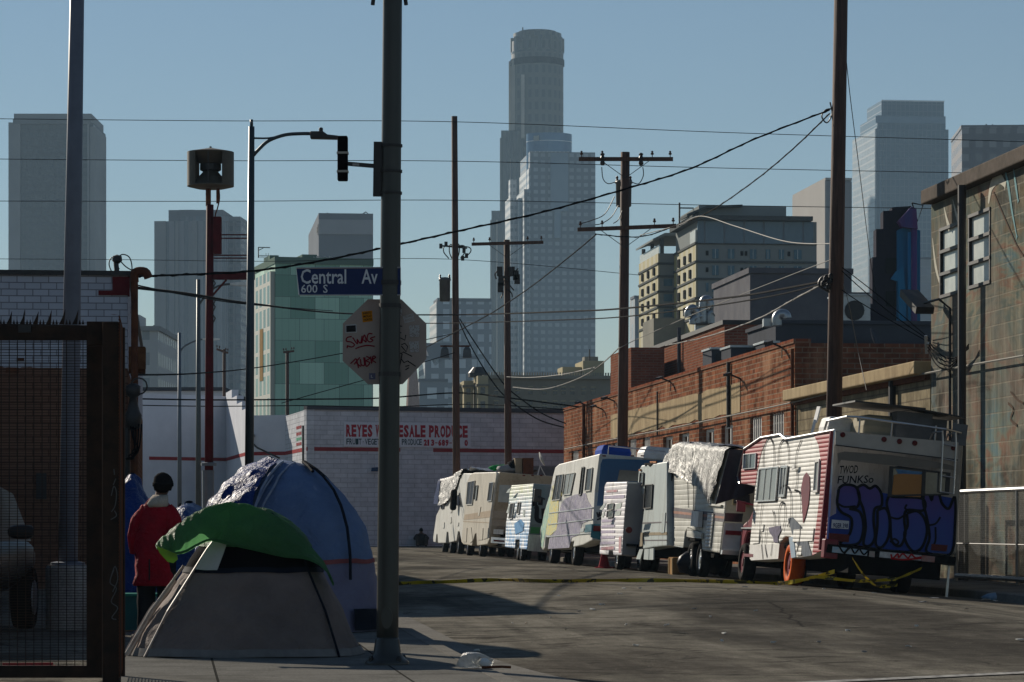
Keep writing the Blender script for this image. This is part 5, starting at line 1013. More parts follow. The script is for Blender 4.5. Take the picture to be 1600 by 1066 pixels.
mb = MB(); mb.box(-.1, .55, .6, 1.0, zt, zt + .5); mb.box(.55, .85, .7, 1.4, zt, zt + .42); mb.build('roof_box', pm('grey_panel', (.14, .145, .15), None, 3), V.o, local=True)
mb = MB(); mb.box(-.95, .35, .35, 2.2, 0, .03, Matrix.Translation((0, 0, zt + .56)) @ Matrix.Rotation(.02, 4, 'Y')); mb.box(.2, 1.1, .35, 1.9, 0, .025, Matrix.Translation((0, 0, zt + .56)) @ Matrix.Rotation(.09, 4, 'Y')); mb.build('solar_panel', M_dark, V.o, local=True)
mb = MB(); mb.box(.72, .98, .2, .26, zt + .0, zt + .38, Matrix.Rotation(.04, 4, 'Y')); mb.build('roof_board', pm('grey_board', (.16, .17, .18)), V.o, local=True)
mb = MB(); p0 = V.L(1243, 682) + Vector((.3, 0, 0)); mb.bar(p0, p0 + Vector((.1, .2, .35)), .05); mb.bar(p0 + Vector((.1, .2, .3)), p0 + Vector((.16, .22, .62)), .12, .03); mb.build('roof_antenna', M_white, V.o, M=V.M, local=True)
mb = MB(); p0 = V.L(1222, 684) + Vector((.15, 0, -.05)); mb.box(p0.x, p0.x + .7, p0.y - .4, p0.y + .4, p0.z, p0.z + .06, Matrix.Identity(4)); mb.build('roof_hatch', M_alu, V.o, M=V.M, local=True)
V7 = V
# === 2: fifth wheel trailer half covered with a silver tarp
C = lambda *uv: scale(uv, 990, 690, 4.844)
M_g6 = ribbed('cream_ribbed_siding', (.5, .5, .45), (.36, .36, .32), .12, .25); M_st6 = pm('grey_stripe', (.2, .19, .2), None, 3); M_pk6 = pm('salmon_stripe', (.42, .25, .2), None, 3)
V = Veh('camper_trailer', 'cream ribbed travel trailer with crumpled silver tarp thrown over its roof', 'trailer', 11.5, 2.4, 1130, 0, R(4.2), u_front=1020)
V.body('body', M_g6, C((720, 62), (520, 40), (335, 30), (262, 104), (165, 250), (140, 490), (255, 493), (250, 783), (375, 800), (388, 690), (410, 655), (510, 690), (520, 825), (650, 845), (690, 500)))
V.flank('stripe', M_st6, C((257, 494), (690, 546), (686, 608), (256, 570)), .006); V.flank('stripe', M_pk6, C((257, 520), (688, 568), (687, 585), (257, 540)), .009)
V.win('L', C((222, 172), (300, 180), (285, 340), (200, 330)), M_pane, M_dark, .04); V.flank('folded_awning_box', M_white, C((440, 525), (492, 528), (484, 648), (430, 640)), .12, .1); V.flank('door_panel', M_w7, C((560, 540), (602, 545), (576, 800), (540, 792)), .04, .03); V.flank('hatch', M_g6, C((545, 468), (660, 478), (656, 492), (543, 484)), .05, .04)
V.flank('wheel_cover', M_g6, C((405, 656), (512, 690), (508, 735), (440, 726), (400, 720)), .06, .05)
mb = MB(); mb.tube([V.L(*q, .02) for q in C((455, 310), (452, 520))], .008, 4); mb.tube([V.L(*q, .02) for q in C((410, 310), (415, 500))], .008, 4); mb.tube([V.L(*q, .02) for q in C((210, 340), (150, 455))], .008, 4); mb.build('tie_rope', M_dark, V.o, M=V.M, local=True)
V.flank('skirt_strip', M_alu, C((250, 776), (375, 797), (374, 803), (250, 783)), .02)
r6 = .38
V.wheel(0, 0, r6, None, M_alu, .2, y=V.L(*C((410, 1000))[0]).y); V.wheel(0, 0, r6, None, M_alu, .2, y=V.L(*C((482, 1000))[0]).y); V.chassis(.1, V.L(*C((260, 800))[0]).y, .45, .8)
yr6 = -.02
V.rear('dark_window', M_pane, C((690, 540), (830, 545), (820, 610), (684, 605)), .02, .02); V.rear('cream_panel', pm('yellow_cream', (.5, .45, .25), (.42, .36, .2), 3), C((750, 360), (880, 385), (880, 500), (748, 480)), .03, .02); V.rear('dark_window', M_pane, C((765, 385), (880, 405), (880, 480), (760, 468)), .05, .02); V.rear('red_stripe', M_stripe, C((698, 672), (830, 680), (826, 712), (694, 705)), .03, .02); V.rear('white_panel', M_white, C((688, 615), (830, 622), (815, 830), (664, 820)), .012, .01)
mb = MB(); q = [V.R(*z) for z in C((660, 822), (850, 832), (845, 866), (655, 852))]; mb.prism([p + Vector((0, -.2, 0)) for p in q], (0, .16, 0)); mb.build('bumper', M_alu, V.o, M=V.M, local=True)
# tarp: draped sheet over the top and down the flank and rear
def silver():
    k = NT('silver_tarp'); a = k.n('TexVoronoi', feature='DISTANCE_TO_EDGE'); a.inputs['Scale'].default_value = 2.2; nz = k.n('TexNoise'); nz.inputs['Scale'].default_value = 2.5; nz.inputs['Detail'].default_value = 4; k.l(k.obj(), nz.inputs['Vector']); k.l(k.mix(.35, k.obj(), nz.outputs['Color']), a.inputs['Vector'])
    f = k.noise(7, 6, rough=.7, dist=.8, stretch=(1, 1, .22)); k.bump(k.math('ADD', k.math('MULTIPLY', a.outputs['Distance'], .7), f), 1., .07)
    return k.end(k.mix(k.ramp(f, [(.35, 0.), (.65, 1.)]), (.3, .3, .29), (.13, .13, .125)), .45, .35)
def drape(V, edge_top, edge_low, mat, name, out=.05, nu=60, nv=26, amp=.09, seed=0, par=None, over=1.0):
    """left-flank sheet hanging from edge_top to edge_low, with folds, continued over the roof"""
    tp = spline([V.L(u, v) for u, v in edge_top], 20); lp_ = spline([V.L(u, v) for u, v in edge_low], 20)
    def at_(pl, f): x = f * (len(pl) - 1); i = min(int(x), len(pl) - 2); return pl[i].lerp(pl[i + 1], x - i)
    def fn(i, j):
        a = at_(tp, i); b = at_(lp_, i)
        if j < .25: k = j / .25; p = a + Vector((over * (1 - k), 0, .05 * sin(k * pi) + .03)); p.x = max(p.x, a.x); w = .3
        else: k = (j - .25) / .75; p = a.lerp(b, k); w = .4 + .6 * k
        nn = noise.noise((p.y * 2.2 + seed, p.z * .9, seed)) + .5 * noise.noise((p.y * 6 + p.z * 3 + seed, p.z * 2 - p.y, seed)) + .3 * abs(noise.noise((p.y * 11, p.z * 7, seed)))
        p = p + Vector((-out - amp * w * (nn + .35), 0, .04 * nn if j < .3 else 0)); 
        return p
    mb = MB(); mb.grid(fn, nu, nv); return mb.build(name, mat, par or V.o, M=V.M, local=True, smooth=True)
M_silver = silver(); M_dtarp = pm('dark_tarp', (.035, .03, .045), (.055, .05, .06), 3, .5, bump=.4, bs=8)
tp = thing('tarpaulin', 'crumpled silver tarp hanging over the cream trailer, black on its rear side', 'tarp', V.M.translation, TH)
V_M = V.M
def reparent(o, par): M = MW[o]; _place(o, M, par)
d1 = drape(V, C((262, 104), (335, 28), (430, 34), (520, 42), (722, 62)), C((210, 320), (300, 235), (450, 312), (530, 355), (600, 478)), M_silver, 'silver_side', .06, 70, 30, .1, 3, None, 1.2); reparent(d1, tp)
def fr(i, j):
    a = V.R(*C((720, 60))[0]).lerp(V.R(*C((1000, 70))[0]), i); b = V.R(*C((612, 478))[0]).lerp(V.R(*C((900, 390))[0]), i); p = a.lerp(b, j); n_ = noise.noise((p.x * 3, p.z * 1.2, 5)) + .4 * noise.noise((p.x * 8, p.z * 4, 1)); return p + Vector((0, -.09 - .06 * n_, 0))
mb = MB(); mb.grid(fr, 30, 20); reparent(mb.build('rear_side', M_dtarp, V.o, M=V.M, local=True, smooth=True), tp)
def ft(i, j):
    a = V.L(*C((300, 40))[0]).lerp(V.L(*C((740, 62))[0]), i) + Vector((.02 + j * 2.2, 0, .08)); return a + Vector((0, 0, .09 * noise.noise((a.x * 2, a.y * 1.5, 8)) + .05 * noise.noise((a.x * 6, a.y * 5, 2))))
mb = MB(); mb.grid(ft, 24, 20); reparent(mb.build('top_side', M_dtarp, V.o, M=V.M, local=True, smooth=True), tp)
zt6 = V.L(*C((600, 50))[0]).z
mb = MB(); mb.prism([Vector((.1, 2.2, zt6)), Vector((.1, 2.7, zt6 + .35)), Vector((1., 2.7, zt6 + .35)), Vector((1., 2.2, zt6))], (0, .5, 0)); mb.build('roof_vent', pm('cream_vent', (.5, .49, .4)), V.o, local=True)
V6 = V
# === 3: class C motorhome, teal striped, ahead of the trailer
M_c6 = grime('pale_teal_paint', (.44, .5, .49), (.36, .41, .41)); M_tan = pm('tan_stripe', (.33, .28, .2), None, 3)
V = Veh('motorhome', 'pale teal motorhome with torn roof edge and tan stripe, hidden behind the tarped trailer', 'motorhome', 11.35, 2.3, 1042, 0, R(4.2), u_front=994)
V.body('body', M_c6, C((250, 150), (160, 165), (60, 180), (40, 215), (25, 395), (78, 402), (82, 500), (62, 610), (40, 745), (72, 762), (70, 815), (150, 800), (250, 790)))
for q, m_ in ((C((62, 612), (250, 605), (250, 614), (60, 622)), M_st6), (C((50, 690), (250, 685), (250, 708), (46, 712)), M_tan), (C((40, 745), (250, 742), (250, 750), (38, 753)), M_st6)): V.flank('stripe', m_, q, .008)
V.win('L', C((54, 240), (78, 240), (74, 325), (46, 330)), M_pane, M_dark, .03); V.win('L', C((92, 332), (146, 328), (136, 500), (82, 504)), M_pane, M_dark, .03); V.flank('door', M_c6, C((216, 540), (240, 538), (230, 690), (206, 692)), .02, .012)
V.flank('fender_piece', M_c6, C((72, 815), (50, 892), (18, 890), (45, 815)), .08, .03); V.flank('fender_piece', M_c6, C((82, 815), (115, 812), (112, 895), (76, 892)), .08, .03); V.flank('fender_piece', M_c6, C((120, 812), (150, 808), (148, 895), (118, 895)), .08, .03); V.flank('rust_strip', M_tan, C((52, 690), (74, 688), (66, 792), (40, 795)), .02, .01)
V.flank('torn_edge', M_under, C((78, 165), (150, 158), (120, 190), (100, 172), (86, 188)), .02, .012); V.flank('torn_edge', M_ambl, C((120, 150), (168, 148), (168, 164), (130, 166)), .02, .03); V.flank('marker_lamp', M_ambl, C((38, 210), (48, 208), (48, 222), (38, 224)), .05, .04)
V.wheel(0, 0, .4, None, M_chrome, .24, y=V.L(*C((20, 980))[0]).y - .2); V.chassis(.4, 6.5, .4, .75)
VC6 = V
# junk under the trailer
junk = thing('scrap_pile', 'dark heap of bags and a wooden crate under the front of the tarped trailer', 'scrap heap', st(s_of(1055, 11.5), 11.5, gz(66, 11.5)), TH)
for i in range(7):
    mb = MB(); c_ = Vector((rnd.uniform(0, .9), rnd.uniform(-1.6, 1.6), .3)); r_ = rnd.uniform(.22, .36); mb.lathe([(.02, -r_), (r_ * .7, -r_ * .7), (r_, 0), (r_ * .75, r_ * .6), (.05, r_)], c_, 10)
    for q in range(len(mb.v)): mb.v[q] += Vector((1, 1, 1)) * .1 * noise.noise(mb.v[q] * 4)
    mb.build('bag', pm('dark_bags', (.02, .022, .035), (.03, .03, .03), 4, .5), junk, local=True, smooth=True)
mb = MB(); mb.box(-.1, .3, -.3, .3, 0, .4); mb.build('crate', pm('bare_wood', (.34, .2, .08), (.25, .14, .06), 6), junk, local=True); mb = MB(); mb.box(-.12, -.101, -.28, -.22, .02, .38); mb.box(-.12, -.101, .22, .28, .02, .38); mb.build('slats', pm('pale_wood', (.45, .33, .18)), junk, local=True)
# === 4: small trailer with purple stripes
D4 = lambda *uv: scale(uv, 840, 690, 5.076)
M_s5 = ribbed('white_trailer_siding', (.68, .67, .68), (.5, .48, .55), .11, .4); M_v5 = pm('faded_violet', (.32, .27, .4), (.45, .42, .5), 3, .55); M_pnk = pm('faded_pink', (.5, .25, .28), (.6, .5, .5), 5)
V = Veh('camper_trailer', 'small boxy white trailer with faded purple stripes and opened louvre windows', 'trailer', 11.0, 1.75, 975, 0, R(3.5), u_front=938)
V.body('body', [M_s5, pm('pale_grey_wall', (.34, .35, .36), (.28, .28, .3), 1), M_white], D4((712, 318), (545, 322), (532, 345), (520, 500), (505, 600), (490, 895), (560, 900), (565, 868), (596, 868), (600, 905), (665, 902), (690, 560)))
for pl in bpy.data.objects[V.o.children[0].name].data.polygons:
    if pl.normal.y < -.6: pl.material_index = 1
for y0 in range(620, 880, 44): V.flank('stripe', M_v5, D4((508 - (y0 - 600) * .05, y0), (612, y0 - 4), (608, y0 + 16), (507 - (y0 - 600) * .05, y0 + 20)), .012)
V.flank('stripe', M_v5, D4((530, 430), (688, 424), (686, 450), (528, 456)), .012); V.flank('stripe', M_pnk, D4((545, 388), (632, 382), (630, 400), (544, 404)), .012); V.flank('stripe', M_pnk, D4((645, 755), (664, 752), (660, 880), (642, 884)), .012); V.flank('stripe', M_pnk, D4((505, 838), (604, 832), (602, 856), (504, 860)), .013)
V.win('L', D4((560, 498), (606, 490), (600, 536), (556, 544)), M_pane, M_white, .03); V.win('L', D4((556, 552), (602, 546), (598, 598), (552, 602)), M_pane, M_white, .03)
for q in (((622, 495), (668, 484), (656, 530), (612, 540)), ((616, 556), (660, 548), (652, 585), (612, 592)), ((545, 488), (520, 500), (490, 538), (512, 545)), ((536, 545), (520, 560), (500, 600), (520, 604))): V.flank('opened_pane', M_wglass, D4(*q), .22, .02)
V.rear('round_reflector', M_redl, [(840 + (725 + cos(a) * 26) / 5.076, 690 + (702 + sin(a) * 26) / 5.076) for a in [k_ * pi / 8 for k_ in range(16)]], .02, .015); V.rear('edge_trim', M_alu, D4((708, 320), (790, 322), (790, 334), (708, 332)), .02, .015)
V.wheel(0, 0, .33, None, M_chrome, .18, y=V.L(*D4((616, 1000))[0]).y); V.chassis(.1, 2.2, .35, .6)
# red fuel can and cone behind it
mb = MB(); cn = st(s_of(944, 11.1), 11.1, gz(78, 11.1)); mb.lathe([(.02, .52), (.04, .5), (.15, .04), (.24, .03), (.24, 0)], cn, 14); tag(mb.build('traffic_cone', pm('cone_red', (.3, .02, .03), (.2, .02, .03), 6)), 'dull red cone standing below the purple striped trailer', 'cone')
# === 5: white motorhome with grey, teal and yellow murals
M_wh4 = grime('white_gelcoat', (.62, .62, .58), (.5, .49, .44)); M_teal = pm('teal_band', (.02, .12, .17), (.03, .16, .2), 3, .4); M_bluep = pm('blue_rear_panel', (.012, .07, .17), (.02, .1, .22), 1.2, .25)
V = Veh('motorhome', 'tall white motorhome with grey and yellow painted flank and a big blue rear panel', 'motorhome', 10.95, 2.4, 930, 0, R(4.8), u_front=846)
V.body('body', M_wh4, D4((492, 96), (170, 178), (140, 205), (122, 270), (95, 420), (50, 560), (22, 700), (20, 830), (40, 862), (55, 845), (62, 760), (95, 760), (80, 856), (245, 846), (262, 800), (290, 790), (280, 838), (360, 820), (432, 782), (452, 400)))
def swirl(name, cs, sc=2.6):
    k = NT(name); f = k.noise(sc, 4, rough=.6, dist=2.2); return k.end(k.ramp(f, [(.4 + i * .22 / (len(cs) - 1), c) for i, c in enumerate(cs)]), .5)
V.flank('grey_mural', swirl('grey_swirl', [(.03, .022, .06), (.14, .11, .24), (.07, .055, .13), (.34, .32, .38), (.06, .045, .11)]), D4((185, 500), (215, 455), (300, 420), (380, 410), (400, 470), (430, 520), (425, 620), (352, 650), (330, 740), (270, 760), (250, 842), (82, 852), (100, 760), (150, 700), (165, 600)), .012, .01)
V.flank('yellow_mural', swirl('yellow_swirl', [(.5, .38, .03), (.6, .5, .1), (.2, .34, .3), (.55, .48, .2)], 3.5), D4((120, 350), (150, 330), (185, 340), (195, 420), (168, 470), (160, 600), (150, 700), (100, 745), (60, 740), (85, 600), (100, 460)), .014, .01)
V.flank('green_mural', swirl('green_swirl', [(.12, .3, .22), (.25, .42, .36), (.4, .48, .2)], 3), D4((95, 430), (55, 560), (26, 690), (24, 826), (40, 850), (58, 740), (85, 600), (105, 470)), .010, .01)
V.flank('teal_corner', M_teal, D4((380, 660), (428, 655), (425, 715), (370, 722)), .014, .01)
for a, b in (((88, 565), (436, 520)), ((82, 655), (432, 612)), ((75, 752), (426, 722))): V.flank('trim_strip', M_alu, D4(a, b, (b[0], b[1] + 7), (a[0], a[1] + 7)), .03, .02)
V.win('L', D4((152, 270), (205, 262), (180, 458), (118, 466)), M_pane, M_wh4, .04, 1); V.win('L', D4((225, 262), (296, 250), (262, 415), (204, 422)), M_pane2, M_wh4, .04, 1); V.win('L', D4((355, 212), (372, 208), (350, 415), (332, 420)), M_pane, M_dark, .03); V.win('L', D4((396, 220), (436, 212), (420, 385), (378, 390)), M_pane, M_wh4, .04)
V.flank('louvre', M_alu, D4((340, 690), (368, 688), (362, 716), (336, 718)), .02)
mb = MB(); c_ = V.L(*D4((60, 460))[0]); mb.bar(c_, c_ + Vector((-.22, .25, .1)), .05); mb.box(c_.x - .32, c_.x - .1, c_.y + .2, c_.y + .3, c_.z - .1, c_.z + .3); mb.build('side_mirror', M_dark, V.o, M=V.M, local=True, bevel=.03)
V.rear('blue_panel', M_bluep, D4((515, 140), (560, 136), (1000, 150), (1000, 520), (470, 510), (475, 470), (500, 180)), .015, .012); V.rear('window', M_pane, D4((650, 225), (800, 235), (800, 315), (632, 312)), .03, .012); V.rear('teal_panel', M_teal, D4((430, 655), (520, 655), (900, 670), (900, 790), (500, 780), (420, 760)), .015, .012); V.rear('tail_light', M_redl, D4((445, 668), (500, 668), (500, 712), (442, 710)), .04, .03)
for u in (528, 752, 832): V.rear('marker_lamp', M_redl, D4((u - 14, 108), (u + 14, 109), (u + 14, 120), (u - 14, 119)), .03, .025)
V.stroke('black_spray_lines', M_spray, 'R', [D4(*q) for q in [((470, 560), (480, 600), (490, 560), (500, 610), (512, 560)), ((470, 620), (500, 612))]], .04)
V.wheel(0, 0, .42, None, M_chrome, .25, y=V.L(*D4((92, 950))[0]).y); V.wheel(0, 0, .42, None, M_chrome, .25, y=V.L(*D4((272, 970))[0]).y); V.chassis(.6, 10.5 if V.sf - V.sr > 11 else V.sf - V.sr - 1, .4, .8)
zt4 = V.R(*D4((520, 98))[0]).z; ac(V, .4, 1.4, zt4, .9, 1.2, .34, M_white); ac(V, -.7, 2.0, zt4, .8, 1.3, .3, pm('blue_cover', (.02, .06, .3), (.03, .08, .35), 4), 'blue_roof_cover')
ac(V, .95, .7, zt4, .5, .6, .16, pm('blue_cover', (.02, .06, .3)), 'blue_roof_cover')
mb = MB(); mb.tube([Vector((-V.w2 + .1, .1, zt4)), Vector((-V.w2 + .1, .1, zt4 + .22)), Vector((.4, .1, zt4 + .2)), Vector((.4, .1, zt4))], .02, 5); mb.build('roof_rail', M_alu, V.o, local=True)
# === 6: small trailer with blue and white painted grid
E5 = lambda *uv: scale(uv, 670, 700, 5.921)
V = Veh('camper_trailer', 'small ribbed trailer painted with blue and white checks, teal graffiti on its end', 'trailer', 10.75, 1.75, 830, 0, R(3.5), u_front=790)
def patchy():
    k = NT('blue_patch_siding'); q = k.n('SeparateXYZ'); k.l(k.obj(), q.inputs[0]); f = k.math('FRACT', k.math('DIVIDE', k.math('ADD', q.outputs[2], 20.), .11)); z = k.math('ADD', q.outputs[2], k.math('MULTIPLY', k.noise(3., 5), .7))
    c = k.ramp(k.math('DIVIDE', z, 3.4), [(.2, (.1, .28, .55)), (.38, (.22, .42, .66)), (.5, (.62, .66, .68)), (.62, (.4, .52, .62)), (.74, (.5, .56, .36)), (.85, (.58, .58, .4))])
    c = k.mix(k.ramp(k.noise(2.2, 6, rough=.7, dist=1.), [(.45, 0.), (.56, .9)]), c, (.66, .68, .68)); c = k.mix(k.ramp(k.noise(3.5, 5, rough=.7, stretch=(1, 1, .5)), [(.58, 0.), (.64, .85)]), c, (.03, .06, .16))
    k.bump(k.ramp(f, [(0., 0.), (.12, .75), (.5, 1.), (.86, .75), (1., 0.)]), .5, .035); return k.end(c, .5, 0, .2)
M_s3 = patchy()
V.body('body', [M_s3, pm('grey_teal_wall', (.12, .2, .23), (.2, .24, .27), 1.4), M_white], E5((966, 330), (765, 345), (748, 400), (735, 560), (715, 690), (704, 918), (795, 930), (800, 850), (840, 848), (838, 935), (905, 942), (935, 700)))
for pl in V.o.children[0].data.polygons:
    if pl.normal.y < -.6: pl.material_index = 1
M_lb = pm('light_blue_spray', (.1, .26, .48), (.2, .36, .55), 6); M_nv = pm('dark_blue_spray', (.03, .06, .14)); M_yg = pm('yellow_green_spray', (.45, .46, .24), (.5, .52, .36), 5)
pass
V.flank('spray_patch', M_lb, E5((790, 700), (850, 660), (880, 700), (870, 770), (800, 800)), .018)
V.win('L', E5((765, 515), (790, 512), (772, 650), (742, 655)), M_pane, M_white, .03); V.win('L', E5((830, 505), (850, 503), (836, 604), (815, 606)), M_pane, M_white, .03)
for q in (((760, 370), (735, 385), (715, 415), (740, 414)), ((752, 520), (735, 540), (716, 600), (735, 604)), ((872, 580), (888, 578), (884, 640), (868, 644))): V.flank('opened_pane', M_wglass, E5(*q), .2, .02)
V.stroke('black_spray_lines', M_spray, 'R', [E5((980, 540), (985, 480), (1030, 470), (1030, 530)), E5((980, 540), (1000, 560), (1000, 660), (1060, 670), (1060, 560))], .14); V.rear('green_patch', pm('green_spray', (.06, .2, .08), (.05, .14, .06), 4), E5((945, 730), (1030, 735), (1020, 795), (938, 790)), .016); V.rear('marker_lamp', M_redl, E5((985, 408), (1010, 410), (1010, 422), (985, 420)), .03, .02)
V.rear('white_panel', M_wh4, E5((930, 800), (1100, 812), (1095, 968), (912, 950)), .012)
V.wheel(0, 0, .3, None, M_chrome, .17, y=V.L(*E5((812, 1000))[0]).y); V.wheel(0, 0, .3, None, M_chrome, .17, y=V.L(*E5((842, 1000))[0]).y); V.chassis(.1, 3, .32, .6)
zt3 = V.R(*E5((1000, 332))[0]).z; ac(V, .0, .6, zt3, .5, .5, .14, M_white, 'roof_vent')
# === 7: beige motorhome
M_bei = grime('beige_gelcoat', (.47, .43, .35), (.38, .34, .27)); M_beid = pm('beige_stripe', (.4, .33, .25), None, 2)
V = Veh('motorhome', 'beige motorhome with rubbish piled on its roof and a tan striped rear', 'motorhome', 10.75, 2.4, 773, 0, R(4.5), u_front=722)
V.body('body', M_bei, E5((655, 222), (420, 228), (385, 240), (350, 320), (335, 480), (325, 620), (300, 870), (318, 892), (395, 905), (425, 800), (440, 790), (445, 905), (540, 892), (565, 830), (600, 560)))
V.flank('stripe', M_beid, E5((332, 618), (592, 575), (582, 640), (322, 668)), .008); V.flank('stripe', M_beid, E5((318, 676), (580, 690), (580, 697), (318, 684)), .008)
V.win('L', E5((365, 318), (428, 305), (402, 520), (348, 522)), M_pane, M_wh4, .05, 1); V.win('L', E5((438, 352), (456, 350), (442, 474), (424, 476)), M_pane2, M_dark, .03); V.win('L', E5((566, 326), (602, 320), (580, 486), (545, 490)), M_pane, M_alu, .04)
for q in (((325, 740), (352, 738), (346, 870), (318, 868)), ((358, 736), (390, 734), (404, 860), (380, 880)), ((460, 745), (500, 742), (495, 850), (455, 852)), ((508, 742), (548, 740), (540, 835), (502, 845)), ((455, 545), (480, 542), (466, 628), (455, 630))): V.flank('hatch', M_bei, E5(*q), .022, .012)
V.rear('window', M_pane2, E5((655, 340), (900, 350), (900, 515), (640, 500)), .02, .014)
for y0, y1 in ((585, 645), (665, 720)): V.rear('stripe', M_beid, E5((592, y0), (900, y0 + 10), (900, y1 + 10), (588, y1)), .008)
V.rear('number_plate', M_wh4, E5((600, 752), (690, 756), (688, 800), (598, 796)), .02)
mb = MB(); q = [V.R(*z) for z in E5((575, 825), (910, 850), (910, 905), (570, 878))]; mb.prism([p + Vector((0, -.3, 0)) for p in q], (0, .2, 0)); mb.build('bumper', M_chrome, V.o, M=V.M, local=True); V.rear('tail_light', M_redl, E5((600, 848), (700, 856), (700, 872), (600, 866)), .32, .02)
for u in (880, 960, 1040): V.rear('marker_lamp', M_redl, E5((u - 12, 248), (u + 12, 250), (u + 12, 262), (u - 12, 260)), .03, .02)
mb = MB(); mb.tube([V.L(*q, .03) for q in E5((640, 235), (585, 600), (555, 830))], .05, 6); mb.build('edge_trim', M_wh4, V.o, M=V.M, local=True)
V.wheel(0, 0, .4, None, M_chrome, .25, y=V.L(*E5((345, 980))[0]).y); V.wheel(0, 0, .4, None, M_chrome, .25, y=V.L(*E5((462, 990))[0]).y); V.chassis(.4, 8, .4, .8)
zt2 = V.R(*E5((700, 225))[0]).z
def junkbox(name, label, cat, u0, u1, v0, v1, mat, dy=1., d=.6, z0=None):
    a = V.ray(u0, v1, 1, dy); b = V.ray(u1, v0, 1, dy); pos = V.M @ Vector(((a.x + b.x) / 2, dy, zt2 if z0 is None else z0)); o = thing(name, label, cat, pos, TH); w = abs(b.x - a.x) / 2; h = max(.15, b.z - zt2)
    mb = MB(); mb.box(-w, w, -d / 2, d / 2, 0, h); mb.build('box', mat, o, local=True, bevel=.015); mb = MB(); mb.box(-w - .01, w + .01, -d / 2 - .01, d / 2 + .01, h, h + .03); mb.build('lid', mat, o, local=True); return o
junkbox('crate', 'brown wooden crate among the rubbish on the beige motorhome roof', 'crate', 816, 834, 718, 735, M_rust); junkbox('crate', 'pale tan cardboard carton against the brown crate on the beige motorhome roof', 'box', 804, 816, 718, 735, pm('tan_carton', (.32, .26, .18)), 1.1)
mb = MB(); c_ = V.M @ Vector((-.1, 1.2, zt2)); 
def blob(label, name, cat, u, v, r, mat, sq=(1, 1, .7), seed=1., dy=1.2):
    q = V.ray(u, v, 1, dy); c_ = V.M @ Vector((q.x, dy, max(q.z, zt2 + r * sq[2] * .8))); m_ = MB(); m_.lathe([(.01, -r), (r * .6, -r * .8), (r * .95, -r * .3), (r, .1 * r), (r * .75, r * .65), (r * .3, r * .95), (.01, r)], (0, 0, 0), 14)
    for i, p in enumerate(m_.v): m_.v[i] = c_ + Vector((p.x * sq[0], p.y * sq[1], p.z * sq[2])) * (1 + .35 * noise.noise(p * 5 / r * .3 + Vector((seed, 0, 0))))
    return tag(m_.build(name, mat, smooth=True), label, cat)
blob('black rubbish bag beside the tan carton on the beige motorhome roof', 'rubbish_bag', 'bag', 803, 729, .28, M_black); blob('grey bundle lying between green cloth and black bag on the beige motorhome roof', 'bundle', 'bundle', 793, 733, .3, pm('grey_cloth', (.3, .3, .3)), (1.5, 1, .5), 3.); blob('bright green cloth heaped on the edge of the beige motorhome roof', 'cloth', 'cloth', 781, 731, .22, pm('green_cloth', (.02, .3, .08)), (1.6, 1, .5), 5., 1.8)
blob('dark flat bundle in front of the brown crate on the beige motorhome roof', 'bundle', 'bundle', 822, 735, .24, M_dark, (1.6, 1, .4), 7.)
ds = thing('satellite_dish', 'small pale dish on a tripod on the beige motorhome roof', 'dish', V.M @ Vector((V.ray(844, 740, 1, .8).x, .8, zt2)), TH)
mb = MB(); 
for a in (0, 2.1, 4.2): mb.tube([Vector((.18 * cos(a), .18 * sin(a), 0)), Vector((0, 0, .35))], .015, 5)
mb.build('tripod', M_white, ds, local=True); mb = MB(); mb.lathe([(.01, 0), (.12, .015), (.25, .06)], (0, -.02, .55), 16, Matrix.Rotation(1.2, 4, 'Y'), cap=False); mb.build('dish', M_wh4, ds, local=True, solid=.01)
# === 8: farthest white motorhome with a silver cover over its cab
V = Veh('motorhome', 'white motorhome at the far end of the row with silver sheet over its cab', 'motorhome', 11.35, 2.3, 732, 0, R(3.5), u_front=682)
V.body('body', M_wh4, E5((395, 235), (270, 235), (225, 270), (125, 295), (108, 520), (100, 560), (70, 620), (40, 830), (42, 870), (60, 875), (70, 800), (80, 800), (85, 880), (155, 880), (165, 780), (180, 780), (188, 876), (255, 860), (268, 775), (285, 775), (300, 860), (330, 860)))
for q in (((120, 530), (145, 525), (140, 560), (116, 566)), ((152, 518), (182, 505), (176, 528), (150, 535)),): V.win('L', E5(*q), M_pane, M_dark, .02)
for q in (((195, 560), (215, 558), (210, 598), (192, 600)), ((196, 640), (204, 640), (210, 690), (190, 696)), ((130, 690), (142, 688), (140, 740), (126, 742)), ((262, 690), (275, 688), (272, 720), (258, 722))): V.flank('hatch', M_wh4, E5(*q), .03, .02)
V.win('L', E5((250, 445), (285, 440), (310, 540), (262, 530)), M_pane, M_dark, .03)
mb = MB(); c_ = V.L(*E5((275, 490))[0]); mb.box(c_.x - .32, c_.x - .08, c_.y - .25, c_.y + .3, c_.z - .4, c_.z + .45); mb.build('spare_cover', M_black, V.o, M=V.M, local=True, bevel=.1)
V.wheel(0, 0, .38, None, M_chrome, .24, y=V.L(*E5((120, 970))[0]).y); V.wheel(0, 0, .38, None, M_chrome, .24, y=V.L(*E5((190, 970))[0]).y); V.wheel(0, 0, .38, None, M_chrome, .24, y=V.L(*E5((260, 980))[0]).y); V.chassis(.4, 8, .4, .8)
tp2 = thing('tarpaulin', 'silver foil sheet with dark blue edge over the cab of the farthest motorhome', 'tarp', V.M.translation, TH)
reparent(drape(V, E5((105, 300), (160, 284), (225, 268), (262, 234), (330, 200)), E5((98, 535), (150, 520), (200, 480), (262, 380), (290, 285)), M_silver, 'silver_side', .05, 40, 20, .09, 11, None, 1.), tp2)
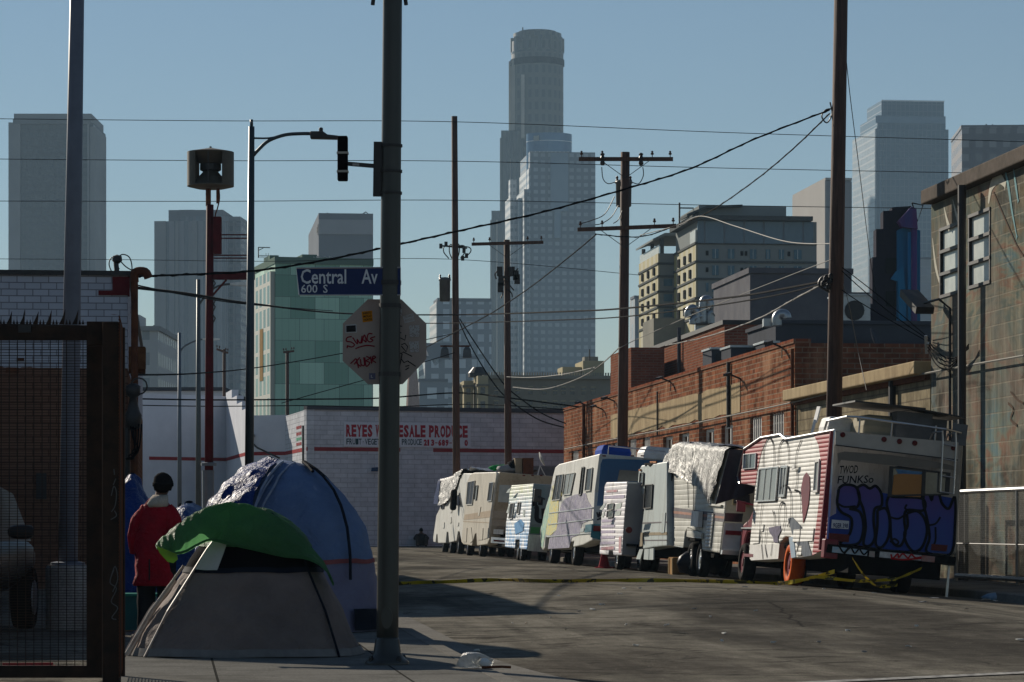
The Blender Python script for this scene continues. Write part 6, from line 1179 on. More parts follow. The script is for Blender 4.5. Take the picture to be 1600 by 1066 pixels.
reparent(drape(V, E5((128, 300), (115, 296), (108, 295)), E5((108, 520), (80, 520), (62, 518)), pm('blue_tarp_edge', (.03, .05, .12)), 'blue_edge', .1, 10, 10, .04, 5, None, .4), tp2)
zt1 = V.L(*E5((300, 232))[0]).z
def fc(i, j): p = Vector((-V.w2 + .05 + j * 1.9, V.L(*E5((390, 235))[0]).y + i * 2.6, zt1 + .12)); return p + Vector((0, 0, .16 * noise.noise((p.x * 1.4, p.y * 1.4, 4)) + .08 * noise.noise((p.x * 5, p.y * 5, 4))))
mb = MB(); mb.grid(fc, 20, 14); reparent(mb.build('roof_sheet', pm('grey_blue_tarp', (.16, .18, .22), (.3, .31, .33), 4, .4, .3), V.o, M=V.M, local=True, smooth=True), tp2)
# ---------------------------------------------------------------- steel pole with its signs
M_pole = pm('black_green_pole', (.028, .032, .03), (.05, .05, .045), 2.2, .38, .35, stretch=(1, 1, .3))
Yp = 27.; pz = swz(27); pb = P(605, 1036, Yp)
sp_ = thing('steel_pole', 'thick dark steel pole with flared base standing at the kerb corner', 'pole', (pb.x, Yp, pz), 0)
def pl_ax(z): return Vector((.008 * z, 0, z))
mb = MB(); mb.tube([pl_ax(z) for z in (0, .5, 2, 4, 6, 8, 11)], [.1, .098, .094, .09, .086, .082, .076], 24); mb.build('shaft', M_pole, sp_, local=True, smooth=True)
mb = MB(); mb.lathe([(.2, -.02), (.2, .02), (.165, .05), (.125, .1), (.108, .22), (.1, .24)], n=24); mb.build('flared_base', M_pole, sp_, local=True, smooth=True)
mb = MB(); 
for a in (.6, 2.2, 3.8, 5.4): mb.lathe([(.022, .02), (.022, .06), (.012, .08)], (.175 * cos(a), .175 * sin(a), 0), 6)
mb.build('anchor_bolt', M_dark, sp_, local=True)
mb = MB(); n_ = 20; mb.prism([Vector((.0 + cos(2 * pi * k_ / n_) * .05, -.0, .42 + sin(2 * pi * k_ / n_) * .1)) + Vector((0, -.108, 0)) for k_ in range(n_)], (0, .03, 0)); mb.build('hand_hole_cover', M_pole, sp_, local=True)
mb = MB(); mb.bar((-.082, 0, zat(307, Yp) - pz), (-.075, 0, zat(222, Yp) - pz), .05, .09, up=(1, 0, 0)); 
for v in (228, 268, 302): z = zat(v, Yp) - pz; mb.lathe([(.1, z - .012), (.1, z + .012)], (.008 * z, 0, 0), 20)
mb.build('mounting_bracket', M_dark, sp_, local=True)
mb = MB()
for v in (478, 585, 442): z = zat(v, Yp) - pz; mb.lathe([(.099, z - .02), (.099, z + .02)], (.008 * z, 0, 0), 20)
mb.build('sign_band', M_dark, sp_, local=True)
mb = MB(); z = zat(8, Yp) - pz
for x in (-.13, .17): mb.tube([Vector((x, 0, z)), Vector((x * .6, 0, z + .5))], .02, 6)
mb.build('top_arm', M_dark, sp_, local=True)
# signal housing on its arm
tsg = thing('signal_head', 'small dark three section signal housing with two pale bands on an arm', 'traffic signal', P(543, 260, Yp), 0)
def sx(u, v, y=0.): return MW[tsg].inverted() @ P(u, v, Yp + y)
mb = MB(); mb.loft([[Vector((sx(u, v).x, y, sx(u, v).z)) for u, y in ((527.5, -.045), (543.5, -.045), (543.5, .045), (527.5, .045))] for v in (283, 213)]); mb.build('housing', M_black, tsg, local=True, bevel=.012)
mb = MB()
for v in (239.5, 268.5): a = sx(526.5, v + 1.6); b = sx(544.5, v - 1.6); mb.box(a.x, b.x, -.05, .05, a.z, b.z)
mb.build('pale_band', pm('pale_band', (.42, .4, .35)), tsg, local=True)
mb = MB(); mb.bar(sx(543, 256), sx(590, 260), .035, .035); mb.build('arm', M_dark, tsg, local=True)
mb = MB(); a = sx(551, 257.5); mb.bar(a + Vector((0, -.02, 0)), a + Vector((.06, -.02, -.003)), .012, .02); mb.build('arm_label', M_conc, tsg, local=True)
# street name blade
M_navy = pm('street_blue', (.008, .02, .085), (.012, .026, .1), 3, .45); M_swhite = pm('sign_white_letter', (.6, .63, .66), (.5, .53, .56), 8, .4)
bl = thing('street_name_sign', 'dark blue street name blade lettered Central Av 600 S in white', 'street sign', P(592, 461, Yp - .06), 0)
def bx_(u, v, y=0.): return MW[bl].inverted() @ P(u, v, Yp - .06 + y)
mb = MB(); mb.prism([bx_(u, v) for u, v in ((467, 461), (626, 461), (626, 418), (463, 419))], (0, .012, 0)); mb.build('blade', M_navy, bl, local=True)
mb = MB(); q = [bx_(u, v, -.0) for u, v in ((467, 461), (626, 461), (626, 418), (463, 419))]; mb.tube(q + [q[0]], .006, 5); mb.build('edge_trim', M_alu, bl, local=True)
mb = MB(); text(mb, 'Central', bx_(470, 443, -.003), bx_(541, 443, -.003) - bx_(470, 443, -.003), (0, 0, bx_(0, 421).z - bx_(0, 443).z), (0, 0, 0), .012); text(mb, 'Av', bx_(565, 443, -.003), bx_(590, 443, -.003) - bx_(565, 443, -.003), (0, 0, bx_(0, 421).z - bx_(0, 443).z), (0, 0, 0), .012)
text(mb, '600', bx_(470.5, 457.5, -.003), bx_(496, 457.5, -.003) - bx_(470.5, 457.5, -.003), (0, 0, bx_(0, 445).z - bx_(0, 457.5).z), (0, 0, 0), .01); text(mb, 'S', bx_(505, 457.5, -.003), bx_(512, 457.5, -.003) - bx_(505, 457.5, -.003), (0, 0, bx_(0, 445).z - bx_(0, 457.5).z), (0, 0, 0), .01); mb.build('lettering', M_swhite, bl, local=True)
# back of the stop sign
M_back = pm('sign_back', (.33, .275, .24), (.26, .215, .19), 3, .55, .15)
G_ = lambda x, y: (530 + x / 7.107, 460 + y / 7.107)
ss_ = thing('stop_sign', 'grey back of an octagonal stop sign covered with stickers and red scrawls', 'sign', P(601, 534, Yp + .11), 0)
def ox(x, y, off=0.): u, v = G_(x, y); return MW[ss_].inverted() @ P(u, v, Yp + .11 - off)
mb = MB(); mb.prism([ox(*q) for q in ((318, 55), (690, 55), (968, 325), (970, 720), (705, 998), (320, 1000), (38, 740), (40, 325))], (0, .004, 0)); mb.build('plate', M_back, ss_, local=True)
mb = MB(); mb.prism([ox(*q) + Vector((0, .0045, 0)) for q in ((318, 55), (690, 55), (968, 325), (970, 720), (705, 998), (320, 1000), (38, 740), (40, 325))], (0, .001, 0)); mb.build('red_face', M_stripe, ss_, local=True)
def stk(name, q, mat, off=.002): m_ = MB(); m_.prism([ox(x, y, off) for x, y in q], (0, .0015, 0)); return m_.build(name, mat, ss_, local=True)
def stx(st_, lines, mat, bold=.03):
    m_ = MB()
    for txt, (x0, y0), (x1, y1), h_ in lines:
        o = ox(x0, y0, .0035); e = ox(x1, y1, .0035); up = ox(x0, y0 - h_, .0035) - o; text(m_, txt, o, e - o, up, (0, 0, 0), bold)
    return m_.build('lettering', mat, st_, M=MW[ss_], local=True)
M_stw = pm('sticker_white', (.42, .42, .42), (.34, .34, .34), 30); M_ink = pm('black_ink', (.02, .02, .022))
s1 = stk('sticker', ((248, 192), (365, 180), (372, 298), (262, 312)), pm('orange_sticker', (.5, .2, .01), (.4, .15, .01), 20)); stx(s1, [('SHINTO', (262, 224), (355, 212), 22), ('MOLO', (268, 260), (358, 250), 24), ('NORTH', (272, 296), (362, 286), 22)], M_ink)
s1 = stk('sticker', ((68, 340), (190, 330), (198, 424), (70, 432)), M_stw); s2 = stk('sticker_print', ((78, 350), (182, 343), (186, 414), (80, 420)), M_ink, .004); stx(s1, [('UEKS', (84, 398), (182, 394), 34)], M_stw)
for p_ in ss_.children:
    if p_.name.startswith('lettering') : pass
s1 = stk('sticker', ((648, 165), (700, 150), (704, 240), (650, 246)), pm('sticker_grey', (.29, .245, .215))); stx(s1, [('M', (654, 206), (698, 202), 38), ('FX', (654, 240), (698, 236), 22)], M_stw, .05)
s1 = stk('sticker', ((706, 246), (822, 212), (838, 296), (728, 322)), M_stw); stx(s1, [('YROMEX', (716, 270), (826, 242), 24), ('ANGELS', (728, 306), (834, 280), 26)], M_back, .03)
s1 = stk('sticker', ((770, 348), (895, 346), (896, 476), (778, 478)), pm('sticker_grey', (.29, .245, .215))); stx(s1, [('GAZE', (774, 392), (892, 390), 42), ('SMEZ', (780, 438), (892, 436), 40), ('NO CRY', (784, 472), (892, 470), 26)], M_stw, .06)
s1 = stk('sticker', ((770, 528), (886, 528), (888, 646), (778, 648)), pm('sticker_grey', (.29, .245, .215))); stx(s1, [('GAZE', (774, 564), (884, 562), 36), ('SPEH', (782, 604), (884, 602), 34), ('NO NO', (786, 642), (884, 640), 28)], M_stw, .06)
s1 = stk('sticker', ((332, 876), (402, 876), (402, 944), (332, 946)), pm('violet_sticker', (.14, .14, .22))); stx(s1, [('L', (352, 926), (376, 926), 30)], M_stw)
s1 = stk('sticker', ((648, 842), (690, 838), (686, 1000), (648, 998)), pm('tan_sticker', (.26, .23, .2), (.2, .18, .16), 20)); m_ = MB(); m_.prism([ox(660 + cos(a) * 18, 902 + sin(a) * 20, .004) for a in [k_ * pi / 6 for k_ in range(12)]], (0, .0012, 0)); m_.build('sticker_print', M_ink, s1, M=MW[ss_], local=True)
M_rsp = pm('crimson_marker', (.2, .012, .025)); mb = MB()
for q in [((140, 470), (90, 480), (80, 520), (130, 530), (170, 560), (140, 585), (85, 570)), ((150, 480), (190, 540), (205, 545), (200, 500), (235, 545), (255, 460)), ((250, 545), (280, 450), (300, 530), (270, 505)), ((370, 440), (325, 440), (310, 500), (340, 530), (375, 510), (345, 490), (400, 470)), ((180, 606), (230, 585), (310, 568), (395, 578)), ((92, 575), (88, 600)), ((125, 770), (160, 740), (190, 720), (215, 820)), ((165, 780), (230, 700)), ((180, 750), (240, 800), (235, 720)), ((240, 780), (280, 790), (272, 700)), ((285, 700), (300, 800), (340, 760), (300, 740), (340, 710), (300, 690)), ((350, 690), (360, 770), (375, 690), (405, 700), (370, 730), (410, 760))]: mb.ribbon(spline([ox(*z) for z in q], 4), .011, (0, -1, 0), .003 + len(mb.f) * .00004, .00004)
mb.build('red_scrawl', M_rsp, ss_, local=True)
mb = MB()
for q in [((648, 350), (700, 355)), ((650, 425), (690, 428)), ((740, 450), (730, 510), (650, 470)), ((690, 560), (730, 545), (760, 580), (745, 640), (690, 575)), ((648, 640), (690, 660), (710, 640), (810, 690)), ((700, 660), (670, 800)), ((690, 720), (720, 760), (760, 740), (850, 800)), ((735, 800), (780, 790)), ((735, 840), (775, 815))]: mb.ribbon([ox(*z) for z in q], .009, (0, -1, 0), .003 + len(mb.f) * .0001, .00005)
mb.build('black_scrawl', M_ink, ss_, local=True)
# ---------------------------------------------------------------- lamp posts, siren mast, timber poles
M_post = pm('dark_teal_post', (.03, .045, .055), (.05, .065, .07), 2, .45, .3); M_postg = pm('grey_post', (.13, .16, .19), (.1, .12, .14), 2, .5, .3); M_sir = pm('siren_red', (.1, .016, .02), (.06, .014, .016), 3, .6); M_sird = pm('siren_housing', (.085, .075, .055), (.05, .045, .035), 3, .6, .3)
M_wood = NT('creosoted_timber'); g_ = M_wood.noise(3, 6, stretch=(6, 6, .35), rough=.7); M_wood.bump(g_, .6, .02); M_wood = M_wood.end(M_wood.ramp(g_, [(.3, (.035, .018, .013)), (.55, (.09, .045, .03)), (.75, (.15, .085, .055))]), .85)
Ys = 65.; a = P(390, 0, Ys)
def base_at(u, Y): x = (u - U0) / F * Y; s_ = -x * ST + Y * CT; t_ = x * CT + Y * ST; z = swz(s_) if t_ < 2.77 else (rwz(s_) if t_ > 14.4 else gz(s_, t_)); return Vector((x, Y, z))
sl = thing('street_lamp', 'tall dark street lamp with curved arm rising behind the blue tent', 'street lamp', base_at(388.5, Ys), 0)
def loc_(par, u, v, Y): return MW[par].inverted() @ P(u, v, Y)
mb = MB(); t0 = loc_(sl, 393, 198, Ys); mb.tube([Vector((0, 0, 0)), Vector((t0.x * .5, 0, t0.z * .5)), t0], [.105, .09, .065], 14); mb.tube([t0, loc_(sl, 393, 187, Ys)], .035, 8); mb.build('post', M_post, sl, local=True, smooth=True)
mb = MB(); mb.tube(spline([loc_(sl, u, v, Ys) for u, v in ((396, 243), (404, 234), (420, 220), (445, 211), (470, 209), (487, 209))], 4), .038, 8); mb.tube(spline([loc_(sl, u, v, Ys) for u, v in ((396, 216), (420, 216), (440, 212))], 3), .022, 6); mb.build('arm', M_post, sl, local=True, smooth=True)
mb = MB(); q = [loc_(sl, u, v, Ys) + Vector((0, -.12, 0)) for u, v in ((485, 206), (505, 206), (512, 211), (530, 213), (530, 218), (485, 217))]; mb.prism(q, (0, .24, 0)); mb.build('lamp_head', M_dark, sl, local=True, bevel=.02); mb = MB(); c_ = loc_(sl, 501.5, 206, Ys); mb.lathe([(.045, 0), (.045, .07), (.03, .09)], c_, 10); mb.build('photocell', M_dark, sl, local=True)
def lamp(label, u, v, Y, r, arm, mat, tip=None):
    o = thing('street_lamp', label, 'street lamp', base_at(u, Y), 0, None); mb = MB(); t_ = loc_(o, u, v, Y); mb.tube([Vector((0, 0, 0)), t_], [r, r * .65], 10); mb.build('post', mat, o, local=True, smooth=True)
    mb = MB(); mb.tube(spline([loc_(o, *q, Y) for q in arm], 4), r * .38, 6); mb.build('arm', mat, o, local=True); mb = MB(); e = loc_(o, *arm[-1], Y); mb.loft([[e + Vector((x, y * w, z * w)) for y, z in ((-.12, -.06), (.12, -.06), (.12, .05), (-.12, .05))] for x, w in ((-.05, .6), (.2, 1), (.55, 1), (.75, .5))]); mb.build('lamp_head', M_alu, o, local=True); return o
lamp('slim grey green street lamp close beside the red siren mast', 310, 437, 100, .1, ((312, 475), (320, 464), (335, 450), (350, 445), (362, 444)), pm('grey_green_post', (.09, .11, .115), None, 2, .5, .3)); lamp('pale slim shorter street lamp rising behind the head of the person in red', 280.5, 520, 140, .11, ((282, 548), (290, 540), (305, 533), (318, 530)), M_postg)
Ysn = 85.; sr = thing('siren_mast', 'red steel mast carrying a large round slotted warning siren with side brackets', 'siren', base_at(326, Ysn), 0)
mb = MB(); mb.tube([Vector((0, 0, 0)), loc_(sr, 328, 320, Ysn)], [.13, .105], 12); mb.build('mast', M_sir, sr, local=True, smooth=True); mb = MB(); mb.tube([Vector((0, 0, 0)), loc_(sr, 325, 735, Ysn)], .17, 12); mb.lathe([(.22, 0), (.22, .08), (.15, .1)], (0, 0, loc_(sr, 0, 728, Ysn).z), 12); mb.build('mast_sleeve', M_postg, sr, local=True)
mb = MB(); mb.tube([loc_(sr, 325.5, 322, Ysn), loc_(sr, 325.5, 292, Ysn)], .075, 10); mb.tube([loc_(sr, 340, 318, Ysn), loc_(sr, 340, 292, Ysn)], .04, 8); mb.tube(spline([loc_(sr, u, v, Ysn) for u, v in ((342, 294), (343, 310), (340, 325), (336, 340), (336, 380), (333, 400))], 4), .02, 6); mb.build('neck', M_rust, sr, local=True)
pS = Ysn / F; c_ = loc_(sr, 329, 262, Ysn); RS = 36.5 * pS; zS = lambda v: loc_(sr, 329, v, Ysn).z
mb = MB(); n_ = 32
mb.lathe([(.03, zS(229)), (.03, zS(231)), (RS * .3, zS(233)), (RS, zS(238)), (RS, zS(239.5)), (RS * .5, zS(255)), (.2, zS(258))], (c_.x, 0, 0), n_); mb.lathe([(.2, zS(268)), (RS * .5, zS(276)), (RS, zS(290)), (RS, zS(291.5)), (RS * .6, zS(295)), (.1, zS(295.5))], (c_.x, 0, 0), n_); mb.build('horn_cones', M_sird, sr, local=True, smooth=False)
mb = MB()
for k0 in (-.52, pi - 1.04 + .52):
    pass
for a0, a1 in ((pi * .7, pi * 1.3), (-pi * .3, pi * .3)):   # side shrouds left and right; the front and back slots stay open
    pr = [a0 + (a1 - a0) * i / 14 for i in range(15)]; vs = []
    for a in pr: vs += [Vector((c_.x + RS * cos(a), RS * sin(a), zS(291))), Vector((c_.x + RS * cos(a), RS * sin(a), zS(238.5)))]
    mb = MB(); mb.add(vs, [(2 * i, 2 * i + 2, 2 * i + 3, 2 * i + 1) for i in range(14)]); mb.build('shroud', M_sird, sr, local=True, solid=.03)
mb = MB(); mb.lathe([(.24, zS(268)), (.3, zS(266)), (.3, zS(257)), (.24, zS(255))], (c_.x, 0, 0), 16); mb.bar((c_.x, -RS * .95, zS(291)), (c_.x, -RS * .95, zS(238)), .035, .02); mb.build('rotor', M_dark, sr, local=True)
mb = MB(); a = loc_(sr, 333, 397, Ysn); b = loc_(sr, 346, 339, Ysn); mb.box(a.x, b.x, -.12, .14, a.z, b.z); mb.build('control_box', M_sir, sr, local=True, bevel=.02)
for v in (367, 372.5, 399, 403.5): mb = MB(); mb.bar(loc_(sr, 333, v, Ysn), loc_(sr, 396, v, Ysn), .03, .035); mb.build('bracket_bar', M_sir, sr, local=True)
mb = MB(); a = loc_(sr, 333, 437, Ysn); b = loc_(sr, 398, 425, Ysn); mb.box(a.x, b.x, -.1, .1, a.z, b.z); mb.bar(loc_(sr, 332, 462, Ysn), loc_(sr, 354, 437, Ysn), .05); mb.build('cross_beam', M_sir, sr, local=True)
mb = MB()
for v in (443, 470, 480, 498): mb.tube([loc_(sr, 333, v - 6, Ysn) + Vector((0, -.1, 0)), loc_(sr, 337, v, Ysn) + Vector((0, -.1, 0)), loc_(sr, 334, v + 6, Ysn) + Vector((0, -.1, 0))], .02, 5)
mb.build('insulator', M_dark, sr, local=True)
# utility poles
M_insul = pm('brown_insulator', (.06, .03, .025), None, 3, .3); M_tr = pm('transformer_grey', (.1, .11, .11), (.07, .075, .075), 3, .5, .3)
GP = 'timber utility poles'
def upole(label, u0, utop, vtop, Y, r0, r1, arms=(), braces=True):
    o = thing('utility_pole', label, 'utility pole', base_at(u0, Y), 0, GP); mb = MB(); tt = loc_(o, utop, vtop, Y); mb.tube([Vector((0, 0, 0)), tt * .5, tt], [r0, (r0 + r1) / 2, r1], 14); mb.build('trunk', M_wood, o, local=True, smooth=True)
    for (ua, ub, va, vb) in arms:
        mb = MB(); a = loc_(o, ua, va, Y); b = loc_(o, ub, vb, Y); a.y = b.y = -.22; mb.bar(a, b, .1, .13); c_ = mb.build('crossarm', M_wood, o, local=True)
        mb = MB(); m = (a + b) / 2; L_ = (b - a).length; 
        for sg in (-1, 1): mb.bar(Vector((tt.x * (m.z / tt.z), -.2, m.z - L_ * .2)), Vector((tt.x * (m.z / tt.z) + sg * L_ * .26, -.2, m.z - .04)), .035, .02)
        mb.build('brace', M_dark, c_, M=MW[o], local=True); mb = MB()
        for f in (.03, .25, .78, .97): q = a.lerp(b, f); mb.lathe([(.015, 0), (.015, .08), (.05, .09), (.055, .14), (.03, .15), (.04, .2), (.01, .22)], q + Vector((0, 0, .06)), 8)
        mb.build('insulator', M_insul, c_, M=MW[o], local=True)
    return o
def can(o, u0, u1, v0, v1, Y, dy=-.1):
    a = loc_(o, u0, v1, Y); b = loc_(o, u1, v0, Y); r_ = (b.x - a.x) / 2; mb = MB(); h_ = b.z - a.z; mb.lathe([(r_ * .8, 0), (r_ * .92, .03), (r_ * .95, h_ * .85), (r_ * 1.08, h_ * .88), (r_ * 1.05, h_ * .95), (r_ * .7, h_), (.02, h_ * 1.02)], ((a.x + b.x) / 2, dy, a.z), 16); t = mb.build('transformer', M_tr, o, local=True, smooth=True)
    mb = MB(); mb.lathe([(.04, 0), (.06, .04), (.03, .08), (.05, .14), (.02, .18)], ((a.x + b.x) / 2 - r_ * .8, dy - .05, b.z - .05), 8); mb.lathe([(.04, 0), (.06, .04), (.03, .08), (.05, .14), (.02, .18)], ((a.x + b.x) / 2 + r_ * .8, dy - .05, b.z - .05), 8); mb.build('bushing', M_insul, t, M=MW[o], local=True)
YpA, YpB, YpC, YpD = 132., 128., 101., 69.
pA = upole('tallest thin timber pole with a can transformer, flood lamps and no crossarm', 714, 710, 182, YpA, .17, .13); can(pA, 686, 704, 434, 471, YpA, -.05)
mb = MB()
for du in (-16, -8, 6, 14, 22): mb.tube(spline([loc_(pA, 711 + du * .2, 385, YpA), loc_(pA, 711 + du, 380 + abs(du) * .3, YpA), loc_(pA, 711 + du * 1.1, 394, YpA), loc_(pA, 711 + du * .6, 404, YpA)], 4), .025, 5)
for v, du in ((382, -14), (385, -22), (392, 14), (400, 18), (404, 12)): q = loc_(pA, 711 + du, v, YpA); mb.box(q.x - .07, q.x + .07, -.2, .0, q.z - .1, q.z + .1)
mb.bar(loc_(pA, 688, 384, YpA), loc_(pA, 730, 388, YpA), .06); mb.build('switch_gear', M_dark, pA, local=True)
for u0, u1, lab in ((690, 700, 0), (722, 738, 1)):
    mb = MB(); c_ = loc_(pA, (u0 + u1) / 2, 550, YpA); mb.loft([[c_ + Vector((x * w, y * w, z)) for x, y in ((-.2, -.2), (.2, -.2), (.2, .2), (-.2, .2))] for z, w in ((-.25, 1.), (.1, .8), (.22, .4))]); mb.build('flood_lamp', M_tr, pA, local=True)
mb = MB(); mb.bar(loc_(pA, 688, 541, YpA), loc_(pA, 734, 541, YpA), .07); mb.build('lamp_bar', M_rust, pA, local=True)
pB = upole('timber pole with a single crossarm and dense wiring just below, between two others', 795, 792, 375, YpB, .16, .13, ((737, 849, 382.5, 379.5),))
mb = MB()
for i in range(9): u = 784 + rnd.uniform(-6, 26); v = 415 + rnd.uniform(0, 45); q = loc_(pB, u, v, YpB); q2 = loc_(pB, u + rnd.uniform(-9, 9), v + rnd.uniform(4, 20), YpB); q.y = q2.y = -.2; mb.tube(spline([q, (q + q2) / 2 + Vector((rnd.uniform(-.2, .2), -.1, 0)), q2], 4), .03, 5)
for u, v in ((781, 425), (783, 440), (800, 425), (806, 431), (808, 437), (782, 450)): q = loc_(pB, u, v, YpB); mb.box(q.x - .12, q.x + .12, -.3, -.1, q.z - .2, q.z + .2)
mb.build('switch_gear', M_dark, pB, local=True)
pC = upole('timber pole with two long crossarms and a can transformer behind the motorhomes', 971, 977, 238, YpC, .19, .15, ((904, 1051, 250, 250), (902, 1056, 360, 354))); can(pC, 962, 988, 280, 322, YpC, .28)
mb = MB()
for u in (941, 1001): q = loc_(pC, u, 250, YpC); q.y = -.3; mb.lathe([(.05, -.22), (.09, -.15), (.05, -.05), (.09, .02), (.05, .1), (.08, .16), (.03, .2)], q, 8)
for pts in (((940, 262), (942, 280), (950, 288), (962, 285)), ((1004, 262), (1005, 275), (998, 288), (988, 286)), ((960, 308), (945, 335), (925, 345), (908, 350)), ((966, 322), (955, 340), (940, 350), (930, 352)), ((972, 330), (966, 344), (958, 350))): mb.tube(spline([loc_(pC, u, v, YpC) + Vector((0, -.15, 0)) for u, v in pts], 4), .016, 5)
mb.build('jumper_wire', M_dark, pC, local=True)
pD = upole('thick tall timber pole rising out of the frame beside the mural wall', 1299, 1315, -60, YpD, .19, .155)
mb = MB()
for v, du in ((437, -14), (441, -8), (445, -18), (450, -10), (433, -6)): q = loc_(pD, 1303 + du, v, YpD); mb.lathe([(.02, -.06), (.06, -.03), (.06, .04), (.02, .08)], q + Vector((0, -.15, 0)), 8)
mb.tube(spline([loc_(pD, 1300, 428, YpD), loc_(pD, 1284, 434, YpD), loc_(pD, 1280, 446, YpD), loc_(pD, 1296, 456, YpD)], 5), .03, 5); mb.tube(spline([loc_(pD, u, v, YpD) for u, v in ((1300, 170), (1290, 172), (1284, 182), (1292, 192), (1300, 178), (1297, 160))], 4), .018, 5); mb.build('cable_clamp', M_dark, pD, local=True)
fpl = upole('small distant timber pole with one short crossarm behind the lamp post', 350, 350.5, 546, 190, .12, .1, ((339, 357, 546, 552),)); fp2 = upole('small distant timber pole before the green panelled building', 449, 449, 548, 200, .13, .11, ((443, 460, 551, 549),))
# ---------------------------------------------------------------- overhead wires
M_wire = pm('black_cable', (.01, .01, .011), None, 2, .95, spec=.05); M_wireg = pm('grey_wire', (.03, .033, .036), None, 2, .9, spec=.1); M_wirew = pm('bare_wire', (.2, .2, .19), None, 2, .7, spec=.2)
def wire(label, pts, r=.018, mat=None, group=None, cat='cable', twist=0):
    """pts = (u, v, distance) along the wire"""
    r *= .72; w = spline([P(*q) for q in pts], 10); mb = MB(); mb.tube(w, r, 5)
    if twist:
        w2 = [p + Vector((.012 * cos(i * 1.7), 0, .022 * sin(i * 1.7))) for i, p in enumerate(w)]; mb.tube(w2, r * .6, 4)
    return tag(mb.build('overhead_cable', mat or M_wire), label, cat, group)
GH = 'thin high wires crossing the whole street'
for v, lab, r in (((185.5, 190.5, 222), 'topmost thin wire crossing the whole sky, level with the street lamp top', .022), ((248.5, 252, 271.5), 'second thin high wire crossing the sky, just under the siren top', .022), ((314.5, 313, 327), 'third thin high wire, level with the foot of the siren', .022)):
    wire(lab, [(-60, v[0] - .3, YpA), (340, (v[0] + v[1]) / 2 + 1, YpA), (709, v[1], YpA - .15), (1150, (v[1] + v[2]) / 2 + 1.5, YpA), (1680, v[2] + 2, YpA)], r, M_wireg, GH)
wire('pair of faint thin wires running over the white brick parapet to the ribbed tower', [(-40, 404.5, 180), (200, 406, 180), (420, 408.5, 180), (700, 405, 180), (1000, 430, 180)], .025, M_wireg)
wire('twisted black cable rising from the white brick building to the thick tall timber pole', [(205, 432, 52.5), (270, 430, 53), (390, 424, 55), (500, 408, 57), (610, 385, 59), (712, 362, 61), (850, 331, 63), (975, 296, 65), (1080, 263, 66.5), (1180, 217, 68), (1296, 172, 68.8)], .026, None, None, 'cable', 1)
wire('twisted cable from the thick tall timber pole down to the lower crossarm', [(1296, 178, 68.8), (1240, 232, 75), (1180, 282, 82), (1110, 330, 90), (1060, 351, 95), (1000, 370, 99), (930, 366, 100.6)], .024, None, None, 'cable', 1)
wire('cable falling from the lower crossarm across the glass tower towards the stop sign', [(932, 366, 100.6), (900, 393, 104), (830, 448, 112), (765, 491, 119), (700, 525, 125), (640, 556, 131)], .03, None, None, 'cable', 1)
wire('pale slack wire drooping before the glazed apartment storey', [(1000, 368, 99), (1060, 352, 95), (1095, 338, 90), (1150, 354, 84), (1230, 378, 76), (1305, 381, 69)], .02, M_wirew)
wire('thick black trunk cable running from the thick tall timber pole behind the stop sign', [(1300, 437, 68.8), (1220, 452, 75), (1140, 465, 82), (975, 482, 95), (880, 487, 104), (714, 492, 122), (540, 490, 110), (390, 474, 80), (300, 460, 64), (207, 449, 52.4)], .04)
wire('thinner black cable just under the thick trunk cable', [(1300, 440, 68.8), (1210, 462, 76), (1100, 480, 85), (975, 495, 95), (880, 500, 104), (714, 505, 122), (625, 505, 125)], .028)
wire('thin wire sloping gently from the rusty service mast behind the lamp posts', [(210, 445, 52.4), (300, 463, 64), (390, 476, 78), (520, 486, 105)], .018)
wire('pale ropey cable dropping from the thick tall timber pole over the brick block', [(1298, 437, 68.8), (1240, 468, 77), (1180, 500, 90), (1105, 526, 110), (1040, 540, 130)], .03, M_wirew, None, 'cable', 1); wire('light thin wire above the pale ropey cable, ending at the two armed pole', [(1298, 406, 68.8), (1220, 436, 76), (1110, 480, 86), (1000, 528, 96), (966, 545, 100.5)], .016, M_wirew)
wire('light slack cable sagging from the middle timber pole to the pole with dense wiring', [(968, 543, 100.8), (935, 573, 106), (900, 593, 112), (850, 608, 120), (800, 605, 127.7)], .03, M_wirew); wire('thin pale wire sagging shallow above the beige building roof', [(790, 589, 128), (830, 590, 124), (880, 585, 117), (930, 574, 106)], .02, M_wirew)
GD2 = 'pair of black cables running down from the tallest pole'
wire('lower of two black cables running down from the tallest pole to the brick corner', [(716, 500, YpA), (735, 540, YpA), (765, 590, 130), (792, 622, 128), (840, 655, 128), (882, 668, 128)], .04, None, GD2); wire('upper of two black cables running down from the tallest pole to the brick corner', [(718, 498, YpA), (745, 540, YpA), (775, 584, 130), (797, 610, 128), (845, 645, 128), (884, 662, 128)], .04, None, GD2)
wire('thick low black cable along the warehouse roof line, upper of two', [(198, 623, 120), (330, 625, 124), (480, 624, 128), (600, 622, 130), (714, 614, YpA), (795, 622, YpB), (905, 636, 126)], .045); wire('lower black cable just under the warehouse roof line', [(198, 633, 120), (330, 635, 124), (480, 634, 128), (600, 636, 130), (714, 632, YpA), (795, 634, YpB), (882, 640, 126)], .03)
wire('cable sloping from the rusty meter box up behind the stop sign', [(205, 586, 52.5), (300, 584, 70), (390, 576, 90), (480, 562, 105), (560, 548, 115), (640, 536, 126), (714, 520, YpA)], .025); wire('thin cable climbing from the green building foot to the stop sign', [(440, 630, 125), (490, 616, 126), (540, 602, 127), (600, 585, 128), (714, 550, YpA)], .025)
wire('thin steep wire from the thick tall timber pole down past the blue glass tower', [(1316, 20, 69), (1326, 130, 72), (1342, 260, 78), (1362, 420, 86), (1372, 470, 90)], .014)
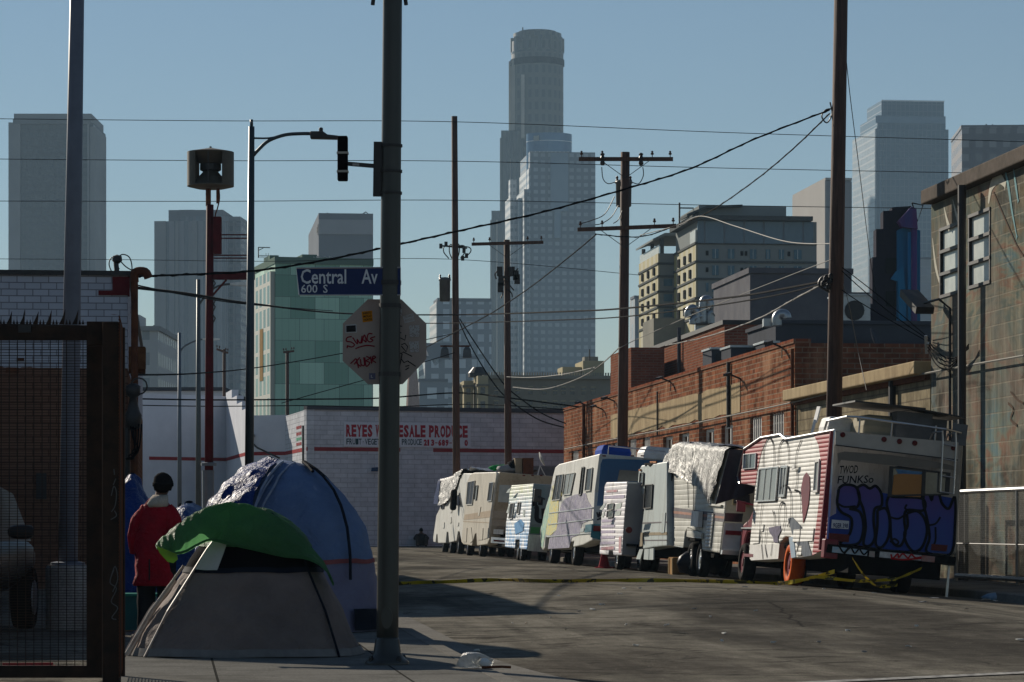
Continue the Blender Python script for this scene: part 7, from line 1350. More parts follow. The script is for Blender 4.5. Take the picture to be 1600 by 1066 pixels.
for i, (q, lab) in enumerate((([(1308, 412, 69), (1345, 440, 68.5), (1390, 476, 68), (1453, 530, 67.8)], 'upper of three cables from the thick tall timber pole to the mural building corner'), ([(1308, 416, 69), (1340, 446, 68.5), (1390, 488, 68), (1453, 533, 67.8)], 'middle of three cables from the thick tall timber pole to the mural building corner'), ([(1308, 448, 69), (1340, 470, 68.5), (1390, 500, 68), (1453, 536, 67.8)], 'lowest of three cables from the thick tall timber pole to the mural building corner'))): wire(lab, q, .016)
wire('thin guy wire from the tall pole down to the beige building roof edge', [(1310, 420, 69), (1325, 470, 69), (1340, 545, 70), (1354, 610, 69)], .012, M_wirew)
bc = thing('cable_bracket', 'knot of bracket and drooping cables at the mural building corner', 'bracket', Pt(1455, 545, T0 - .1), TH)
mb = MB(); mb.bar((-.05, .2, -.1), (-.1, .1, .3), .06); mb.bar((0, .3, .1), (-.1, -.1, .12), .05); mb.build('bracket', M_galv, bc, local=True); mb = MB()
for j in range(4): mb.tube(spline([Vector((-.05, .1, .2 - j * .08)), Vector((-.1, -1., -.15 - j * .1)), Vector((-.1, -2.2, -.35 - j * .06)), Vector((-.06, -3.4, -.2 + j * .03))], 5), .016, 5)
mb.build('drooping_cable', M_wire, bc, local=True)
dsh = thing('satellite_dish', 'large grey dish on the low beige roof beneath the painted tower', 'dish', Pt(1358, 560, T0 + 5), 0)
mb = MB(); mb.tube([Vector((0, 0, -.9)), Vector((0, 0, .35))], .03, 6); mb.build('mast', M_dark, dsh, local=True); mb = MB(); mb.lathe([(.01, 0), (.2, .02), (.4, .08)], (.15, 0, .55), 20, Matrix.Rotation(1.15, 4, 'Y') @ Matrix.Rotation(.3, 4, 'X'), cap=False); mb.build('dish', M_grayp, dsh, local=True, solid=.015, smooth=True)
# ---------------------------------------------------------------- tents on the left footway
def cloth(name, c, c2, sc=2., r=.6, sheen=0., trans=0., bump=.5, bs=5.):
    k = NT(name); col = k.mix(k.ramp(k.noise(sc, 6, rough=.65), [(.35, 0.), (.7, 1.)]), c, c2)
    k.bump(k.math('ADD', k.noise(bs, 5, dist=1.5), k.math('MULTIPLY', k.noise(bs * 6, 3), .25)), bump, .07)
    m = k.end(col, r, 0, .12 if r > .35 else .3)
    if trans:
        out = [x for x in k.t.nodes if x.type == 'OUTPUT_MATERIAL'][0]; tr = k.n('BsdfTranslucent'); k.l(col, tr.inputs['Color']); mx = k.n('MixShader'); mx.inputs[0].default_value = trans
        k.l(k.b.outputs[0], mx.inputs[1]); k.l(tr.outputs[0], mx.inputs[2]); k.l(mx.outputs[0], out.inputs['Surface'])
    return m
M_tgrey = cloth('grey_tent_cloth', (.225, .18, .16), (.14, .114, .105), 1.2, .85, trans=.14, bump=1., bs=3); M_tgreen = cloth('green_fly', (.1, .28, .11), (.07, .2, .08), 2, .5, trans=.5, bump=1.2, bs=7); M_lime = cloth('lime_lining', (.25, .42, .06), (.2, .36, .05), 3, .6, trans=.4)
M_tmesh = pm('black_tent_mesh', (.004, .004, .005), None, 3, .95); M_tblue = cloth('blue_tent_cloth', (.14, .21, .36), (.09, .145, .27), 1.5, .8, trans=.15, bump=1., bs=3.); M_tdown = cloth('slate_tent_cloth', (.17, .17, .25), (.13, .13, .2), 1.5, .8); M_seam = pm('dark_seam', (.012, .016, .025)); M_btarp = cloth('glossy_blue_tarp', (.012, .04, .18), (.008, .026, .12), 2, .42, bump=.9, bs=6); M_hem = pm('pale_hem', (.2, .19, .18), (.13, .125, .12), 5, .8)
M_btarp.node_tree.nodes['Principled BSDF'].inputs['Specular IOR Level'].default_value = .06
M_tpole = pm('sunlit_pole_tone', (.45, .4, .34), (.3, .2, .15), 6, .4)  # pale tone paints sunlight onto the left pole and straps
def interp(tab, x):
    for (a, fa), (b, fb) in zip(tab[:-1], tab[1:]):
        if x <= b: return fa + (fb - fa) * (x - a) / max(1e-9, b - a)
    return tab[-1][1]
def dome(o, hx, hy, h, prof, z0, z1, name, mat, skew=(0, 0), n=64, m_=16, off=0., a0=0., a1=2 * pi, sq=3.2, wr=.02, seed=1., smooth=True, amp=0., solid=0., sag=.045):
    """band of a dome tent between heights z0..z1 (fractions of h); prof gives the radius at each height"""
    def fn(i, j):
        f = z0 + (z1 - z0) * j; a = a0 + (a1 - a0) * i; r_ = interp(prof, f); ca, sa = cos(a), sin(a); k = (abs(ca) ** sq + abs(sa) ** sq) ** (-1 / sq); k = 1 + (k - 1) * (1 - f) ** .5; r_ *= 1 - sag * cos(2 * a) ** 2 * sin(pi * min(1, f * 1.1))
        p = Vector((hx * r_ * k * ca + skew[0] * f, hy * r_ * k * sa + skew[1] * f, h * f)); nrm = Vector((ca / hx, sa / hy, .3 + f)).normalized()
        w = noise.noise(p * 2.3 + Vector((seed, 0, 0))) * wr + noise.noise(p * 6 + Vector((0, seed, 0))) * wr * .4
        if amp: w += amp * (abs(noise.noise(Vector((p.x * 3.2 + p.z, p.y * 3, p.z * 1.3 + seed)))) + .5 * abs(noise.noise(Vector((p.x * 9, p.y * 8, p.z * 4 - seed)))))
        return p + nrm * (off + w)
    mb = MB(); mb.grid(fn, n, m_); return mb.build(name, mat, o, local=True, smooth=smooth, solid=solid)
# green tent
Yg = 29.1; zg = swz(Yg) ; cg = P(386, 0, Yg)
tg = thing('tent', 'grey dome tent with green rolled back fly, dark mesh window and white corner patch', 'tent', (cg.x, Yg, zg), .03)
PG = [(0, 1.), (.3, .83), (.57, .62), (.7, .52), (.8, .42), (.9, .27), (.97, .12), (1., .0)]
HX, HY, HG = 1.1, 1.0, 1.42
KW = dict(skew=(.115, 0), wr=.035)
dome(tg, HX, HY, HG, PG, 0., .57, 'tent_wall', M_tgrey, **KW); dome(tg, HX, HY, HG, PG, .57, .80, 'mesh_window', M_tmesh, **KW); dome(tg, HX, HY, HG, PG, .80, .99, 'tent_top', M_tgreen, **KW)
dome(tg, HX * 1.005, HY * 1.01, HG, PG, 0.0, .05, 'pale_hem', M_hem, off=.012, **KW)
dome(tg, HX, HY, HG, PG, .565, .79, 'window_flap', pm('white_flap', (.5, .5, .47), (.4, .4, .38), 4, .8), off=.025, a0=-2.33, a1=-2.02, **KW)
dome(tg, HX, HY, HG, PG, .55, .585, 'window_seam', M_seam, off=.01, **KW)
# fly: pulled forward into a hood over the front of the tent, its left end open
def tgp(u, v, y=0.): return MW[tg].inverted() @ P(u, v, Yg + y)
ftop = spline([tgp(u, v, -.5) for u, v in ((244, 851), (256, 838), (272, 824), (292, 809), (314, 796), (351, 785), (388, 788), (435, 808), (472, 838), (498, 868), (514, 896), (522, 914))], 7)
fbot = spline([tgp(u, v, -.5) for u, v in ((250, 856), (262, 860), (276, 866), (292, 864), (312, 853), (330, 846), (358, 852), (400, 861), (444, 871), (480, 875), (508, 890), (521, 915))], 7)
def fly(i, j, sh=0.):
    x = i * (len(ftop) - 1); k_ = min(int(x), len(ftop) - 2); tp_ = ftop[k_].lerp(ftop[k_ + 1], x - k_); bt_ = fbot[k_].lerp(fbot[k_ + 1], x - k_)
    hz_ = (tp_.z - bt_.z); ry = interp([(0, .12), (.1, .19), (.35, .24), (.7, .2), (.92, .1), (1, .03)], i); yc = interp([(0, -.62), (.2, -.55), (.5, -.36), (.8, -.42), (1, -.6)], i)
    a = .06 + (pi - .1) * j; c_ = bt_.lerp(tp_, 1 - abs(2 * j - 1) ** 1.25)
    fold = (sin(i * 60 + 7 * j) + .6 * sin(i * 110 - 5 * j)) * .03 * max(0.08, 1 - i * 2.2) * sin(min(1, j * 2.2) * pi * .5 + .4); n_ = noise.noise(Vector((i * 7, j * 3, 2))) * .022 + abs(noise.noise(Vector((i * 15 + j * 5, j * 6 - i * 4, 7)))) * .03
    return Vector((c_.x + n_ * .3, yc - cos(a) * (ry + fold + n_ - sh) * (1.25 if a > pi / 2 else 1), c_.z + (fold * .25 + n_ * .6 - sh) * max(0, sin(a))))
mb = MB(); mb.grid(lambda i, j: fly(i, j * (.58 + .4 * sm(.26, .42, i))), 110, 26); mb.build('rain_fly', M_tgreen, tg, local=True, smooth=True)
pass
mb = MB(); mb.prism([tgp(u, v, -.86 + .1 * q) for q, u, v in ((0, 243, 851), (0, 250, 856), (0, 262, 860), (0, 276, 866), (0, 278, 874), (0, 271, 880), (0, 262, 878), (0, 250, 865))], (0, .012, 0)); mb.build('fly_mouth', M_lime, tg, local=True)
mb = MB(); mb.tube([fly(i / 40, .02) for i in range(41)], [.016 * max(.25, 1 - i / 46) for i in range(41)], 6); mb.build('fly_hem', M_tgreen, tg, local=True, smooth=True)
dome(tg, HX, HY, HG, PG, .72, .99, 'fly_back', M_tgreen, off=.0, a0=-pi * 1.05, a1=pi * .05, amp=.03, skew=(.115, 0))
def edge(o, a, tab, hx, hy, h, off=.02, f0=0., f1=.95, sq=3.2, skew=.115, n=16):
    out = []
    for i in range(n + 1):
        f = f0 + (f1 - f0) * i / n; r_ = interp(tab, f); ca, sa = cos(a), sin(a); k = (abs(ca) ** sq + abs(sa) ** sq) ** (-1 / sq); k = 1 + (k - 1) * (1 - f) ** .5; out.append(Vector(((hx + off) * r_ * k * ca + skew * f, (hy + off) * r_ * k * sa, h * f)))
    return out
for a in (-2.36, -.78, .78, 2.36):
    mb = MB(); mb.tube(edge(tg, a, PG, HX, HY, HG, .03), .012, 6); mb.build('tent_pole', M_tpole if a < -2 else M_seam, tg, local=True)
mb = MB(); e_ = edge(tg, -2.5, PG, HX, HY, HG, .1, .0, .6); mb.tube([p + Vector((-.03, 0, 0)) for p in e_], .014, 5); e_ = edge(tg, -2.62, PG, HX, HY, HG, .05, .0, .5); mb.tube(e_, .02, 5); e_ = edge(tg, -2.75, PG, HX, HY, HG, .07, 0., .35); mb.tube(e_, .016, 5); mb.build('side_strap', M_tpole, tg, local=True)
# blue tent
Yb = 34.8; zb_ = swz(Yb); cb = P(452, 0, Yb)
tb_ = thing('tent', 'large blue dome tent half covered by a glossy navy tarp behind the grey tent', 'tent', (cb.x, Yb, zb_), .05)
PB = [(0, 1.03), (.2, 1.02), (.45, .98), (.6, .91), (.72, .8), (.82, .65), (.9, .46), (.96, .25), (.99, .1), (1., 0.)]
hb = zat(719, Yb) - zb_; KB = dict(skew=(-.08, 0), wr=.05, sq=2.6, sag=.06)
dome(tb_, 1.06, 1.25, hb, PB, .40, .998, 'tent_wall', M_tblue, m_=24, **KB); dome(tb_, 1.06, 1.25, hb, PB, 0., .40, 'lower_wall', M_tdown, **KB); dome(tb_, 1.06, 1.25, hb, PB, .385, .41, 'band_seam', pm('salmon_seam', (.25, .08, .08)), off=.015, **KB)
dome(tb_, 1.06, 1.25, hb, PB, 0.0, .12, 'dark_skirt', M_seam, off=.06, a0=-.9, a1=.3, **KB)
for a in (-.95, .9, 2.3):
    mb = MB(); mb.tube(edge(tb_, a, PB, 1.06, 1.25, hb, .03, .3, .99, 2.6), .017, 6); mb.build('seam', M_seam, tb_, local=True)
mb = MB(); mb.tube(edge(tb_, -1.12, PB, 1.06, 1.25, hb, .035, .93, .99, 2.6), .02, 6); mb.build('vent_tab', M_seam, tb_, local=True)
tq = thing('tarpaulin', 'glossy wrinkled navy tarp thrown over one side of the blue tent', 'tarp', (cb.x, Yb, zb_), .05)
dome(tq, 1.06, 1.25, hb, PB, .42, .985, 'tarp_sheet', M_btarp, off=.05, a0=-pi * 1.25, a1=-pi * .62, n=70, m_=40, amp=.06, sq=2.6, skew=(-.06, 0), wr=.04, seed=4.)
mb = MB(); rim = []
for i in range(40): f = i / 39; a = -pi * .62; e_ = edge(tb_, a, PB, 1.06, 1.25, hb, .09, .42, .985, 2.6, n=39); rim = e_
mb.tube([p + Vector((.012 * sin(i * .5), -.02, 0)) for i, p in enumerate(rim)], .013, 6); mb.tube([p + Vector((-.05 - .002 * i, -.03, .01)) for i, p in enumerate(rim)], .016, 6); mb.tube([p + Vector((-.1 + .001 * i, -.02, .01)) for i, p in enumerate(rim[4:34])], .01, 6); mb.build('tarp_fold', pm('fold_glint', (.12, .16, .26), (.3, .32, .36), 7, .35), tq, local=True, smooth=True)  # pale tubes put the glints along the tarp folds into colour
# more tarps further along
def heap(name, label, u0, u1, vtop, Y, hy, mat, prof, seed, cat='tarp shelter', amp=.1):
    c_ = P((u0 + u1) / 2, 0, Y); z_ = swz(Y); o = thing(name, label, cat, (c_.x, Y, z_), .05); h_ = zat(vtop, Y) - z_; hx_ = (u1 - u0) / 2 / F * Y
    dome(o, hx_, hy, h_, prof, 0., .995, 'sheet', mat, n=56, m_=22, amp=amp, seed=seed, wr=.05); mb = MB(); mb.tube([Vector((-hx_ * .9, -hy * .8, 0)), Vector((-hx_ * .2, -hy * .2, h_ * .99))], .018, 5); mb.build('ridge_pole', M_seam, o, local=True); return o
M_bt2 = cloth('blue_shelter', (.012, .05, .17), (.01, .035, .12), 2, .4, bump=.8)
heap('tarp_shelter', 'dark blue tarp shelter behind the person in red, near the gate post', 150, 262, 742, 41., 1.4, M_btarp, [(0, 1.), (.4, .85), (.7, .6), (.9, .3), (1., 0.)], 3.); heap('tarp_shelter', 'bright blue tarp shelter with a low ridge between the person and the tents', 238, 352, 786, 44., 1.5, M_bt2, [(0, 1.), (.55, .95), (.75, .75), (.92, .4), (1., .05)], 9., amp=.05)
bxo = thing('storage_tub', 'teal plastic tub on the ground beside the person in red', 'tub', (P(206, 0, 34.5).x, 34.5, swz(34.5)), .1)
mb = MB(); mb.loft([[Vector((x * w, y * w, z)) for x, y in ((-.28, -.2), (.28, -.2), (.28, .2), (-.28, .2))] for z, w in ((0, .85), (.38, 1.), (.38, .94), (.05, .8))]); mb.build('tub', pm('teal_plastic', (.01, .1, .1), (.012, .075, .08), 3, .4), bxo, local=True); mb = MB(); mb.box(-.31, .31, -.23, .23, .385, .42); mb.build('lid', pm('teal_lid', (.03, .2, .15)), bxo, local=True, bevel=.01)
# ---------------------------------------------------------------- people
M_skin = pm('skin', (.11, .06, .04), (.085, .045, .03), 8, .55); M_coat = cloth('red_coat', (.34, .009, .02), (.2, .006, .014), 5, .85, bump=.8, bs=7); M_fur = pm('pale_hood', (.5, .45, .38), (.35, .31, .26), 20, .95, bump=.8, bs=60); M_trs = pm('black_trousers', (.012, .012, .014), (.02, .02, .022), 6, .85); M_hat = pm('black_knit', (.014, .013, .014), None, 40, .95, bump=.5, bs=120)
def skinbody(name, joints, edges, mat, M, root=0, parent=None):
    """one continuous skinned figure; joints = [(x, y, z, radius)]"""
    me = bpy.data.meshes.new(name); me.from_pydata([j[:3] for j in joints], edges, []); o = bpy.data.objects.new(name, me); COL.objects.link(o); me.materials.append(mat)
    md = o.modifiers.new('skin', 'SKIN'); md.use_smooth_shade = True; sb = o.modifiers.new('sub', 'SUBSURF'); sb.levels = sb.render_levels = 1
    for i, j in enumerate(joints): me.skin_vertices[0].data[i].radius = (j[3], j[3]); me.skin_vertices[0].data[i].use_root = (i == root)
    _place(o, M, parent); return o
def hand(J, E, w, dirv, side, r=.009):
    """five separate bent fingers and a thumb rooted at the palm joint w"""
    wx_, wy, wz = J[w][:3]; pi_ = len(J); J.append((wx_ + dirv[0] * .05, wy + dirv[1] * .05, wz + dirv[2] * .05, .026)); E.append((w, pi_))
    pm_ = len(J); J.append((wx_ + dirv[0] * .09, wy + dirv[1] * .09, wz + dirv[2] * .09, .024)); E.append((pi_, pm_))
    for k_, (off, ln) in enumerate(((-.028, .07), (-.009, .08), (.01, .076), (.028, .06))):
        a = len(J); J.append((J[pm_][0] + .006 * side, J[pm_][1] + off, J[pm_][2] - .02, r)); b = len(J); J.append((J[pm_][0] + .014 * side, J[pm_][1] + off, J[pm_][2] - ln * .6, r * .9)); c_ = len(J); J.append((J[pm_][0] + .032 * side, J[pm_][1] + off, J[pm_][2] - ln, r * .75)); E += [(pm_, a), (a, b), (b, c_)]
    a = len(J); J.append((J[pi_][0] + .012 * side, J[pi_][1] + .035, J[pi_][2] - .015, .011)); b = len(J); J.append((J[pi_][0] + .02 * side, J[pi_][1] + .05, J[pi_][2] - .045, .009)); E += [(pi_, a), (a, b)]
def ell(c, rx, ry, n=18, ph=0.): return [Vector((c[0] + rx * cos(2 * pi * k_ / n + ph), c[1] + ry * sin(2 * pi * k_ / n + ph), c[2])) for k_ in range(n)]
# person in the red coat: back to us, weight on both feet, head turned a little to the right
YR = 32.6; pr = P(243, 0, YR); zr_ = swz(YR)
pr_ = thing('person', 'person in a red hooded coat and black knit hat standing with their back turned', 'person', (pr.x, YR, zr_), -.25)
K = 1.80 / 1.75
J = [(0, 0, .93, .13), (0, .01, 1.12, .125), (0, .02, 1.3, .14), (0, .02, 1.43, .1), (.03, .0, 1.5, .055), (.06, .03, 1.56, .066), (.075, .035, 1.64, .088), (.075, .03, 1.7, .08)]
E = [(0, 1), (1, 2), (2, 3), (3, 4), (4, 5), (5, 6), (6, 7)]
def limb(pts, at):
    p_ = at
    for q in pts: J.append(q); E.append((p_, len(J) - 1)); p_ = len(J) - 1
    return p_
for sgn in (-1, 1):
    limb([(sgn * .1, 0, .86, .1), (sgn * .11, .02, .48, .062), (sgn * .11, -.01, .1, .045), (sgn * .12, .13, .04, .04)], 0)
    w_ = limb([(sgn * .15, .02, 1.37, .055), (sgn * .21, .0, 1.12, .046), (sgn * (.22 if sgn < 0 else .17), .12, .9 if sgn < 0 else .98, .034)], 3); hand(J, E, w_, (0, .25, -.95), -sgn)
ME = skinbody('body', J, E, M_skin, MW[pr_], 0, pr_)
mb = MB(); hd = Vector((.075, .035, 1.64))   # face: ears, nose, brow turned away from us
mb.lathe([(.002, -.02), (.018, -.01), (.016, .012), (.002, .02)], hd + Vector((.088, .0, -.01)), 8); mb.lathe([(.002, -.02), (.018, -.01), (.016, .012), (.002, .02)], hd + Vector((-.088, .0, -.01)), 8); mb.build('ears', M_skin, pr_, local=True, smooth=True)
mb = MB(); mb.loft([ell(hd + Vector((0, .09, z)), r_, r_ * .8, 8) for z, r_ in ((-.03, .012), (-.02, .02), (.0, .013), (.03, .006))]); mb.build('nose', M_skin, pr_, local=True, smooth=True)
for sx_ in (-.034, .034): mb = MB(); mb.lathe([(.001, -.009), (.009, -.003), (.009, .003), (.001, .009)], hd + Vector((sx_, .085, .015)), 8); mb.build('eye', M_white, pr_, local=True, smooth=True)
mb = MB(); mb.box(hd.x - .025, hd.x + .025, hd.y + .083, hd.y + .09, hd.z - .058, hd.z - .048); mb.build('mouth', pm('lips', (.1, .03, .03)), pr_, local=True)
def wr(rings, amp, seed):
    for rg in rings:
        for i, p in enumerate(rg): rg[i] = p + Vector((1, 1, .2)) * (amp * noise.noise(p * 7 + Vector((seed, 0, 0))))
    return rings
mb = MB(); mb.loft(wr([ell((-.01 + .02 * (z > 1.3), .02 * (z > 1.1), z), rx, ry, 30) for z, rx, ry in ((.56, .22, .175), (.59, .23, .185), (.68, .228, .182), (.78, .222, .18), (.86, .225, .18), (.94, .215, .175), (1.02, .212, .172), (1.1, .205, .168), (1.18, .202, .165), (1.26, .195, .158), (1.33, .19, .15), (1.39, .165, .135), (1.44, .125, .11), (1.48, .09, .085), (1.51, .07, .07))], .034, 2))
def tubeloft(mb, pts, rr, n=14, amp=.012, seed=1.):
    v0 = len(mb.v); mb.tube(spline(pts, 4), [interp([(i / (len(rr) - 1), q) for i, q in enumerate(rr)], k_ / (4 * (len(pts) - 1))) for k_ in range(4 * (len(pts) - 1) + 1)], n)
    for i in range(v0, len(mb.v)): mb.v[i] += Vector((1, 1, .3)) * amp * noise.noise(mb.v[i] * 9 + Vector((seed, 0, 0)))
tubeloft(mb, [(-.1, .02, 1.39), (-.17, .01, 1.31), (-.225, -.01, 1.1), (-.235, .06, .93)], [.07, .085, .08, .068], amp=.03); tubeloft(mb, [(.13, .02, 1.4), (.19, .01, 1.31), (.23, .0, 1.12), (.19, .1, .97)], [.07, .085, .08, .068], amp=.03, seed=5.)
mb.build('coat', M_coat, pr_, local=True, smooth=True)
mb = MB(); mb.box(-.006, .006, -.19, -.15, .62, .85); mb.build('coat_vent', M_trs, pr_, local=True)
mb = MB(); mb.loft(wr([ell((.02, .0, 1.41), .12, .105, 20), ell((.03, -.01, 1.45), .125, .115, 20), ell((.045, -.005, 1.5), .11, .1, 20), ell((.055, .01, 1.545), .09, .085, 20), ell((.055, .01, 1.53), .075, .075, 20)], .02, 6)); mb.build('hood', M_fur, pr_, local=True, smooth=True)
mb = MB(); mb.loft(wr([ell(hd + Vector((0, -.012, -.05)), .09, .1, 20), ell(hd + Vector((0, -.008, .0)), .106, .115, 20), ell(hd + Vector((0, 0, .015)), .108, .118, 20), ell(hd + Vector((0, 0, .05)), .106, .114, 20), ell(hd + Vector((0, -.01, .1)), .09, .096, 20), ell(hd + Vector((0, -.01, .135)), .055, .06, 20), ell(hd + Vector((0, -.01, .15)), .012, .012, 20)], .006, 3)); mb.build('knit_hat', M_hat, pr_, local=True, smooth=True)
mb = MB(); mb.loft([ell(hd + Vector((0, -.03, z)), rx, ry, 16) for z, rx, ry in ((-.075, .04, .04), (-.06, .062, .06), (-.02, .085, .08), (.02, .1, .09))]); mb.build('hair', M_black, pr_, local=True, smooth=True)
mb = MB(); mb.loft([ell(hd + Vector((0, -.005, -.005)), .106, .114, 20), ell(hd + Vector((0, -.005, .0)), .113, .122, 20), ell(hd + Vector((0, -.005, .035)), .113, .122, 20), ell(hd + Vector((0, -.005, .04)), .106, .114, 20)]); mb.build('hat_cuff', M_hat, pr_, local=True, smooth=True)
mb = MB()
for sgn in (-1, 1): tubeloft(mb, [(sgn * .1, 0, .92), (sgn * .105, .02, .7), (sgn * .115, .02, .45), (sgn * .115, -.005, .2), (sgn * .115, 0, .07)], [.13, .12, .1, .088, .085], seed=sgn)
mb.build('trousers', M_trs, pr_, local=True, smooth=True)
for sgn in (-1, 1): mb = MB(); mb.loft([[Vector((sgn * .12 + x * w, y, z * h_)) for x, z in ((-.05, 0), (.05, 0), (.05, .7), (.025, 1), (-.025, 1), (-.05, .7))] for y, w, h_ in ((-.09, .7, .07), (-.05, 1, .1), (.06, 1, .09), (.15, .95, .07), (.2, .5, .05))]); mb.build('shoe', M_black, pr_, local=True, bevel=.01)
bgp = thing('plastic_bag', 'small white plastic bag hanging from the hand of the person in red', 'bag', MW[pr_] @ Vector((-.27, .1, .93)), 0)
mb = MB(); mb.loft(wr([ell((0, 0, z), rx, ry, 14) for z, rx, ry in ((0, .03, .03), (.03, .07, .06), (.12, .075, .06), (.2, .05, .04), (.27, .02, .02))], .02, 8)); mb.build('bag', pm('bag_white', (.6, .6, .6), (.45, .45, .47), 8, .4), bgp, local=True, smooth=True); mb = MB(); mb.tube(spline([Vector((-.015, 0, .26)), Vector((0, 0, .33)), Vector((.015, 0, .26))], 4), .006, 5); mb.build('handle', M_white, bgp, local=True)
# seated person far away against the produce warehouse
qs = on_A(655, 853); ps = thing('person', 'small distant person in dark clothes sitting on the ground against the white warehouse', 'person', (qs.x, qs.y - .55, gz(158, 8)), .1)
J = [(0, .1, .14, .15), (0, .14, .34, .15), (0, .16, .52, .14), (0, .15, .64, .08), (0, .13, .72, .07), (0, .12, .82, .1), (0, .11, .88, .085)]; E = [(0, 1), (1, 2), (2, 3), (3, 4), (4, 5), (5, 6)]
for sgn in (-1, 1):
    limb([(sgn * .16, .0, .16, .1), (sgn * .24, -.34, .42, .075), (sgn * .22, -.52, .12, .055), (sgn * .22, -.64, .05, .045)], 0); w_ = limb([(sgn * .24, .14, .58, .07), (sgn * .34, -.02, .4, .055), (sgn * .2, -.26, .44, .04)], 3); hand(J, E, w_, (0, -.6, -.5), -sgn, .011)
skinbody('body', J, E, M_skin, MW[ps], 0, ps)
mb = MB(); mb.loft(wr([ell((0, .1, .02), .26, .24, 18), ell((0, .12, .25), .27, .22, 18), ell((0, .15, .5), .27, .19, 18), ell((0, .15, .63), .16, .12, 18), ell((0, .14, .7), .085, .08, 18)], .02, 3))
for sgn in (-1, 1): tubeloft(mb, [(sgn * .2, .14, .58), (sgn * .33, .0, .42), (sgn * .22, -.24, .44)], [.095, .085, .065])
mb.build('jacket', pm('dark_jacket', (.02, .017, .022)), ps, local=True, smooth=True); mb = MB()
for sgn in (-1, 1): tubeloft(mb, [(sgn * .13, .02, .14), (sgn * .24, -.33, .44), (sgn * .22, -.5, .1)], [.14, .11, .085])
mb.build('trousers', pm('brown_trousers', (.04, .032, .028)), ps, local=True, smooth=True); mb = MB(); mb.loft([ell((0, .12, .8), .108, .118, 14), ell((0, .12, .87), .105, .112, 14), ell((0, .12, .95), .07, .07, 14), ell((0, .12, .98), .01, .01, 14)]); mb.build('hair', M_hat, ps, local=True, smooth=True)
for sgn in (-1, 1): mb = MB(); mb.loft([[Vector((sgn * .22 + x * w, y, z * h_)) for x, z in ((-.05, 0), (.05, 0), (.04, 1), (-.04, 1))] for y, w, h_ in ((-.45, .8, .09), (-.55, 1, .1), (-.7, 1, .07), (-.76, .6, .05))]); mb.build('shoe', M_black, ps, local=True)
# ---------------------------------------------------------------- tape, bag, litter
M_tape = NT('caution_tape'); sp3 = M_tape.n('SeparateXYZ'); M_tape.l(M_tape.obj(), sp3.inputs[0]); ss3 = M_tape.math('ADD', sp3.outputs[0], M_tape.math('MULTIPLY', sp3.outputs[1], 1.)); mk = M_tape.math('GREATER_THAN', M_tape.noise(5., 3), .56); M_tape = M_tape.end(M_tape.mix(mk, (.5, .38, .01), (.06, .05, .01)), .4)
def tape(label, pts, w=.075, group='yellow caution tape around the nearest motorhome'):
    c_ = spline(pts, 12); mb = MB(); vs = []; tw = 0
    for i, p in enumerate(c_):
        d = (c_[min(i + 1, len(c_) - 1)] - c_[max(i - 1, 0)]).normalized(); a = .5 + 1.1 * noise.noise(Vector((i * .13, len(pts), 0))) ; sd = d.cross(Vector((0, 0, 1))).normalized(); q = (Vector((0, 0, 1)) * cos(a) + sd * sin(a)) * w / 2; vs += [p - q, p + q]
    mb.add(vs, [(2 * i, 2 * i + 1, 2 * i + 3, 2 * i + 2) for i in range(len(c_) - 1)]); return tag(mb.build('caution_tape', M_tape, solid=.0015), label, 'tape', group)
def gp(u, v, dz=.04):                               # point of the road seen at a pixel
    k = (u - U0) / F; z_ = 0.
    for _ in range(12): Y = (H - z_ - dz) * F / (v - V0); X = k * Y; z_ = gz(-X * ST + Y * CT, X * CT + Y * ST)
    return Vector((X, Y, z_ + dz))
tape('long yellow caution tape lying across the road from behind the steel pole', [gp(u, v, .035) for u, v in ((560, 913), (618, 912), (660, 910), (700, 909), (780, 906), (860, 908), (940, 907), (1040, 907), (1140, 909), (1215, 912))], .075)
V7p = lambda u, v, y: V7.M @ (V7.ray(u, v, 1, y))
tape('yellow tape climbing from the road up to the corner of the graffiti motorhome', [gp(1215, 912, .04), V7p(1240, 909, -.2), V7p(1268, 903, -.3), V7p(1304, 893, -.35)], .075); tape('yellow tape trailing under the rear bumper of the graffiti motorhome', [V7p(1272, 901, -.5), V7p(1300, 904, -.5), V7p(1345, 908, -.5), V7p(1400, 905, -.4)], .06); tape('yellow tape hanging diagonally from the bumper of the graffiti motorhome', [V7p(1332, 872, -.36), V7p(1342, 888, -.4), V7p(1354, 903, -.45), V7p(1372, 916, -.5), V7p(1402, 914, -.4)], .06); tape('loose end of yellow tape by the jack stand of the graffiti motorhome', [V7p(1400, 905, -.4), V7p(1420, 897, -.3), V7p(1440, 888, -.2)], .05)
bgp = P(741, 1043, 26.2); bgp.z = swz(26.3) + .006
bg_ = thing('plastic_bag', 'crumpled translucent white plastic bag lying on the kerb beside the road', 'bag', bgp, .2)
k = NT('clear_bag'); k.b.inputs['Transmission Weight'].default_value = .5; k.b.inputs['Alpha'].default_value = .72; k.bump(k.noise(11, 6, dist=1.5), 1., .06); M_bag = k.end(k.mix(k.ramp(k.noise(10, 6, dist=1.), [(.4, 0.), (.6, 1.)]), (.7, .72, .72), (.3, .33, .32)), .3)
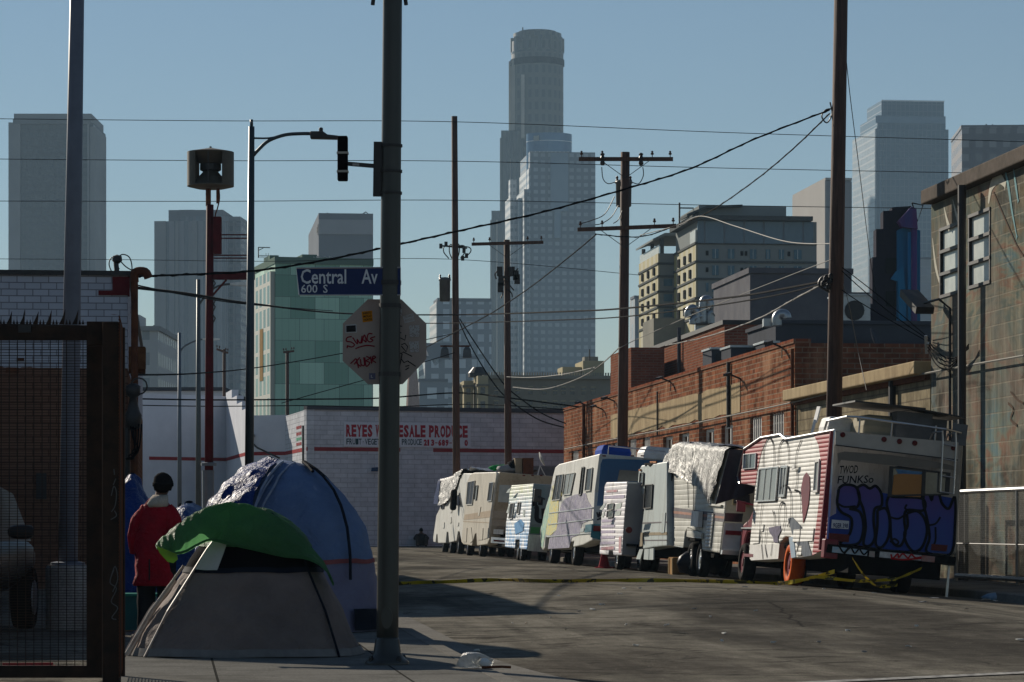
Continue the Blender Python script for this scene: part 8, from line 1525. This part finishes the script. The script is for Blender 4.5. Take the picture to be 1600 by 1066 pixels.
mb = MB(); rg = wr([[Vector((x + .155 * q * cos(2 * pi * k_ / 26), .11 * q * sin(2 * pi * k_ / 26), z)) for k_ in range(26)] for z, q, x in ((.0, .8, 0), (.02, 1., 0), (.06, 1., .01), (.1, .8, .0), (.13, .45, -.03), (.14, .1, -.03))], .06, 4); mb.loft(rg); mb.build('bag', M_bag, bg_, local=True, smooth=True); mb = MB(); mb.loft(wr([[Vector((.08 + .07 * q * cos(2 * pi * k_ / 12), -.08 + .05 * q * sin(2 * pi * k_ / 12), z)) for k_ in range(12)] for z, q in ((0.01, .6), (.05, 1.), (.09, .4))], .03, 7)); mb.build('bag_knot', M_white, bg_, local=True, smooth=True)
st1 = P(762, 1047, 26.); st1.z = swz(26) + .006; mb = MB(); mb.tube([st1 + Vector((-.05, 0, .015)), st1 + Vector((.12, .01, .02)), st1 + Vector((.2, .03, .015))], .012, 5); tag(mb.build('stick', M_rust), 'thin dark stick lying beside the plastic bag on the kerb', 'stick')
GL = 'scraps of litter scattered over the asphalt'
lits = [(1139, 922, .09), (1366, 928, .08), (1131, 991, .1), (1442, 942, .09), (1593, 1002, .12), (975, 921, .07), (1063, 992, .12), (968, 929, .07), (925, 953, .1), (905, 957, .06), (873, 932, .05), (801, 976, .06), (823, 976, .05), (978, 978, .04), (993, 1010, .04), (1085, 952, .05), (1041, 978, .05), (1165, 918, .06), (1258, 922, .06), (1181, 955, .05), (1208, 1006, .05), (1280, 1005, .04), (1325, 987, .04), (1432, 980, .05), (1510, 953, .05), (1110, 965, .04), (940, 946, .05), (1000, 920, .05), (1270, 912, .1), (1287, 921, .05), (1335, 930, .05), (1555, 940, .12), (1540, 938, .12), (1460, 936, .1), (1128, 1003, .05), (860, 966, .04), (885, 985, .035), (745, 1018, .05), (1420, 1012, .04), (1350, 1020, .04)]
mats = [pm('paper_scrap', (.6, .6, .57), (.45, .44, .4), 9), pm('tan_scrap', (.34, .28, .2)), pm('grey_scrap', (.3, .3, .3))]
for i, (u, v, s_) in enumerate(lits):
    c_ = gp(u, v, .004); a = rnd.uniform(0, pi); mb = MB(); n_ = rnd.choice((4, 5, 6)); k0 = rnd.uniform(.25, .6)
    top = [c_ + Vector((cos(a) * x - sin(a) * y, sin(a) * x + cos(a) * y, .012 + rnd.uniform(0, .018))) for x, y in [(s_ * cos(2 * pi * q / n_) * rnd.uniform(.6, 1), s_ * k0 * sin(2 * pi * q / n_) * rnd.uniform(.6, 1)) for q in range(n_)]]
    mb.prism(top, (0, 0, -.01)); tag(mb.build('paper_scrap', mats[0 if i % 3 else 1 + i % 2]), 'small pale scrap of litter lying on the asphalt', 'litter', GL)
mb = MB(); c_ = gp(1553, 937, .02); mb.loft(wr([[c_ + Vector((.22 * q * cos(2 * pi * k_ / 14), .12 * q * sin(2 * pi * k_ / 14), z)) for k_ in range(14)] for z, q in ((0, .7), (.05, 1.), (.1, .6), (.12, .1))], .08, 9)); tag(mb.build('rubbish_bag', pm('pale_blue_bag', (.1, .2, .32), (.3, .35, .4), 6, .4), smooth=True), 'crumpled pale blue bag in the gutter before the chain link fence', 'bag')
# ---------------------------------------------------------------- haze
hz = MB(); hz.box(-1400, 1400, -40, 2450, -1.6, 345)
k = bpy.data.materials.new('haze'); k.use_nodes = True; t = k.node_tree; t.nodes.remove(t.nodes['Principled BSDF']); pv = t.nodes.new('ShaderNodeVolumePrincipled'); pv.inputs['Density'].default_value = .00014; pv.inputs['Color'].default_value = (.50, .74, .95, 1); pv.inputs['Anisotropy'].default_value = .0
t.links.new(pv.outputs[0], [x for x in t.nodes if x.type == 'OUTPUT_MATERIAL'][0].inputs['Volume'])
try: k.cycles.homogeneous_volume = True
except Exception: pass
tag(hz.build('haze', k), kind='stuff')
